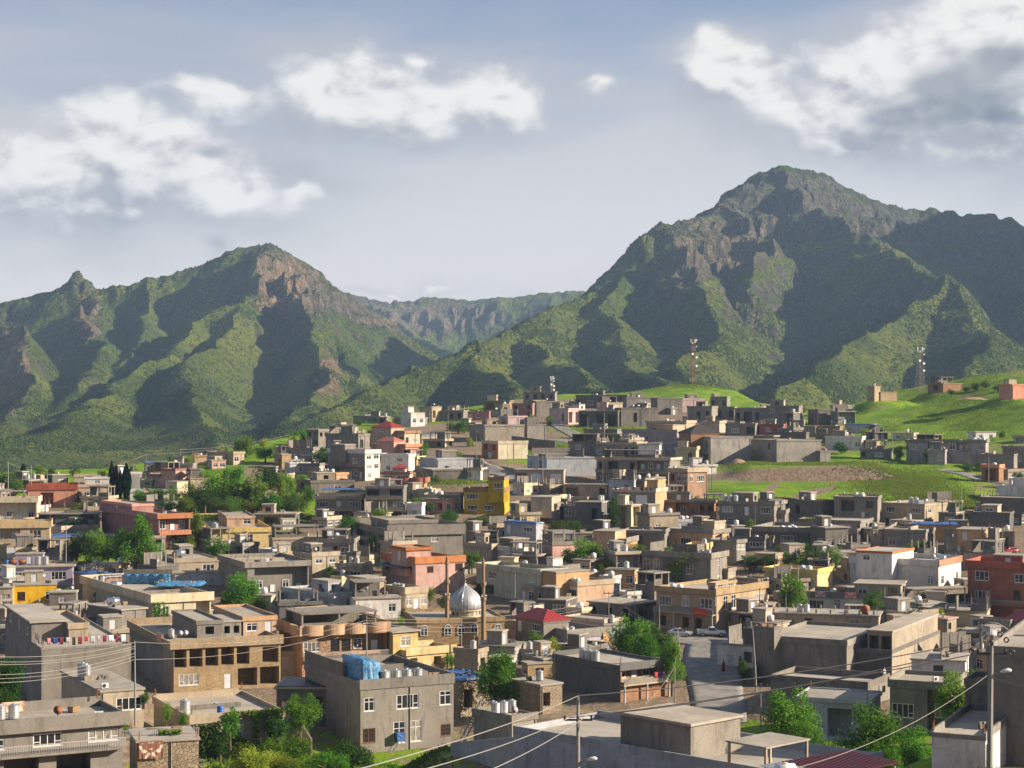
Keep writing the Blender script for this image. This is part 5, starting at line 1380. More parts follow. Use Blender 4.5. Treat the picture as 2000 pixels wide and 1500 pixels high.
# ------------------------------------------------------------------ more small houses packed between the others (what shows of them is a wall and a roof edge)
foot_c = [(C[0] + math.cos(a) * A / 2 - math.sin(a) * B / 2, C[1] + math.sin(a) * A / 2 + math.cos(a) * B / 2, math.hypot(A, B) / 2) for (Y, C, a, A, B, H) in HP]
KEEP = [(1320,1470,1225,1420),(380,600,930,1010),(1390,1960,900,990),(940,1170,820,960),(1640,2000,740,860),(560,900,1420,1500),(770,1020,1060,1300),(120,290,1070,1115),(1440,1900,1400,1500),(380,480,1140,1235),(0,60,1290,1400),(1090,1180,1060,1110),(1285,1375,1080,1150),(1195,1330,1200,1340)]
frs = random.Random(21); nfill = 0
for tries in range(9000):
    u = frs.uniform(-20, 2010); v = frs.uniform(790, 1330)
    crest = np.interp(u, CU, CV)
    if v < crest + (3 if u < 900 else 12) or any(a0 < u < a1 and b0 < v < b1 for a0, a1, b0, b1 in KEEP): continue
    Y = Yd(v); x, y, _ = P(u, v, Y)
    ra = 3.4
    if any(math.hypot(x - cx, (y - cy) * .8) < ra + r * .55 for cx, cy, r in foot_c): continue
    th = R(frs.choice([18, 26, 34, 45, 58, 70, 76])); A = frs.uniform(4, 8); B = frs.uniform(4, 8); H = frs.choice([2.8, 3.1, 3.4, 3.8, 5.6 if v < 1150 else 3.3])
    z = float(ground_z(np.array([x]), np.array([y]))[0])
    MW = T(x, y, z) @ RZ(th)
    col = frs.choice(['gr', 'gr', 'gb', 'be', 'be', 'bb', 'dk', 'wh', 'pe', 'gb', 'lb', 'cr', 'wh', 'cr', 'pk', 'py', 'bg'])
    root = empty('house', MW)
    slab = frs.random() < .45
    zr = block(root, Matrix.Identity(4), A, B, H, col, frs.choice(['w.d', '.w', 'W.', 'o.', 'W.d', 'p.']), frs.choice(['w.', '.d', '.W', 'p', 'w.w', 'ww']), dict(slab=slab, par=frs.uniform(.3, .8), ov=frs.uniform(.1, .35), pc=frs.choice([None, None, 'be', 'gr'])))
    rr_ = frs.random()
    if rr_ > .62: unfinished(root, .0, A * frs.uniform(.5, 1), .0, B * frs.uniform(.6, 1), zr, frs)
    if rr_ < .28:
        block(root, T(A * .15, B * .45, zr - .003), A * .4, B * .45, 2.3, col, '.', 'd', dict(slab=1, ov=.15), zfound=-.2, wing=True)
    if rr_ > .62: root.name = 'half_built_house'
    rec = dict(root=root, noun='half-built house' if rr_ > .62 else 'house', nick=None, u=u, v=v - 14, desc=WC[col][2] + (' half-built house' if rr_ > .62 else ' house'), A=A, B=B, zr=zr, M=MW, H=H)
    UNNAMED.append(rec); HOUSES['f%d' % nfill] = rec
    for k in frs.choice(['', 'u', 'uu', 'w', 'k', 'l', 'wc', 'a']):
        put_kind(k, MW @ T(frs.uniform(.8, A - .8), frs.uniform(.8, B * .4), zr + .003) @ RZ(frs.uniform(0, 3)), rec)
    foot_c.append((x - math.sin(th) * B / 2 + math.cos(th) * A / 2, y + math.cos(th) * B / 2 + math.sin(th) * A / 2, math.hypot(A, B) / 2)); nfill += 1
    if nfill >= 180: break

# sheds, stair heads and lean-tos crammed into what is left
nsh = 0
for tries in range(9000):
    u = frs.uniform(-20, 2010); v = frs.uniform(790, 1330)
    if v < np.interp(u, CU, CV) + 6 or any(a0 < u < a1 and b0 < v < b1 for a0, a1, b0, b1 in KEEP): continue
    Y = Yd(v); x, y, _ = P(u, v, Y)
    if any(math.hypot(x - cx, (y - cy) * .8) < 1.9 + r * .52 for cx, cy, r in foot_c): continue
    th = R(frs.choice([20, 30, 45, 60, 75])); A = frs.uniform(2.6, 4.6); B = frs.uniform(2.6, 4.6); H = frs.choice([2.3, 2.6, 3.0, 4.6])
    MW = T(x, y, float(ground_z(np.array([x]), np.array([y]))[0])) @ RZ(th); col = frs.choice(['gb', 'bb', 'be', 'gr', 'wh', 'cr', 'tn', 'lb'])
    root = empty('shed', MW)
    zr = block(root, Matrix.Identity(4), A, B, H, col, frs.choice(['d', 'w', 'o', '.']), frs.choice(['w', 'd', '.', 'o']), dict(slab=frs.random() < .6, par=.4, ov=.15))
    rec = dict(root=root, nick=None, u=u, v=v - 12, noun='shed', desc=WC[col][2] + ' shed', A=A, B=B, zr=zr, M=MW, H=H)
    UNNAMED.append(rec); HOUSES['s%d' % nsh] = rec
    if frs.random() < .3: put_kind(frs.choice('uwa'), MW @ T(A * .5, B * .4, zr + .003), rec)
    foot_c.append((x - math.sin(th) * B / 2 + math.cos(th) * A / 2, y + math.cos(th) * B / 2 + math.sin(th) * A / 2, math.hypot(A, B) / 2)); nsh += 1
    if nsh >= 110: break

def rel_block(name, uL, uC, uR, vt, vb, Y, th, col, Lp, Rp, o):
    """a further mass of a named house, given where it stands in the photo"""
    root = HOUSES[name]['root']
    C = P(uC, vb, Y); a = R(th)
    A = solve_len(C, (math.cos(a), math.sin(a)), uR); B = solve_len(C, (-math.sin(a), math.cos(a)), uL)
    M = HOUSES[name]['M'].inverted() @ T(*C) @ RZ(a)
    return block(root, M, A, B, (vb - vt) / F * Y, col, Lp, Rp, o, zfound=-.4, wing=True), M, A, B
NH = 'near house with grey rooftop cabin'
rel_block(NH, 1212, 1349, 1446, 1413, 1476, 152, 43, 'gr', '', '', dict(slab=1, ov=.22))

# ------------------------------------------------------------------ mosque
MQY = 258 * KY
C = P(815, 1292, MQY); MM = T(*C) @ RZ(R(12))
mos = tag(empty('mosque', MM), 'ochre mosque with silver ribbed dome and two slim minarets', 'mosque')
LAND.append(('silver-domed mosque', 905, 1190))
A = solve_len(C, (math.cos(R(12)), math.sin(R(12))), 985); B = 14.0; H = 84 / F * MQY
block(mos, Matrix.Identity(4), A, B, H, 'mq', '', 'a.aaa.a/..O..', dict(par=.5, ov=.15, pc='mq'))
def mq_local(u, v, Y):
    return MM.inverted() @ Vector(P(u, v, Y))
mat_plain('dome_foil', (.42, .43, .45), .55, .5, noise=.2, nscale=1.2)
mat_plain('minaret_stone', (.27, .185, .11), .85, noise=.3, nscale=2)
dl = mq_local(909, 1203, MQY + 8)
m = MB(); m.lathe([(2.6, 0), (2.6, .15), (2.42, .2), (2.42, 1.0), (2.75, 1.05), (2.75, 1.22)], 24); dr_ = m.build('dome_drum', wm('cr'), mos, T(*dl))
for i in range(16):
    t = i / 16 * 2 * math.pi
    MB().box(-.2, .2, -.03, .03, 0, .62).build('drum_window', 'glass', mos, T(dl.x + math.cos(t) * 2.44, dl.y + math.sin(t) * 2.44, dl.z + .3) @ RZ(t + math.pi / 2))
prof = [(2.62, 0), (2.74, .45), (2.78, .95), (2.70, 1.5), (2.45, 2.1), (2.05, 2.65), (1.55, 3.1), (1.0, 3.5), (.5, 3.85), (.18, 4.15), (.05, 4.4)]
dome = MB().lathe(prof, 32).build('dome', 'dome_foil', mos, T(dl.x, dl.y, dl.z + 1.22), True)
for i in range(16):
    t = i / 16 * 2 * math.pi
    MB().tube([(r * math.cos(t) * 1.004, r * math.sin(t) * 1.004, z) for r, z in prof], .035, 4).build('dome_seam', 'galvanised', dome)
MB().tube([(0, 0, 4.35), (0, 0, 5.3)], .05, 6).tube([(0, 0, 4.7), (0, 0, 4.75)], .16, 8).build('dome_finial', 'shiny_steel', dome)
for u, vtop in ((873, 1081), (944, 1086)):
    b = mq_local(u, 1300, MQY + 1.5); tp = mq_local(u, vtop, MQY + 1.5); h = tp.z - b.z
    m = MB(); m.tube([(0, 0, 0), (0, 0, h * .60)], .38, 8)
    sh = m.build('minaret_shaft', 'minaret_stone', mos, T(*b))
    for zz in (.60, .74):
        MB().lathe([(.32, h * zz - .4), (.52, h * zz), (.52, h * zz + .45), (.46, h * zz + .46), (.44, h * zz + .1)], 10).build('minaret_balcony', 'minaret_stone', sh)
    MB().tube([(0, 0, h * .6), (0, 0, h * .9)], .29, 8).build('minaret_upper_shaft', 'minaret_stone', sh)
    MB().lathe([(.33, h * .9), (.37, h * .905), (.2, h * .965), (.04, h * .98), (.03, h)], 10).build('minaret_cap', 'minaret_stone', sh)
    for i in range(3): MB().lathe([(.05, 0), (.16, .2)], 8).build('loudspeaker', 'white_plastic', sh, T(.45 * math.cos(i * 2 + 4), .45 * math.sin(i * 2 + 4), h * .64) @ Matrix.Rotation(R(90), 4, 'X'))
# gate pillars, awning and sign in front
gp = P(945, 1290, MQY - 5)
sgn = tag(empty('gate_sign', T(*P(948, 1290, MQY - 5)) @ RZ(R(10))), 'white sign with red lettering between the ochre gate pillars', 'sign')
MB().box(-1.0, 1.0, -.05, .05, 2.1, 3.4).build('sign_board', 'white_plastic', sgn)
mat_plain('red_paint', (.55, .02, .03), .5); mat_plain('yellow_paint', (.75, .5, .05), .5)
def scribble(x0, x1, z, sc, mat, parent, y, seed):
    """flowing script drawn as raised strokes"""
    rs = random.Random(seed); m = MB(); x = x1
    while x > x0 + sc * .6:
        w = rs.uniform(.5, 1.2) * sc
        pts = [(x, y, z + rs.uniform(0, .5) * sc), (x - w * .3, y, z - .1 * sc), (x - w * .7, y, z + rs.uniform(-.1, .3) * sc), (x - w, y, z)]
        m.tube(pts, sc * .09, 4)
        if rs.random() < .5: m.tube([(x - w * .4, y, z), (x - w * .4, y, z + sc * rs.uniform(.6, .95))], sc * .09, 4)
        for k in range(rs.randint(0, 2)): m.box(x - w * .5 + k * sc * .2, x - w * .5 + k * sc * .2 + sc * .1, y - .01, y + .01, z + sc * (.7 if rs.random() < .5 else -.4), z + sc * (.8 if rs.random() < .5 else -.3))
        x -= w + sc * .12
    m.build('lettering', mat, parent)
scribble(-.85, .85, 2.75, .32, 'red_paint', sgn, -.065, 3); scribble(-.6, .6, 2.35, .2, 'red_paint', sgn, -.065, 9)
for x in (-1.5, 1.45):
    MB().box(x - .28, x + .28, -.28, .28, -1, 3.6).box(x - .36, x + .36, -.36, .36, 3.6, 3.75).build('gate_pillar', wm('mq'), sgn)
    MB().lathe([(.1, 3.75), (.24, 3.95), (.1, 4.2), (.02, 4.4)], 8, (x, 0, 0)).build('pillar_finial', wm('mq'), sgn)
aw = tag(empty('awning', T(*P(904, 1262, MQY - 1)) @ RZ(R(12))), 'red and white striped awning on the mosque front', 'awning')
for i in range(14):
    MB().quad((-1.9 + i * .27, 0, .4), (-1.9 + (i + 1) * .27 - .005, 0, .4), (-1.9 + (i + 1) * .27 - .005, -.9, 0), (-1.9 + i * .27, -.9, 0)) .__class__
    s_ = MB(); s_.box(-1.9 + i * .27, -1.9 + (i + 1) * .27 - .004, -.9, 0, -.02, .0); me = s_.mesh('awning_stripe', 'red_paint' if i % 2 else 'white_plastic'); me.transform(Matrix.Rotation(R(22), 4, 'X'))
    link('awning_stripe', me, aw)

# ------------------------------------------------------------------ trees
def crown_mesh(name, kind, seed, nl, mat):
    rs = np.random.RandomState(seed)
    if kind == 'cypress':
        t = rs.rand(nl) ** .8; rad = .5 * np.sin(np.clip(t * 1.12 + .08, 0, 1.2) * math.pi / 1.2) ** .8 * (.75 + .25 * rs.rand(nl)); a = rs.rand(nl) * 6.283
        c = np.stack([rad * np.cos(a), rad * np.sin(a), t], 1); size = .13
    else:
        nc = 34 if kind == 'round' else 26
        cc = rs.normal(size=(nc, 3)); cc /= np.linalg.norm(cc, axis=1)[:, None]
        rr = rs.rand(nc) ** .45
        cc = cc * rr[:, None] * np.array([.36, .36, .36]) + np.array([0, 0, .52])
        if kind == 'tall': cc[:, :2] *= (1.15 - .75 * np.clip(cc[:, 2:3] - .2, 0, 1))
        if kind == 'flat': cc[:, 2] = .3 + (cc[:, 2] - .5) * .8
        cr = rs.uniform(.10, .19, nc)
        k = rs.randint(0, nc, nl)
        d = rs.normal(size=(nl, 3)); d /= np.linalg.norm(d, axis=1)[:, None]
        c = cc[k] + d * (cr[k] * rs.rand(nl) ** .4)[:, None]
        stray = rs.rand(nl) < .05
        c[stray] += d[stray] * .07
        size = .036 if nl > 4000 else .05
    nrm = rs.normal(size=(nl, 3)); nrm[:, 2] += .5; nrm /= np.linalg.norm(nrm, axis=1)[:, None]
    ax = np.cross(nrm, rs.normal(size=(nl, 3))); ax /= np.linalg.norm(ax, axis=1)[:, None]; bx = np.cross(nrm, ax)
    s = (size * rs.uniform(.6, 1.3, nl))[:, None]
    V = np.stack([c - ax * s * .5, c + bx * s * .28, c + ax * s * .6, c - bx * s * .28], 1)
    me = bpy.data.meshes.new(name); me.vertices.add(nl * 4); me.vertices.foreach_set('co', V.reshape(-1).astype(np.float32))
    me.loops.add(nl * 4); me.polygons.add(nl); me.loops.foreach_set('vertex_index', np.arange(nl * 4)); me.polygons.foreach_set('loop_start', np.arange(nl) * 4)
    me.update(calc_edges=True); me.materials.append(MATS[mat]); return me
def trunk_mesh(seed):
    rs = random.Random(seed); m = MB()
    m.tube([(0, 0, -.35), (.01, .01, .1), (-.01, .0, .3), (.0, .01, .6)], [.045, .035, .028, .012], 7)
    for i in range(7):
        a = rs.uniform(0, 6.28); z = rs.uniform(.18, .45); r = rs.uniform(.2, .36)
        m.tube([(0, 0, z), (r * .5 * math.cos(a), r * .5 * math.sin(a), z + .1), (r * math.cos(a), r * math.sin(a), z + rs.uniform(.15, .3))], [.018, .012, .005], 5)
    return m.mesh('trunk', 'bark')
TK = {}
def tree_meshes(kind, tone, big, var):
    mat = {'g': 'leaf_green', 'd': 'leaf_dark', 'l': 'leaf_lime', 'c': 'leaf_cypress'}[tone]
    return cached(('tree', kind, tone, big, var), lambda: (crown_mesh('crown', kind, var * 7 + len(kind) + ord(tone), 7500 if big else 2600, mat), trunk_mesh(var)))
TREES = [ # u, v_base, width px, height px, kind, tone, distance (photo-scale, None = on the slope)
 (265,1108,80,104,'tall','g',322),(150,1098,52,58,'round','d',None),(185,1102,58,64,'round','g',None),(212,1098,50,56,'round','d',None),(232,1104,44,48,'round','d',None),
 (165,1002,62,32,'flat','g',None),(144,1042,42,32,'round','d',None),(12,968,46,46,'round','d',None),(32,966,30,28,'round','g',None),
 (218,972,10,58,'cypress','c',None),(227,972,9,52,'cypress','c',None),(235,972,9,44,'cypress','c',None),(247,974,15,56,'cypress','c',None),(45,935,9,24,'cypress','c',None),
 (400,953,46,26,'round','g',None),(457,950,42,42,'round','g',None),(440,985,52,55,'round','g',None),(400,990,46,34,'round','d',None),(372,985,40,36,'round','g',None),(340,985,44,30,'round','g',None),(305,985,48,32,'round','d',None),(270,985,36,26,'round','g',None),(480,985,42,40,'round','d',None),(430,1000,48,26,'round','d',None),(470,1005,52,34,'round','d',None),
 (385,1065,32,64,'tall','g',None),(420,1090,54,36,'round','g',None),(352,1098,38,28,'round','g',None),(372,1075,26,26,'round','l',None),
 (480,893,44,42,'round','g',None),(386,896,30,18,'flat','g',None),(470,1194,68,68,'round','g',None),(440,1192,34,34,'round','g',None),(355,1240,34,30,'round','g',262),(396,1240,34,28,'round','l',262),(330,1236,24,36,'tall','d',260),
 (520,968,50,56,'round','d',None),(548,975,28,46,'tall','l',None),(545,1002,44,40,'round','g',None),(515,1004,42,36,'round','d',None),(580,1000,36,40,'round','g',None),(562,1005,34,30,'round','d',None),
 (632,910,52,34,'round','d',None),(582,940,40,18,'flat','g',None),(518,900,40,30,'round','g',None),(545,900,24,20,'round','d',None),
 (682,1050,38,40,'round','g',None),(744,1022,40,30,'round','g',None),(812,1000,36,26,'round','g',None),(836,1002,28,20,'round','d',None),(882,1020,28,22,'round','d',None),(918,1024,32,20,'flat','d',None),(948,1024,36,22,'flat','g',None),
 (838,905,30,18,'flat','l',None),(880,896,46,24,'flat','g',None),(828,894,20,32,'tall','g',None),(895,848,44,28,'round','g',None),(918,842,26,20,'round','g',None),(970,831,28,18,'flat','g',None),
 (922,1115,36,40,'round','g',None),(1038,829,18,19,'round','g',None),(1074,831,18,18,'round','g',None),(1255,890,13,22,'tall','g',None),(1200,864,26,18,'round','d',None),
 (1090,1046,40,30,'round','d',None),(1120,1044,40,28,'round','d',None),(1155,1042,26,20,'flat','g',None),(1200,1030,26,56,'tall','d',None),(1140,1112,74,54,'round','g',None),(1112,1108,40,36,'round','d',None),(1196,1118,42,28,'round','l',None),(1240,1094,44,32,'round','g',None),
 (1330,1146,94,70,'round','g',322),(1465,1112,42,28,'round','d',None),(1500,1114,46,30,'round','d',None),(1545,1112,56,34,'round','g',None),(1590,1108,60,40,'round','g',None),(1632,1106,48,34,'round','g',None),
 (1587,1026,46,22,'flat','g',None),(1800,1090,62,34,'round','g',None),(1868,1004,26,32,'tall','g',None),(1570,806,20,14,'round','g',None),(1643,886,28,22,'round','d',None),(1757,898,28,28,'round','d',None),(1810,901,20,22,'round','g',None),(1690,853,18,15,'round','l',None),
 (1905,762,18,14,'round','d',650/1.0),(1925,759,20,16,'round','d',650),(1950,760,26,14,'flat','g',640),(1888,765,16,10,'round','d',650),(1858,772,14,12,'round','d',600),
 (1890,922,24,18,'round','d',None),(1912,920,16,18,'tall','g',None),(1990,950,30,28,'round','d',None),(1930,1060,50,26,'flat','g',None),
 (840,1175,25,28,'round','g',None),(790,1216,34,18,'flat','l',None),(825,1215,34,18,'flat','l',None),
 (968,1385,96,108,'tall','g',212),(585,1425,72,66,'round','g',180),(545,1440,48,40,'round','d',178),(690,1520,88,70,'round','d',172),(530,1520,80,46,'round','l',166),(600,1525,90,44,'round','l',164),(640,1512,60,36,'round','l',168),(760,1525,70,34,'round','g',166),(480,1500,60,44,'round','g',170),(430,1470,46,44,'round','d',176),(860,1530,80,34,'flat','l',166),
 (1240,1290,84,80,'round','g',242),(1290,1290,60,64,'round','d',238),(1312,1345,50,92,'tall','g',226),(1215,1285,40,40,'round','d',244),
 (1543,1200,72,70,'round','g',288),(1710,1202,46,44,'round','g',284),(1787,1234,40,48,'tall','c',268),(1535,1460,110,108,'round','g',182),(1570,1480,70,64,'round','g',176),(1700,1510,120,122,'round','g',172),(1788,1520,84,90,'round','g',166),(1868,1412,74,104,'tall','g',190),(1910,1330,46,32,'flat','g',150),(1655,1520,60,60,'round','d',170),
 (15,1372,68,84,'round','d',196),(-5,1405,60,60,'round','d',180),(325,1408,21,32,'round','g',176),(359,1424,22,32,'round','g',172),(282,1375,22,22,'round','d',180),(245,1430,26,24,'round','g',160),(285,1430,20,20,'flat','d',158),
 (410,975,54,50,'round','g',None),(360,1000,40,30,'round','g',None),(450,1015,60,40,'round','g',None),(500,985,54,60,'tall','g',None),(530,1010,60,46,'round','g',None),(575,1010,52,44,'round','d',None),(490,1010,40,30,'round','l',None),(330,1000,40,26,'round','d',None),(560,965,36,40,'round','l',None),(600,985,30,34,'round','g',None),(420,960,30,26,'round','d',None),(310,1100,40,36,'round','g',None),(120,1100,40,40,'round','d',None),(1265,1300,60,60,'round','g',236),(560,1500,90,60,'round','g',170),(500,1525,90,60,'round','l',164),(640,1535,90,60,'round','g',160),(720,1545,80,50,'round','l',160),(450,1440,40,60,'tall','g',176),(1620,1530,90,70,'round','g',165),(1740,1530,80,60,'round','g',162),(1830,1530,60,50,'round','d',160),
 (140,1168,24,22,'round','g',300),(236,1166,40,14,'flat','l',292),(1478,882,20,12,'flat','d',None),(1720,890,16,14,'round','d',None),(1455,1330,30,40,'round','d',None),
]
trs = random.Random(4)
for i, (u, vb, w, h, kind, tone, Y) in enumerate(TREES):
    Y = Y * KY if Y else Yd(vb) - 1.5
    x, y, z = P(u, vb, Y)
    sw, sh = w / F * Y * 1.28, h / F * Y * 1.2
    big = w * h > 3400
    cr, tr = tree_meshes(kind, tone, big, trs.randint(0, 3))
    nm = {'cypress': 'cypress_tree', 'flat': 'bush'}.get(kind, 'leafy_tree')
    root = empty(nm, T(x, y, z) @ RZ(trs.uniform(0, 6.28)) @ S3(sw, sw, sh))
    link('crown', cr, root, T(0, 0, -.14) @ S3(1, 1, 1.14) if kind != 'cypress' else None); link('trunk', tr, root)
    size = 'tall' if h > w * 1.25 else ('broad' if w > 60 else 'small' if w < 26 else 'bushy')
    word = {'g': 'green', 'd': 'dark green', 'l': 'yellow-green', 'c': 'blackish'}[tone]
    later(root, 'tree' if kind != 'flat' else 'bush', size + ' ' + word + (' cypress' if kind == 'cypress' else ' tree' if kind != 'flat' else ' bush'), u, vb - h / 2, 'tree' if kind != 'flat' else 'bush', 'trees of the town')
# extra unplanned greenery in the gaps of the town
for i in range(120):
    for _ in range(30):
        u = trs.uniform(0, 2000); v = trs.uniform(870, 1320)
        if i < 34: u = trs.uniform(-10, 720); v = np.interp(u, CU, CV) + trs.uniform(-6, 16)
        elif v < np.interp(u, CU, CV) + 20 or (1320 < u < 1470 and v > 1225) or (1390 < u < 1960 and 890 < v < 990) or (1640 < u and v < 870) or (940 < u < 1170 and 820 < v < 960): continue
        Y = Yd(v); x, y, _z = P(u, v, Y)
        if any(math.hypot(x - cx, y - cy) < r * .62 + 1.0 for cx, cy, r in foot_c): continue
        break
    else: continue
    z = float(ground_z(np.array([x]), np.array([y]))[0]); s = trs.uniform(2.2, 4.6); kind = trs.choice(['round', 'round', 'flat', 'tall']); tone = trs.choice('ggddl')
    cr, tr = tree_meshes(kind, tone, False, trs.randint(0, 3))
    root = empty('bush' if kind == 'flat' else 'leafy_tree', T(x, y, z - .2) @ RZ(trs.uniform(0, 6)) @ S3(s, s, s * trs.uniform(.8, 1.2)))
    link('crown', cr, root); link('trunk', tr, root)
    later(root, 'bush' if kind == 'flat' else 'tree', 'small ' + {'g': 'green', 'd': 'dark green', 'l': 'yellow-green'}[tone] + (' bush' if kind == 'flat' else ' tree'), u, v - 15, 'bush' if kind == 'flat' else 'tree', 'trees of the town')
    foot_c.append((x, y, s))

# grass and weeds: stuff
def tufts(name, label, spots, n, hgt, mat='grass_blade'):
    rs = np.random.RandomState(len(label)); X, Y_ = [], []
    for (u, v, ru, rv, w, Ys) in spots:
        k = int(n * w); uu = rs.normal(u, ru * .5, k); vv = rs.normal(v, rv * .5, k)
        yy_ = np.interp(vv, VB, VY) if Ys is None else Ys * KY + rs.normal(0, 4, k)
        X.append((uu - 1000) / F * yy_); Y_.append(yy_)
    X = np.concatenate(X); Y2 = np.concatenate(Y_); Z = ground_z(X, Y2); m = len(X)
    a = rs.rand(m) * 3.14; h = hgt * rs.uniform(.5, 1.3, m); w = .12 * hgt / .35
    lean = rs.normal(0, .3, (m, 2)) * h[:, None]
    V = np.stack([np.stack([X - np.cos(a) * w, Y2 - np.sin(a) * w, Z - .05], 1), np.stack([X + np.cos(a) * w, Y2 + np.sin(a) * w, Z - .05], 1), np.stack([X + lean[:, 0], Y2 + lean[:, 1], Z + h], 1)], 1)
    me = bpy.data.meshes.new(name); me.vertices.add(m * 3); me.vertices.foreach_set('co', V.reshape(-1).astype(np.float32)); me.loops.add(m * 3); me.polygons.add(m)
    me.loops.foreach_set('vertex_index', np.arange(m * 3)); me.polygons.foreach_set('loop_start', np.arange(m) * 3); me.update(calc_edges=True); me.materials.append(MATS[mat])
    o = link(name, me); o['kind'] = 'stuff'; o['label'] = label
tufts('meadow_grass', 'rough grass tufts on the open green slopes', [(1560,915,140,10,.15,None),(1760,945,100,26,.25,None),(1830,985,110,22,.25,None),(1880,820,130,50,.35,None),(1350,768,90,8,.08,None),(880,938,60,8,.06,None),(1180,840,80,8,.06,None),(1090,878,70,10,.06,None),(450,985,130,36,.2,None)], 60000, .45)
tufts('bank_grass', 'long grass at the bottom edge below the houses', [(640,1490,200,40,.6,175),(1900,1500,110,30,.7,97),(1650,1490,160,50,.4,170)], 16000, .5)
# ------------------------------------------------------------------ poles, lamps and cables
POLES = []
def pole(u, vt, vb, Y, kind='plain', lean=0.0, r=None):
    b = Vector(P(u, vb, Y)); t = Vector(P(u + lean, vt, Y)); h = t.z - b.z
    root = empty('utility_pole', T(*b)); r = r or max(.07, h * .012)
    m = MB(); dx = t.x - b.x
    m.tube([(0, 0, -1.5), (dx * .5, 0, h * .5), (dx, 0, h)], [r * 1.25, r, r * .75], 8)
    m.build('pole_shaft', 'steel_pole' if kind != 'wood' else 'wood_pole', root)
    arms = {'plain': [], 'wood': [], 'cross': [h - .35], 'T': [h - 1.55, h - .25][:1], 'double': [h - .5, h - 1.3], 'ring': [h - 1.2]}[kind]
    for z in arms:
        w = 1.9 if kind != 'double' else 1.4
        MB().box(dx - w / 2, dx + w / 2, -.06, .06, z - .06, z + .06).build('cross_arm', 'dark_metal', root)
        for s in (-.46, .46) if kind in ('T', 'ring') else (-.45, 0, .45):
            MB().lathe([(.04, 0), (.09, .05), (.05, .1), (.1, .16), (.05, .22)], 8, (dx + s * w, 0, z + .06)).build('insulator', 'dark_metal', root)
    if kind in ('plain', 'wood', 'T'):
        MB().lathe([(.04, 0), (.09, .05), (.05, .1), (.09, .16), (.04, .2)], 8, (dx, 0, h)).build('insulator', 'dark_metal', root)
    POLES.append((root, u, (vt + vb) / 2)); later(root, 'pole', {'wood': 'thin wooden pole', 'double': 'steel pole with two crossarms', 'cross': 'steel pole with crossarm'}.get(kind, 'thin steel pole'), u, (vt + vb) / 2, 'pole', 'utility poles')
    return root
SMALL = [(16,902,975),(61,908,980),(79,922,982),(92,918,982),(129,1025,1106),(316,1033,1110),(447,1050,1092),(437,1005,1045),(352,876,908),(286,885,915),(139,926,950),(213,915,945),
 (566,847,875),(839,805,868),(875,806,878),(931,850,900),(991,870,905),(678,830,860),(735,835,860),(1060,886,942),(1180,806,862),(1148,813,850),(1177,890,946),(1322,798,826),(1343,805,830),(1362,815,842),(1475,985,1038),(1268,790,830),(1232,800,832),
 (1713,1003,1070),(1892,878,915),(1931,890,942),(1743,842,890),(1886,840,900),(1597,797,832),(1633,778,806),(1677,774,795),(1769,754,785),(1980,1020,1092),(1189,1155,1216),(1240,1140,1206),(1288,1183,1240),(1484,1150,1230),(1535,1160,1226),(1728,1147,1216),(1766,1140,1190),(901,1208,1300),(586,1085,1140),(1006,1120,1180),(1087,1330,1350),(1390,930,960),(705,845,880),(617,870,905)]
for k, (u, vt, vb) in enumerate(SMALL): pole(u, vt, vb, Yd(vb) - 3, ['plain', 'plain', 'wood', 'cross'][k % 4] if vb - vt < 90 else 'plain')
NP = {}
NP['left'] = pole(264, 1252, 1392, 172 * KY, 'plain', -1)
NP['mid'] = pole(716, 1203, 1312, 236 * KY, 'double')
NP['lean'] = pole(1331, 1312 - 84, 1322, 240 * KY, 'plain', -7)
NP['street'] = pole(1318, 1300, 1376, 216 * KY, 'plain')
NP['lean2'] = pole(1478, 1228, 1342, 232 * KY, 'plain', -8)
NP['right2'] = pole(1486, 1335, 1408, 205 * KY, 'cross')
NP['T'] = pole(1129, 1360, 1560, 118, 'T', r=.13)
NP['R'] = pole(1932, 1240, 1512, 114, 'ring', 5, r=.17)
names = {'left': 'tall steel pole in front of the long blank wall', 'mid': 'steel pole with two crossarms before the peach stone house', 'lean': 'leaning pole at the street beside the big tree', 'street': 'short pole at the street edge by the fence', 'lean2': 'leaning pole on the right side of the street', 'right2': 'crossarm pole above the front right trees', 'T': 'near pole with crossarm and street lamp at bottom centre', 'R': 'thick near pole with insulator rings at the right'}
for k, v in names.items():
    tag(NP[k], v, 'pole', 'utility poles'); THINGS[:] = [t for t in THINGS if t[0] is not NP[k]]
# insulator rings and lamp on the right pole, lamp on the middle one
hR = (1512 - 1240) / F * 114; dR = 5 / F * 114
for i, (x, z) in enumerate([(-1.3, -.9), (1.25, -1.0), (-.45, .1), (.5, .15), (-.1, -.4), (.9, -.2)]):
    m = MB(); n = 14; pts = [(dR + x + .15 * math.cos(t), -.12, hR + z - .1 + .15 * math.sin(t)) for t in [2 * math.pi * k / n for k in range(n + 1)]]
    m.tube(pts, .055, 6); m.build('insulator_ring', 'dark_metal', NP['R'])
m = MB().tube([(dR + t, -.12, hR + .35 + .45 * math.sin(math.pi * (t + 1) / 2)) for t in [-1 + .2 * k for k in range(11)]], .03, 5); m.build('jumper_cable', 'cable', NP['R'])
def lamp(parent, x, z, dirx):
    MB().tube([(x, 0, z - .25), (x + dirx * .35, -.05, z - .05), (x + dirx * .6, -.08, z)], .035, 6).build('lamp_arm', 'steel_pole', parent)
    m = MB().tube([(x + dirx * .55, -.08, z - .02), (x + dirx * .75, -.1, z + .06), (x + dirx * 1.1, -.12, z + .12), (x + dirx * 1.25, -.13, z + .1)], [.05, .12, .14, .06], 10); m.build('lamp_head', 'white_plastic', parent, None, True)
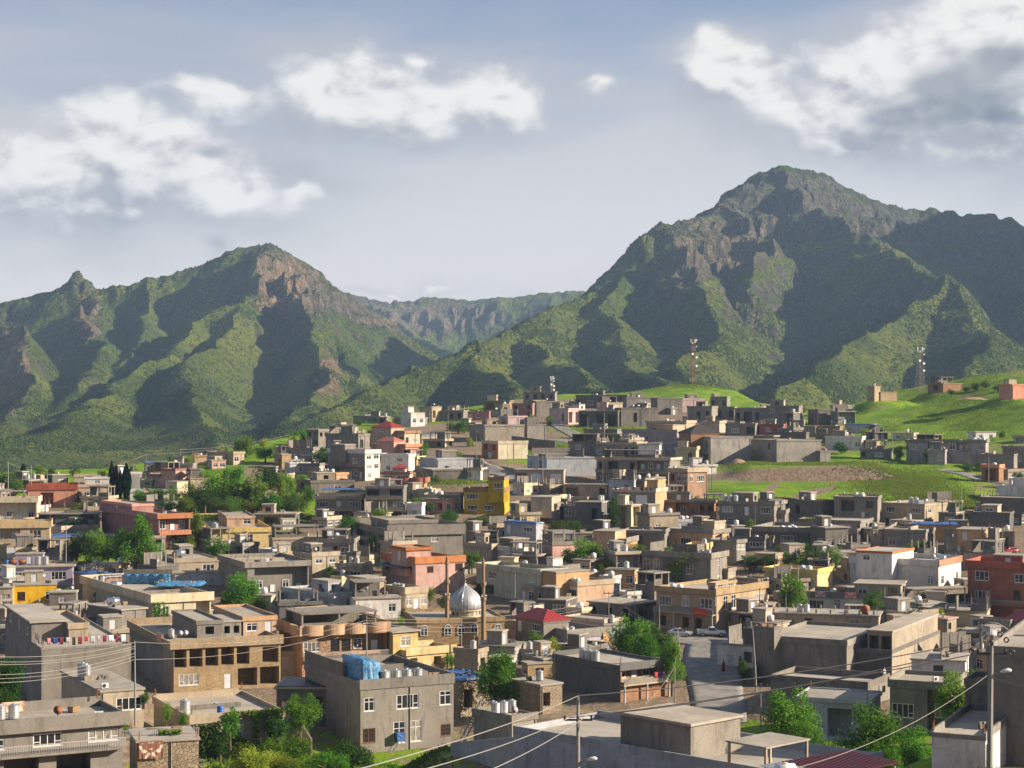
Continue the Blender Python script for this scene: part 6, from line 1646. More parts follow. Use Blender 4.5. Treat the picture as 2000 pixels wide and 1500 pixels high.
lamp(NP['R'], dR * .8, (1512 - 1312) / F * 114, 1); lamp(NP['T'], 0, (1560 - 1484) / F * 118, 1)

CABLES = []
def cable(p0, p1, sag, label, r=.03, group='overhead cables'):
    a, b = Vector(p0), Vector(p1); n = 22; pts = []
    for i in range(n + 1):
        t = i / n; p = a.lerp(b, t); p.z -= sag * 4 * t * (1 - t); pts.append(tuple(p))
    o = MB().tube(pts, r, 5).build('overhead_cable', 'cable', None)
    tag(o, label, 'cable', group)
yR, yT = 114, 118
cable(P(1918, 1250, yR), P(1129, 1359, yT), .45, 'top thick cable from right pole to the crossarm pole', .035)
cable(P(1908, 1264, yR), P(1146, 1398, yT), .5, 'second thick cable below the top one, right pole leftwards', .035)
cable(P(1932, 1272, yR), P(1112, 1402, yT), .3, 'third cable from right pole to crossarm left end', .035)
cable(P(1129, 1359, yT), P(690, 1505, 62), .25, 'cable from top of crossarm pole to bottom left', .02)
cable(P(1112, 1402, yT), P(820, 1505, 70), .2, 'cable from left arm of crossarm pole down left', .02)
cable(P(1146, 1398, yT), P(955, 1505, 78), .2, 'cable from right arm of crossarm pole down left', .02)
cable(P(1930, 1318, yR), P(1500, 1512, 98), .9, 'drooping service cable from right pole to bottom edge', .018)
cable(P(1934, 1320, yR), P(2080, 1345, 105), .3, 'short cable leaving the right pole at the frame edge', .018)
for i, (v0, v1) in enumerate([(1254, 1282), (1262, 1292), (1266, 1297)]):
    cable(P(264, v0, 172 * KY), P(-20, v1, 150 * KY), .6, ['top', 'middle', 'lower'][i] + ' cable of upper bundle left of the tall pole', .022)
for i, (v0, v1) in enumerate([(1276, 1318), (1282, 1326), (1288, 1334)]):
    cable(P(263, v0, 172 * KY), P(-20, v1, 150 * KY), .6, ['top', 'middle', 'lower'][i] + ' cable of lower bundle left of the tall pole', .022)
for i, (v0, v1) in enumerate([(1254, 1211), (1288, 1217)]):
    cable(P(265, v0, 172 * KY), P(716, v1, 236 * KY), 1.4, ['upper', 'lower'][i] + ' cable from tall left pole to two-arm pole', .022)
for i, (v0, v1) in enumerate([(1208, 1172), (1212, 1180), (1217, 1188), (1222, 1198)]):
    cable(P(716, v0, 236 * KY), P(1240, v1 - 14, 300 * KY), 1.8 + .3 * i, ['first', 'second', 'third', 'fourth'][i] + ' cable from two-arm pole past the mosque', .025)
cable(P(1324, 1230, 240 * KY), P(1189, 1157, 290 * KY), 1.2, 'cable from leaning street pole up to the red-roof house', .025)
cable(P(1324, 1232, 240 * KY), P(1318, 1302, 216 * KY), .5, 'slack cable between the two street-side poles', .025)
cable(P(1318, 1302, 216 * KY), P(1260, 1375, 190 * KY), .4, 'cable from short street pole down to lower left', .025)
for i, (p0, p1) in enumerate([((500, 862), (286, 887)), ((286, 887), (139, 928)), ((139, 928), (16, 904)), ((566, 849), (352, 878))]):
    cable(P(p0[0], p0[1], Yd(890)), P(p1[0], p1[1], Yd(900)), 1.0, ['easternmost', 'middle', 'western', 'high'][i] + ' thin cable along the left crest of the town', .045)

# ------------------------------------------------------------------ lattice masts
def mast(u, vt, vb, Y, wb, wt, bands, label):
    b = Vector(P(u, vb, Y)); h = (vb - vt) / F * Y
    root = tag(empty('lattice_mast', T(*b) @ RZ(R(25))), label, 'mast')
    n = 14
    for i in range(n):
        z0, z1 = h * i / n, h * (i + 1) / n; w0 = wb + (wt - wb) * i / n; w1 = wb + (wt - wb) * (i + 1) / n
        mat = bands[i % len(bands)]
        m = MB()
        for sx, sy in ((-1, -1), (1, -1), (1, 1), (-1, 1)):
            m.tube([(sx * w0, sy * w0, z0), (sx * w1, sy * w1, z1)], .07, 4)
        for k, (a, c) in enumerate((((-1, -1), (1, -1)), ((1, -1), (1, 1)), ((1, 1), (-1, 1)), ((-1, 1), (-1, -1)))):
            m.tube([(a[0] * w0, a[1] * w0, z0), (c[0] * w1, c[1] * w1, z1)], .04, 4); m.tube([(c[0] * w0, c[1] * w0, z0), (a[0] * w1, a[1] * w1, z1)], .04, 4); m.tube([(a[0] * w1, a[1] * w1, z1), (c[0] * w1, c[1] * w1, z1)], .04, 4)
        m.build('lattice_section', mat, root)
    for k, (zz, s) in enumerate([(.98, 1), (.92, -1), (.86, 1), (.72, -1), (.66, 1), (.5, 1)]):
        MB().tube([(s * wt * 1.5, -wt * 1.3, h * zz), (s * wt * 1.5, -wt * 1.6 - .3, h * zz)], .55 if k > 2 else .3, 12).build('antenna_drum', 'white_plastic', root)
    for k in range(4): MB().box(-.12, .12, -.1, .1, 0, 1.8).build('panel_antenna', 'white_plastic', root, T(math.cos(k * 1.57) * wt * 1.9, math.sin(k * 1.57) * wt * 1.9, h * .93))
    MB().tube([(0, 0, h), (0, 0, h + 2)], .05, 5).build('lightning_rod', 'dark_metal', root)
mat_plain('mast_red', (.30, .09, .05), .7); mat_plain('mast_white', (.42, .36, .31), .7); mat_plain('mast_grey', (.34, .28, .22), .6)
mast(1354, 662, 768, 770 * KY, 1.3, .75, ['mast_red', 'mast_red', 'mast_red', 'mast_white'], 'red and white lattice radio mast on the crest')
mast(1797, 680, 768, 690 * KY, 1.7, .75, ['mast_grey'], 'brownish grey lattice mast on the green hill')
mast(1078, 738, 785, 820 * KY, 1.0, .5, ['mast_grey'], 'small faint lattice mast behind the crest frame')

# ------------------------------------------------------------------ vehicles
mat_plain('car_white', (.72, .72, .72), .25, spec=.6); mat_plain('car_silver', (.55, .57, .59), .28, .5); mat_plain('car_red', (.30, .02, .02), .3)
mat_plain('car_glass', (.02, .022, .026), .06, spec=.7); mat_plain('lamp_clear', (.8, .8, .78), .15); mat_plain('lamp_red', (.5, .02, .02), .3)
def wheel(parent, x, y, r=.32):
    w = MB().tube([(x, y - .1, r), (x, y - .09, r), (x, y + .09, r), (x, y + .1, r)], [r * .8, r, r, r * .8], 18).build('wheel', 'tyre', parent)
    MB().tube([(x, y - .115, r), (x, y + .115, r)], r * .58, 12).build('rim', 'car_silver', w)
def car(kind, u, v, Y, heading, paint, label):
    """x forward, length ~4.5 m; the body is lofted from cross sections"""
    z = float(ground_z(np.array([P(u, v, Y)[0]]), np.array([Y]))[0]) + .2
    root = tag(empty('pickup_truck' if kind == 'pickup' else 'sedan_car', T(P(u, v, Y)[0], Y, z) @ RZ(heading)), label, 'pickup truck' if kind == 'pickup' else 'car')
    if kind == 'pickup':
        sec = [(-2.6, .62, .45, .98), (-2.55, .86, .42, 1.02), (-.6, .88, .38, 1.02), (1.0, .88, .36, 1.05), (1.15, .88, .36, 1.06), (2.3, .84, .40, 1.0), (2.52, .7, .46, .86), (2.56, .55, .5, .75)]
        cab = [(-.75, .80, 1.02, 1.06), (-.55, .72, 1.02, 1.68), (.3, .72, 1.02, 1.74), (1.2, .78, 1.02, 1.08)]; wx_ = (-1.6, 1.65); L = 2.55
    else:
        sec = [(-2.2, .6, .5, .85), (-2.12, .8, .38, .95), (-1.2, .86, .28, .98), (0, .87, .26, .95), (1.2, .86, .28, .92), (2.0, .78, .34, .78), (2.22, .55, .42, .62)]
        cab = [(-1.75, .76, .93, .98), (-.95, .62, .93, 1.42), (.1, .64, .93, 1.46), (1.05, .76, .90, .96)]; wx_ = (-1.35, 1.38); L = 2.2
    def loft(sec, round_=.12):
        m = MB(); rows = []
        for (x, w, z0, z1) in sec:
            r = round_; i0 = len(m.v)
            m.v += [(x, -w + r, z0), (x, -w, z0 + r), (x, -w, (z0 + z1) / 2), (x, -w + r * .5, z1 - r * .4), (x, -w + r * 1.6, z1), (x, w - r * 1.6, z1), (x, w - r * .5, z1 - r * .4), (x, w, (z0 + z1) / 2), (x, w, z0 + r), (x, w - r, z0)]
            rows.append(i0)
        for a, b in zip(rows[:-1], rows[1:]):
            for k in range(10): m.f.append((a + k, a + (k + 1) % 10, b + (k + 1) % 10, b + k))
        m.f.append(tuple(rows[0] + k for k in range(10))); m.f.append(tuple(rows[-1] + k for k in range(10))[::-1])
        return m
    loft(sec).build('body', paint, root, None, True); 
    cb = loft(cab, .06).build('cabin', paint, root, None, True)
    xs = [c[0] for c in cab]
    # side glass, set just proud of the cabin sides, and screens
    for s in (-1, 1):
        for (a, b) in (((xs[1] + .02), xs[1] + (xs[2] - xs[1]) * .48), (xs[1] + (xs[2] - xs[1]) * .54, xs[2] + .25)):
            zt = cab[1][3] - .12; zb = cab[0][2] + .08; wt = cab[1][1]; wb = cab[1][1] + .10
            m = MB(); m.quad((a - .12, s * (wb + .012), zb), (b + .12, s * (wb + .012), zb), (b - .05, s * (wt + .012), zt), (a + .05, s * (wt + .012), zt)); m.quad((a - .12, s * (wb - .04), zb), (b + .12, s * (wb - .04), zb), (b - .05, s * (wt - .04), zt), (a + .05, s * (wt - .04), zt))
            m.build('side_window', 'car_glass', cb)
    for (i0, i1, nm) in ((3, 2, 'windscreen'), (0, 1, 'rear_window')):
        a, b = cab[i0], cab[i1]; d = .015 if i0 == 3 else -.015
        m = MB(); m.quad((a[0] * .86 + b[0] * .14 + d, -a[1] * .82, a[3] * .86 + b[3] * .14 + .02), (a[0] * .86 + b[0] * .14 + d, a[1] * .82, a[3] * .86 + b[3] * .14 + .02), (b[0] * .9 + a[0] * .1 + d, b[1] * .82, b[3] * .92 + a[3] * .08 + .012), (b[0] * .9 + a[0] * .1 + d, -b[1] * .82, b[3] * .92 + a[3] * .08 + .012)); m.build(nm, 'car_glass', cb)
    if kind == 'pickup':
        for y0, y1 in ((-.88, -.80), (.80, .88)): MB().box(-2.5, -.8, y0, y1, 1.0, 1.14).build('bed_rail', paint, root)
        MB().box(-2.58, -2.5, -.8, .8, .8, 1.14).build('tailgate', paint, root)
    for x in wx_:
        for s in (-1, 1): wheel(root, x, s * .78, .36 if kind == 'pickup' else .31)
    for s in (-1, 1):
        MB().box(L - .18, L - .02, s * .58 - .16, s * .58 + .16, .66, .80).build('headlight', 'lamp_clear', root); MB().box(-L + .03, -L + .14, s * .6 - .12, s * .6 + .12, .66, .86).build('tail_light', 'lamp_red', root)
        MB().box(cab[3][0] - .35, cab[3][0] - .22, s * .88 - .06, s * .88 + .06, .98, 1.12).build('wing_mirror', paint, root)
    MB().box(L - .06, L + .04, -.6, .6, .40, .55).build('bumper', 'dark_metal', root)
car('pickup', 1390, 1248, 272 * KY, R(-4), 'car_white', 'white double-cab pickup truck parked before the shops')
car('sedan', 1328, 1247, 271 * KY, R(-12), 'car_silver', 'silver sedan car parked left of the white pickup')
car('sedan', 1452, 1270, 256 * KY, R(-110), 'car_white', 'white sedan car on the right edge of the street')
car('sedan', 1972, 1082, Yd(1082), R(200), 'car_red', 'dark red car between the houses at the right')

# ------------------------------------------------------------------ people (small in the view)
mat_plain('skin', (.42, .26, .18), .6); mat_plain('hair', (.02, .015, .012), .7); mat_plain('cloth_black', (.02, .02, .022), .9); mat_plain('cloth_red', (.22, .03, .035), .9); mat_plain('cloth_white', (.6, .58, .55), .9); mat_plain('cloth_blue', (.05, .08, .2), .9)
def person(u, v, Y, mat, rot, label, robe=False, z=None):
    x, y, zz = P(u, v, Y)
    if z is None: zz = float(ground_z(np.array([x]), np.array([y]))[0]) + .16
    root = tag(empty('person', T(x, y, zz) @ RZ(rot)), label, 'person')
    me = bpy.data.meshes.new('figure')
    V = [(0, 0, .95), (0, 0, 1.15), (0, 0, 1.38), (0, 0, 1.50), (0, .01, 1.62), (0, .01, 1.74), (.18, 0, 1.38), (.25, -.02, 1.1), (.24, -.1, .86), (-.18, 0, 1.38), (-.25, .02, 1.1), (-.24, -.08, .86), (.1, 0, .9), (.11, -.05, .5), (.11, .02, .08), (.11, -.14, .04), (-.1, 0, .9), (-.11, .06, .5), (-.12, .1, .08), (-.12, -.04, .04)]
    E = [(0, 1), (1, 2), (2, 3), (3, 4), (4, 5), (2, 6), (6, 7), (7, 8), (2, 9), (9, 10), (10, 11), (0, 12), (12, 13), (13, 14), (14, 15), (0, 16), (16, 17), (17, 18), (18, 19)]
    rad = [.16, .15, .15, .065, .10, .085, .075, .055, .04, .075, .055, .04, .10, .07, .05, .04, .10, .07, .05, .04]
    me.from_pydata(V, E, []); me.materials.append(MATS[mat])
    o = link('figure', me, root)
    md = o.modifiers.new('skin', 'SKIN'); md.use_smooth_shade = True
    lay = me.skin_vertices[0] if me.skin_vertices else None
    if lay is None:
        bpy.context.view_layer.objects.active = o; lay = me.skin_vertices[0]
    for i, r in enumerate(rad): lay.data[i].radius = (r, r * .85)
    lay.data[0].use_root = True
    sb = o.modifiers.new('sub', 'SUBSURF'); sb.levels = 1; sb.render_levels = 1
    MB().lathe([(.02, 1.58), (.1, 1.62), (.118, 1.72), (.10, 1.80), (.03, 1.84)], 10, (0, .02, 0)).build('hair', 'hair', root, None, True)
    MB().lathe([(.02, 1.55), (.085, 1.60), (.1, 1.68), (.08, 1.75)], 10, (0, -.03, 0)).build('face', 'skin', root, None, True)
    if robe: MB().lathe([(.28, .06), (.25, .5), (.19, .95), (.2, 1.3), (.1, 1.45)], 12).build('robe', mat, root, None, True)
person(1413, 1312, 246 * KY, 'cloth_red', R(20), 'person in long dark red robe walking on the street', True)
person(1446, 1306, 248 * KY, 'cloth_black', R(200), 'person in black walking at the right of the street', True)
person(1422, 1300, 249 * KY, 'cloth_white', R(90), 'child in pale clothes beside the walkers on the street')
person(1727, 1328, 212 * KY, 'cloth_white', R(30), 'person in white standing on the unfinished walls', False, 1)

# ------------------------------------------------------------------ things on the front houses
def loc_thing(name, house, x, y, z, rz=0): return empty(name, HOUSES[house]['M'] @ T(x, y, z) @ RZ(rz))
BG = 'big grey house with blue tarpaulin'
h = HOUSES[BG]
# the slumped blue tarpaulin shelter
def drape(name, x0, x1, y0, y1, z, h_, mat, M, seed):
    rs = random.Random(seed); m = MB(); n = 26; rings = []
    for lv, (g, zz) in enumerate([(1.10, 0), (1.06, .25), (1.02, .55), (1.0, .85), (.97, .97), (.8, 1.0), (.4, 1.03), (.02, .98)]):
        ring = []
        for k in range(n):
            t = k / n * 4; s, f = int(t), t - int(t)
            px, py = [(x0 + (x1 - x0) * f, y0), (x1, y0 + (y1 - y0) * f), (x1 - (x1 - x0) * f, y1), (x0, y1 - (y1 - y0) * f)][s]
            cx, cy = (x0 + x1) / 2, (y0 + y1) / 2
            fold = (.10 * math.sin(k * 2.6 + lv * .7) + rs.uniform(-.05, .05)) * (1 if lv < 5 else .3)
            zj = z + h_ * zz * (1 - .18 * max(0, (px - cx) / (x1 - x0))) + rs.uniform(-.14, .12) * (1 if lv > 2 else .4)
            ring.append(len(m.v)); m.v.append((cx + (px - cx) * (g + fold), cy + (py - cy) * (g + fold), zj))
        rings.append(ring)
    for a, b in zip(rings[:-1], rings[1:]):
        for k in range(n): m.f.append((a[k], a[(k + 1) % n], b[(k + 1) % n], b[k]))
    m.f.append(tuple(rings[-1]))
    return m.build(name, mat, None, M, True)
t_ = drape('tarpaulin_shelter', .75, 3.2, 1.0, 8.0, h['zr'], 3.1, 'blue_tarp', h['M'], 2)
tag(t_, 'slumped bright blue tarpaulin shelter on the big grey house roof', 'tarpaulin')
MB().box(-.02, .2, 6.0, h['B'] + .05, h['zr'] - .3, h['zr'] + 2.3).build('screen_wall', wm('gb'), h['root'])
MB().box(h['A'] * .72, h['A'] * .80, 2.2, 4.5, h['zr'], h['zr'] + 1.1).build('roof_hatch_wall', wm('gr'), h['root'])
for i in range(3):
    o = MB().box(-.5, .5, -.03, .03, 0, .75).build('timber_panel', 'timber', None, h['M'] @ T(h['A'] * .84 + i * .5, 3.0 - i * .1, h['zr']) @ Matrix.Rotation(R(-18), 4, 'X')); tag(o, ['left', 'middle', 'right'][i] + ' brown timber panel leaning on the big grey house roof', 'panel', 'timber panels')
o = empty('window_cooler', h['M'] @ T(h['A'] * .40, -.45, 1.0)); tag(o, 'blue-covered air cooler below the tall windows', 'air cooler')
MB().box(-.5, .5, -.4, .4, 0, 1.0).build('cooler_case', 'deep_blue_tarp', o); MB().tube([(-.3, .35, 0), (-.3, -.2, -.8)], .04, 5).build('bracket', 'dark_metal', o); MB().tube([(.3, .35, 0), (.3, -.2, -.8)], .04, 5).build('bracket', 'dark_metal', o)
# steel stairs beside the small grey house
st = tag(empty('steel_stair', T(*P(905, 1452, 178 * KY)) @ RZ(R(30))), 'rusty steel outside stair beside the three tanks', 'stair')
for s in (0, 1.0):
    MB().tube([(0, s, 0), (2.8, s, 4.6)], .06, 5).build('stringer', 'dark_metal', st); MB().tube([(0, s, .9), (2.8, s, 5.5)], .035, 5).build('handrail', 'steel_pole', st)
    for i in range(6): MB().tube([(.2 + i * .5, s, .33 + i * .82), (.2 + i * .5, s, 1.23 + i * .82)], .03, 4).build('rail_post', 'steel_pole', st)
for i in range(15): MB().box(.1 + i * .18, .36 + i * .18, 0, 1.0, .25 + i * .3, .29 + i * .3).build('tread', 'steel_pole', st)

# laundry
def laundry(house, x0, y0, x1, y1, z, n, seed, where):
    rs = random.Random(seed); H_ = HOUSES[house]
    ln = tag(MB().tube([(x0, y0, z), ((x0 + x1) / 2, (y0 + y1) / 2, z - .12), (x1, y1, z)], .012, 4).build('washing_line', 'cable', None, H_['M']), 'thin washing line ' + where, 'washing line')
    cols = [('white', (.7, .7, .7)), ('dark blue', (.03, .05, .25)), ('black', (.03, .03, .035)), ('red', (.5, .03, .05)), ('pink', (.6, .25, .3)), ('pale grey', (.45, .45, .45)), ('maroon', (.2, .02, .05))]
    order = ['first', 'second', 'third', 'fourth', 'fifth', 'sixth', 'seventh', 'eighth', 'ninth', 'tenth', 'eleventh', 'twelfth', 'thirteenth', 'fourteenth']
    for i in range(n):
        t = (i + .5) / n; x = x0 + (x1 - x0) * t; y = y0 + (y1 - y0) * t; cn, cv = cols[rs.randrange(len(cols))]
        w = rs.uniform(.35, .7); hh = rs.uniform(.6, 1.1); m = MB(); k = 6
        ang = math.atan2(y1 - y0, x1 - x0)
        for a in range(k + 1):
            for b in range(4):
                m.v.append((-w / 2 + w * a / k, .05 * math.sin(a * 1.7 + b) * b / 3, -hh * b / 3 + rs.uniform(-.03, .03) * (b == 3)))
        for a in range(k):
            for b in range(3): m.f.append((a * 4 + b, a * 4 + 4 + b, a * 4 + 5 + b, a * 4 + b + 1))
        o = m.build('hanging_cloth', mat_plain('cloth_' + cn.replace(' ', '_') + '_dry', cv, .9), None, H_['M'] @ T(x, y, z - .05) @ RZ(ang), True)
        sm = o.modifiers.new('thick', 'SOLIDIFY'); sm.thickness = .012
        tag(o, order[i] + ' cloth from the left, ' + cn + ', on the line ' + where, 'laundry', 'hanging laundry ' + where)
LW = HOUSES['house with long blank wall and laundry']
laundry('house with long blank wall and laundry', .4, LW['B'] * .24, .4, .5, LW['zr'] + 1.45, 6, 3, 'over the blank wall, left side')
laundry('house with long blank wall and laundry', .6, .35, LW['A'] * .95, .35, LW['zr'] + 1.5, 13, 5, 'along the long blank wall')
LG = HOUSES['grey house with laundry and green door']
laundry('grey house with laundry and green door', -.35, LG['B'] * .96, -.35, .5, LG['H'] + .35, 9, 8, 'over the green-door house parapet')
DH = HOUSES['dark house with brick balcony recess']
laundry('dark house with brick balcony recess', DH['A'] * .62, -1.0, DH['A'] * .98, -1.0, DH['zr'] * .5 + 1.4, 4, 9, 'on the brick balcony')
# rugs and banners
def mat_rug(name, c1, c2, sc=3.0):
    m, t, b = principled(name); tc = t.node('ShaderNodeTexCoord')
    n = t.noise(t.vm('ABSOLUTE', tc.outputs['Object']), sc, 3, .5, 1.2)
    vo = t.node('ShaderNodeTexVoronoi'); vo.inputs['Scale'].default_value = sc * 1.6; t.l.new(t.vm('ABSOLUTE', tc.outputs['Object']), vo.inputs['Vector'])
    k = t.mix(t.ramp(t.m('ADD', n, t.m('MULTIPLY', vo.outputs['Distance'], .5)), .62, .72), c4(c1), c4(c2))
    t.l.new(k, b.inputs['Base Color']); b.inputs['Roughness'].default_value = .95; MATS[name] = m; return m
mat_rug('rug_brown', (.62, .48, .36), (.20, .09, .06), 1.6); mat_rug('rug_red', (.42, .02, .02), (.6, .35, .3), 2.2); mat_rug('rug_tan', (.36, .20, .12), (.5, .38, .28), 2.5); mat_rug('rug_maroon', (.22, .02, .035), (.5, .42, .4), 2.2)
def hang(house, face, pos, z0, w, hh, mat, label, off=.1, name='hanging_rug', cat='rug'):
    """a cloth hung flat against the outside of a house face, pos metres along it"""
    H_ = HOUSES[house]; m = MB(); n = 12
    for i in range(n + 1):
        for j in (0, 1, 2): m.v.append((-w / 2 + w * i / n, .035 * math.sin(i * 1.9) * (2 - j) / 2, hh * j / 2))
    for i in range(n):
        for j in (0, 1): m.f.append((i * 3 + j, i * 3 + 3 + j, i * 3 + 4 + j, i * 3 + j + 1))
    M = H_['M'] @ (T(pos, -off, z0) if face == 'R' else T(-off, pos, z0) @ RZ(-math.pi / 2))
    o = m.build(name, mat, None, M); s_ = o.modifiers.new('thick', 'SOLIDIFY'); s_.thickness = .03
    return tag(o, label, cat)
Q = HOUSES
h1 = Q['stone-walled yard below the railing']; hang('stone-walled yard below the railing', 'R', 1.3, h1['H'] - 1.75, 2.3, 1.7, 'rug_brown', 'cream rug with dark brown scrollwork hung below the stone yard', .3)
h1 = Q['tan house with five dark loggia bays']; hang('tan house with five dark loggia bays', 'L', h1['B'] * .22, h1['zr'] + .25, 3.0, 1.25, 'rug_red', 'bright red cloth with pale script on the loggia house roof', .45, 'hanging_cloth', 'cloth')
h1 = Q['corner house with long railed balcony']; hang('corner house with long railed balcony', 'R', h1['A'] * .42, h1['zr'] + .1, 2.2, 1.0, 'rug_tan', 'row of tan patterned rugs drying on the back parapet', -(h1['B'] + .2))
h1 = Q['white-walled house with red rugs']; hang('white-walled house with red rugs', 'L', h1['B'] * .86, h1['H'] - 1.05, 2.0, 1.1, 'rug_maroon', 'dull patterned rug, left of two on the parapet', .4); hang('white-walled house with red rugs', 'L', h1['B'] * .53, h1['H'] - 1.1, 2.3, 1.15, 'rug_red', 'red patterned rug, right of two on the parapet', .4)
h1 = Q['tan house above the shops']; bn = hang('tan house above the shops', 'L', h1['B'] * .2, h1['zr'] * .5 - .35, 2.8, 1.3, 'red_paint', 'red shop banner with yellow script above the shops', 1.12, 'shop_banner', 'banner')
scribble(-1.1, 1.1, .5, .55, 'yellow_paint', bn, -.06, 5)
h1 = Q['grey house with rug-hung parapet']; hang('grey house with rug-hung parapet', 'L', h1['B'] * .7, h1['H'] - .75, 4.6, .85, 'rug_maroon', 'patterned maroon rug over the parapet of a grey house', .4)
h1 = Q['lilac-grey house with red metal roof']; hang('lilac-grey house with red metal roof', 'R', h1['A'] - .8, 1.2, 1.1, 2.6, 'ochre_tarp', 'ochre cloth hung at the right end of the red-roof house', .3, 'hanging_cloth', 'cloth')
h1 = Q['peach house with scaffold at its corner']; hang('peach house with scaffold at its corner', 'L', h1['B'] * .8, -.6, 3.2, 2.2, 'timber', 'brown reed mat hung below the scaffold house', .4, 'hanging_mat', 'mat')
h1 = Q['grey house with laundry and green door']; o = MB().box(-.5, .5, -.03, .03, 0, 2.0).build('open_door_leaf', mat_plain('lime_paint', (.30, .62, .03), .5), None, h1['M'] @ T(-.35, h1['B'] * .83, h1['zr'] * .5 + .1) @ RZ(-math.pi / 2)); tag(o, 'open lime-green door leaf on the laundry house', 'door leaf')
# tarps hung between the roofs on the left
def sheet_px(u0, u1, v, Y0, Y1, mat, amp, seed, label):
    c = P(u0, v, Y0); w = (u1 - u0) / F * Y0
    o = wavy_sheet('tarpaulin', mat, 0, w, 0, Y1 - Y0, 0, amp, .35, seed, None, T(*c)); return tag(o, label, 'tarpaulin')
def hung_px(u0, u1, v0, v1, Y, mat, seed, label):
    c = P(u0, v1, Y); w = (u1 - u0) / F * Y; hh = (v1 - v0) / F * Y; m = MB(); n = 24
    for i in range(n + 1):
        for j in range(5): m.v.append((w * i / n, .15 * math.sin(i * 1.3 + j * .6 + seed) - .1 * j, hh * j / 4))
    for i in range(n):
        for j in range(4): m.f.append((i * 5 + j, i * 5 + 5 + j, i * 5 + 6 + j, i * 5 + j + 1))
    o = m.build('tarpaulin', mat, None, T(*c), True); s = o.modifiers.new('thick', 'SOLIDIFY'); s.thickness = .03
    return tag(o, label, 'tarpaulin')
hung_px(243, 333, 1121, 1142, 300.6 * KY, 'blue_tarp', 1, 'bright blue tarpaulin hung below the block parapet')
sheet_px(300, 392, 1141, 290 * KY, 296 * KY, 'blue_tarp', .1, 3, 'pale blue tarpaulin roof set with coloured bottles')
brs = random.Random(3)
BORD = 'first second third fourth fifth sixth seventh eighth ninth tenth eleventh twelfth thirteenth fourteenth fifteenth sixteenth seventeenth eighteenth nineteenth twentieth twenty-first twenty-second twenty-third twenty-fourth twenty-fifth twenty-sixth'.split()
for i in range(26):
    u = 302 + i * 3.4; cn, cv = brs.choice([('red', (.5, .03, .03)), ('green', (.05, .3, .12)), ('white', (.7, .7, .7)), ('blue', (.05, .15, .5))])
    o = MB().lathe([(.10, 0), (.11, .3), (.04, .42), (.04, .5)], 8).build('bottle', mat_plain('plastic_' + cn, cv, .35), None, T(*P(u, 1140, 293 * KY))); tag(o, BORD[i] + ' bottle from the left, ' + cn + ', in the row on pale blue tarpaulin', 'bottle', 'bottles on the pale blue tarpaulin')
bp = tag(empty('block_parapet', T(*P(290, 1122, 301 * KY))), 'gapped beige block parapet above the hung blue tarpaulin', 'parapet')
MB().box(-5.2, 5.2, -.1, .2, -5, -.003).build('base_wall', wm('gb'), bp)
for k in range(5): MB().box(-.95, .95, -.12, .12, 0, 1.0).build('block_panel', wm('bb'), bp, T((k - 2) * 19 / F * 301 * KY, 0, 0))
# yard railing above the stone wall
fr = tag(empty('railing_fence', T(*P(240, 1448, 152 * KY)) @ RZ(R(14))), 'pale steel railing above the stone yard wall', 'fence')
ln_ = 148 / F * 152 * KY
MB().box(0, ln_, -.04, .04, 1.0, 1.06).build('top_rail', 'railing', fr); MB().box(0, ln_, -.04, .04, .1, .16).build('bottom_rail', 'railing', fr)
bm_ = cached('fbar', lambda: MB().box(-.03, .03, -.02, .02, .1, 1.02).mesh('railing_bar', 'railing'))
for i in range(38): link('railing_bar', bm_, fr, T(ln_ * (i + .5) / 38, 0, 0))
# near house: canopy slab, maroon sheet roof, lying white tank, walls
def near_part(name, M, mb, mat, label, cat):
    return tag(mb.build(name, mat, None, M), label, cat)
cn_ = tag(empty('flat_canopy', T(*P(1500, 1462, 138)) @ RZ(R(43))), 'thin concrete canopy slab beside the rooftop cabin', 'canopy')
MB().box(-2.2, 3.2, -1.6, 2.4, .45, .58).build('canopy_slab', 'roof_screed', cn_)
for x, y in ((-2, -1.4), (3, -1.4), (-2, 2.2), (3, 2.2)): MB().box(x - .09, x + .09, y - .09, y + .09, -2.5, .45).build('canopy_post', wm('be'), cn_)
mr = tag(empty('sheet_roof', T(*P(1620, 1493, 128)) @ RZ(R(38))), 'maroon corrugated sheet roof at the bottom edge', 'roof')
n = 46
for i in range(n):
    x = -4.6 + i * .2
    MB().box(x, x + .185, -2.6, 2.4, .0, .05 + .035 * (i % 2)).build('roof_rib', 'maroon_sheet' if i > 9 else 'sheet_metal', mr, Matrix.Rotation(R(1.5), 4, 'X'))
for x in (-4.3, 0, 4.3): MB().box(x - .06, x + .06, -2.4, -2.28, -3, -.28).build('roof_post', 'steel_pole', mr)
wt_ = assemble('cylinder_tank', tank_lying('white_plastic', .6, 1.2), T(*P(1534, 1536, 116)) @ RZ(R(10))); tag(wt_, 'white lying water tank at the bottom edge below sheet roof', 'water tank')
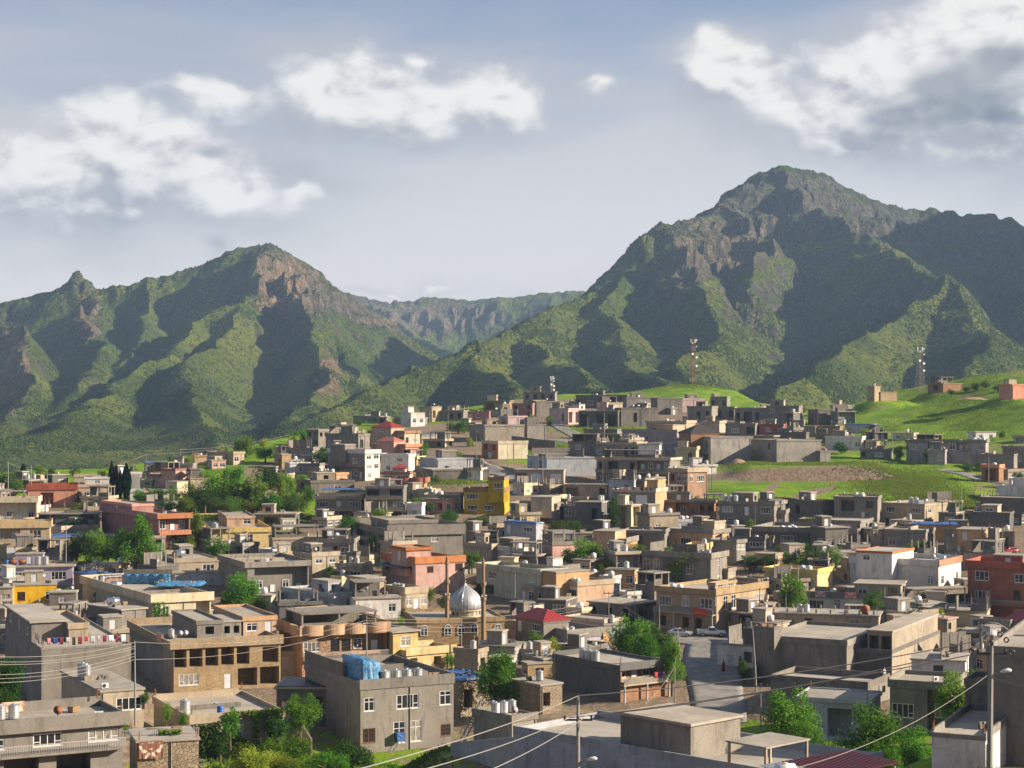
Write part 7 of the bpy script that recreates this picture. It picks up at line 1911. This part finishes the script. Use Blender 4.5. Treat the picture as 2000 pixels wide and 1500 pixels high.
# low yard walls
def yard_wall(u0, v0, Y0, u1, v1, Y1, hgt, col, label, th=.2):
    a, b = Vector(P(u0, v0, Y0)), Vector(P(u1, v1, Y1)); d = b - a; L = math.hypot(d.x, d.y); ang = math.atan2(d.y, d.x)
    m = MB(); n = 6
    for i in range(n):
        z0, z1 = d.z * i / n, d.z * (i + 1) / n
        i0 = len(m.v); x0, x1 = L * i / n, L * (i + 1) / n
        m.v += [(x0, 0, z0 - 3), (x1, 0, z1 - 3), (x1, th, z1 - 3), (x0, th, z0 - 3), (x0, 0, z0 + hgt), (x1, 0, z1 + hgt), (x1, th, z1 + hgt), (x0, th, z0 + hgt)]
        m.f += [(i0, i0 + 1, i0 + 5, i0 + 4), (i0 + 2, i0 + 3, i0 + 7, i0 + 6), (i0 + 4, i0 + 5, i0 + 6, i0 + 7)] + ([(i0 + 3, i0, i0 + 4, i0 + 7)] if i == 0 else []) + ([(i0 + 1, i0 + 2, i0 + 6, i0 + 5)] if i == n - 1 else [])
    o = m.build('yard_wall', wm(col), None, T(*a) @ RZ(ang)); return tag(o, label, 'wall', 'yard walls')
yard_wall(1766, 1196, 296 * KY, 1888, 1152, 312 * KY, 1.8, 'bb', 'stepped beige block wall climbing behind the conifer')
yard_wall(1466, 1236, 268 * KY, 1475, 1330, 236 * KY, 2.0, 'gr', 'grey wall along the right side of the street')
yard_wall(610, 1470, 180 * KY, 560, 1385, 205 * KY, 1.6, 'st', 'rubble retaining wall left of the big grey house')
yard_wall(880, 1478, 172 * KY, 1010, 1468, 165 * KY, 1.6, 'lb', 'pale concrete wall below the steel stair')
yard_wall(1190, 890, 470 * KY, 1160, 860, 540 * KY, 1.2, 'be', 'low beige wall beside the upper road')
yard_wall(1085, 880, 505 * KY, 1000, 868, 525 * KY, 3.0, 'gb', 'grey block wall under the white extension')
yard_wall(1715, 1062, 362 * KY, 1770, 1030, 380 * KY, 2.6, 'bb', 'beige block wall beside the tall open porch house')
yard_wall(1400, 1012, 388 * KY, 1278, 1010, 392 * KY, 1.8, 'gb', 'grey block wall in front of the brown porch house')
yard_wall(1915, 1180, 292 * KY, 1800, 1186, 290 * KY, 2.2, 'db', 'dark block wall left of the red house')
yard_wall(1005, 935, 447 * KY, 1095, 955, 428 * KY, .8, 'be', 'low beige kerb wall along the hill road')
# dirt heap by the bare wall and boulders
def heap(u, v, Y, w, h_, label):
    m = MB(); n, k = 20, 7; rs = random.Random(int(u)); 
    for j in range(k + 1):
        for i in range(n):
            a = 2 * math.pi * i / n; r = w * (1 - j / k) * rs.uniform(.85, 1.12); m.v.append((r * math.cos(a), r * .7 * math.sin(a), -.5 + (h_ + .5) * math.sin(j / k * math.pi / 2) + rs.uniform(-.1, .1)))
    for j in range(k):
        for i in range(n): m.f.append((j * n + i, j * n + (i + 1) % n, (j + 1) * n + (i + 1) % n, (j + 1) * n + i))
    return tag(m.build('earth_heap', mat_plain('earth', (.34, .23, .14), .95, noise=.5, nscale=2), None, T(*P(u, v, Y)), True), label, 'earth heap')
heap(1441, 908, 468 * KY, 4.2, 1.8, 'brown heap of earth before the bare lit wall'); heap(1900, 778, 590 * KY, 6, .5, 'brown earth patch on the green hill'); heap(1365, 976, 415 * KY, 2.6, 1.2, 'pile of rubble right of the orange brick house')
# ivy on the front-left house and vines
def ivy(M, x0, x1, z0, z1, n, label, mat='leaf_green', dep=.35):
    """leaves spread over a wall: x along it, a little depth in front"""
    rs = np.random.RandomState(n); x = rs.uniform(x0, x1, n); z = z0 + (z1 - z0) * rs.rand(n) ** .9
    keep = fbm(x / 1.8, z / 1.8, 3) > -.2; x, z = x[keep], z[keep]; m = len(x)
    c = np.stack([x, -dep - np.abs(rs.normal(0, .3, m)), z], 1)
    nrm = rs.normal(size=(m, 3)); nrm /= np.linalg.norm(nrm, axis=1)[:, None]; ax = np.cross(nrm, rs.normal(size=(m, 3))); ax /= np.linalg.norm(ax, axis=1)[:, None]; bx = np.cross(nrm, ax); s = rs.uniform(.11, .24, m)[:, None]
    V = np.stack([c - ax * s, c + bx * s * .6, c + ax * s, c - bx * s * .6], 1)
    me = bpy.data.meshes.new('climbing_ivy'); me.vertices.add(m * 4); me.vertices.foreach_set('co', V.reshape(-1).astype(np.float32)); me.loops.add(m * 4); me.polygons.add(m)
    me.loops.foreach_set('vertex_index', np.arange(m * 4)); me.polygons.foreach_set('loop_start', np.arange(m) * 4); me.update(calc_edges=True); me.materials.append(MATS[mat])
    tag(link('climbing_ivy', me, None, M), label, 'ivy')
iv = HOUSES['ivy-covered house with blue roof drum']
ivy(iv['M'], iv['A'] * .38, iv['A'] * 1.0, -1.5, iv['H'] + .1, 5200, 'thick green ivy covering the front-left house wall')
ivy(iv['M'], -.3, iv['A'] * .3, -1.5, iv['H'] * .75, 2200, 'ragged dark ivy low on the blue-drum house wall', 'leaf_dark')
iv = HOUSES['cream house with wide pale parapet']
ivy(iv['M'], -.2, 2.6, -.5, iv['H'] * .8, 800, 'leafy vine climbing the cream house corner')
ivy(fr.matrix_basis, 3.4, 5.6, -.8, 1.0, 500, 'green creeper spilling over the yard railing', 'leaf_green', .1)
# scaffold at the peach house corner
sc = tag(empty('scaffold', T(*P(1133, 1186, 300 * KY)) @ RZ(R(40))), 'thin rusty scaffold frame at the peach house corner', 'scaffold')
for x in (0, 1.2):
    for y in (0, 1.0): MB().tube([(x, y, -1), (x, y, 4.6)], .04, 5).build('upright', 'rust', sc)
for z in (.8, 1.7, 2.6, 3.5, 4.4): MB().tube([(-.1, 0, z), (1.3, 0, z)], .03, 4).build('ledger', 'rust', sc); MB().tube([(0, 0, z), (0, 1, z)], .03, 4).build('ledger', 'rust', sc)

# ------------------------------------------------------------------ labels for everything that is told apart by where it stands
ORD = ['first', 'second', 'third', 'fourth', 'fifth', 'sixth', 'seventh', 'eighth', 'ninth', 'tenth', 'eleventh', 'twelfth', 'thirteenth', 'fourteenth', 'fifteenth', 'sixteenth'] + BORD[16:]
def side(u, v, L):
    dx, dy = u - L[1], v - L[2]
    if abs(dx) > abs(dy) * 1.3: return 'right of' if dx > 0 else 'left of'
    return 'below' if dy > 0 else 'above'
def near(u, v): return min(LAND, key=lambda L: math.hypot(u - L[1], (v - L[2]) * 1.4))
for rec in HOUSES.values():
    if rec['nick']:
        tag(rec['root'], rec['nick'], 'house', 'houses of the town'); rec['ref'] = 'the ' + rec['nick']
for rec in HOUSES.values():
    if rec['nick'] and len(rec['nick'].split()) < 4: rec['root']['label'] = rec['nick'] + ' on the hillside'
grp = {}
for rec in UNNAMED:
    L = near(rec['u'], rec['v']); rec['key'] = (L[0], side(rec['u'], rec['v'], L), rec.get('noun', 'house')); rec['d'] = math.hypot(rec['u'] - L[1], rec['v'] - L[2]); grp.setdefault(rec['key'], []).append(rec)
for (nk, sd, nn), lst in grp.items():
    for i, rec in enumerate(sorted(lst, key=lambda r: r['d'])):
        rec['ref'] = 'the %s %s %s the %s' % (ORD[i], nn, sd, nk)
        ds = rec['desc']; lab = '%s, %s %s %s the %s' % (ds, ORD[i], nn, sd, nk)
        if nn == 'half-built house': lab = '%s %s, %s one %s the %s' % (ds.split()[0], nn, ORD[i], sd, nk)
        if len(lab.split()) > 16: lab = '%s %s, %s one %s the %s' % (ds.split()[0], nn, ORD[i], sd, nk)
        tag(rec['root'], lab, {'half-built house': 'unfinished house'}.get(nn, nn), nn + 's of the town')
for ty, rec in TYRES: tag(ty, 'black tyre on ' + rec['ref'], 'tyre', 'tyres on the tarpaulin of ' + rec['ref'])
rg = {}
for r in ROOF: rg.setdefault((id(r[3]), r[2]), []).append(r)
for lst in rg.values():
    lst.sort(key=lambda r: r[4]); n = len(lst)
    for i, (o, nm, desc, rec, u) in enumerate(lst):
        pos = '' if n == 1 else (['left', 'right'] if n == 2 else ['left', 'middle', 'right'] if n == 3 else ['leftmost', 'second', 'third', 'fourth', 'fifth', 'sixth'][:n - 1] + ['rightmost'])[i] + ' '
        lab = pos + desc + ' on ' + rec['ref']
        if len(lab.split()) > 16: lab = pos + desc.split()[-2] + ' ' + desc.split()[-1] + ' on ' + rec['ref'].replace('the ', '')
        tag(o, lab, CATS.get(nm, nm), 'roof ' + CATS.get(nm, nm) + 's')
grp = {}
for t in THINGS:
    L = near(t[3], t[4]); grp.setdefault((L[0], side(t[3], t[4], L), t[1]), []).append((math.hypot(t[3] - L[1], t[4] - L[2]), t))
for (nk, sd, noun), lst in grp.items():
    for i, (d, t) in enumerate(sorted(lst, key=lambda q: q[0])):
        lab = '%s, %s %s %s the %s' % (t[2], ORD[min(i, 15)], noun, sd, nk)
        tag(t[0], lab, t[5], t[6])
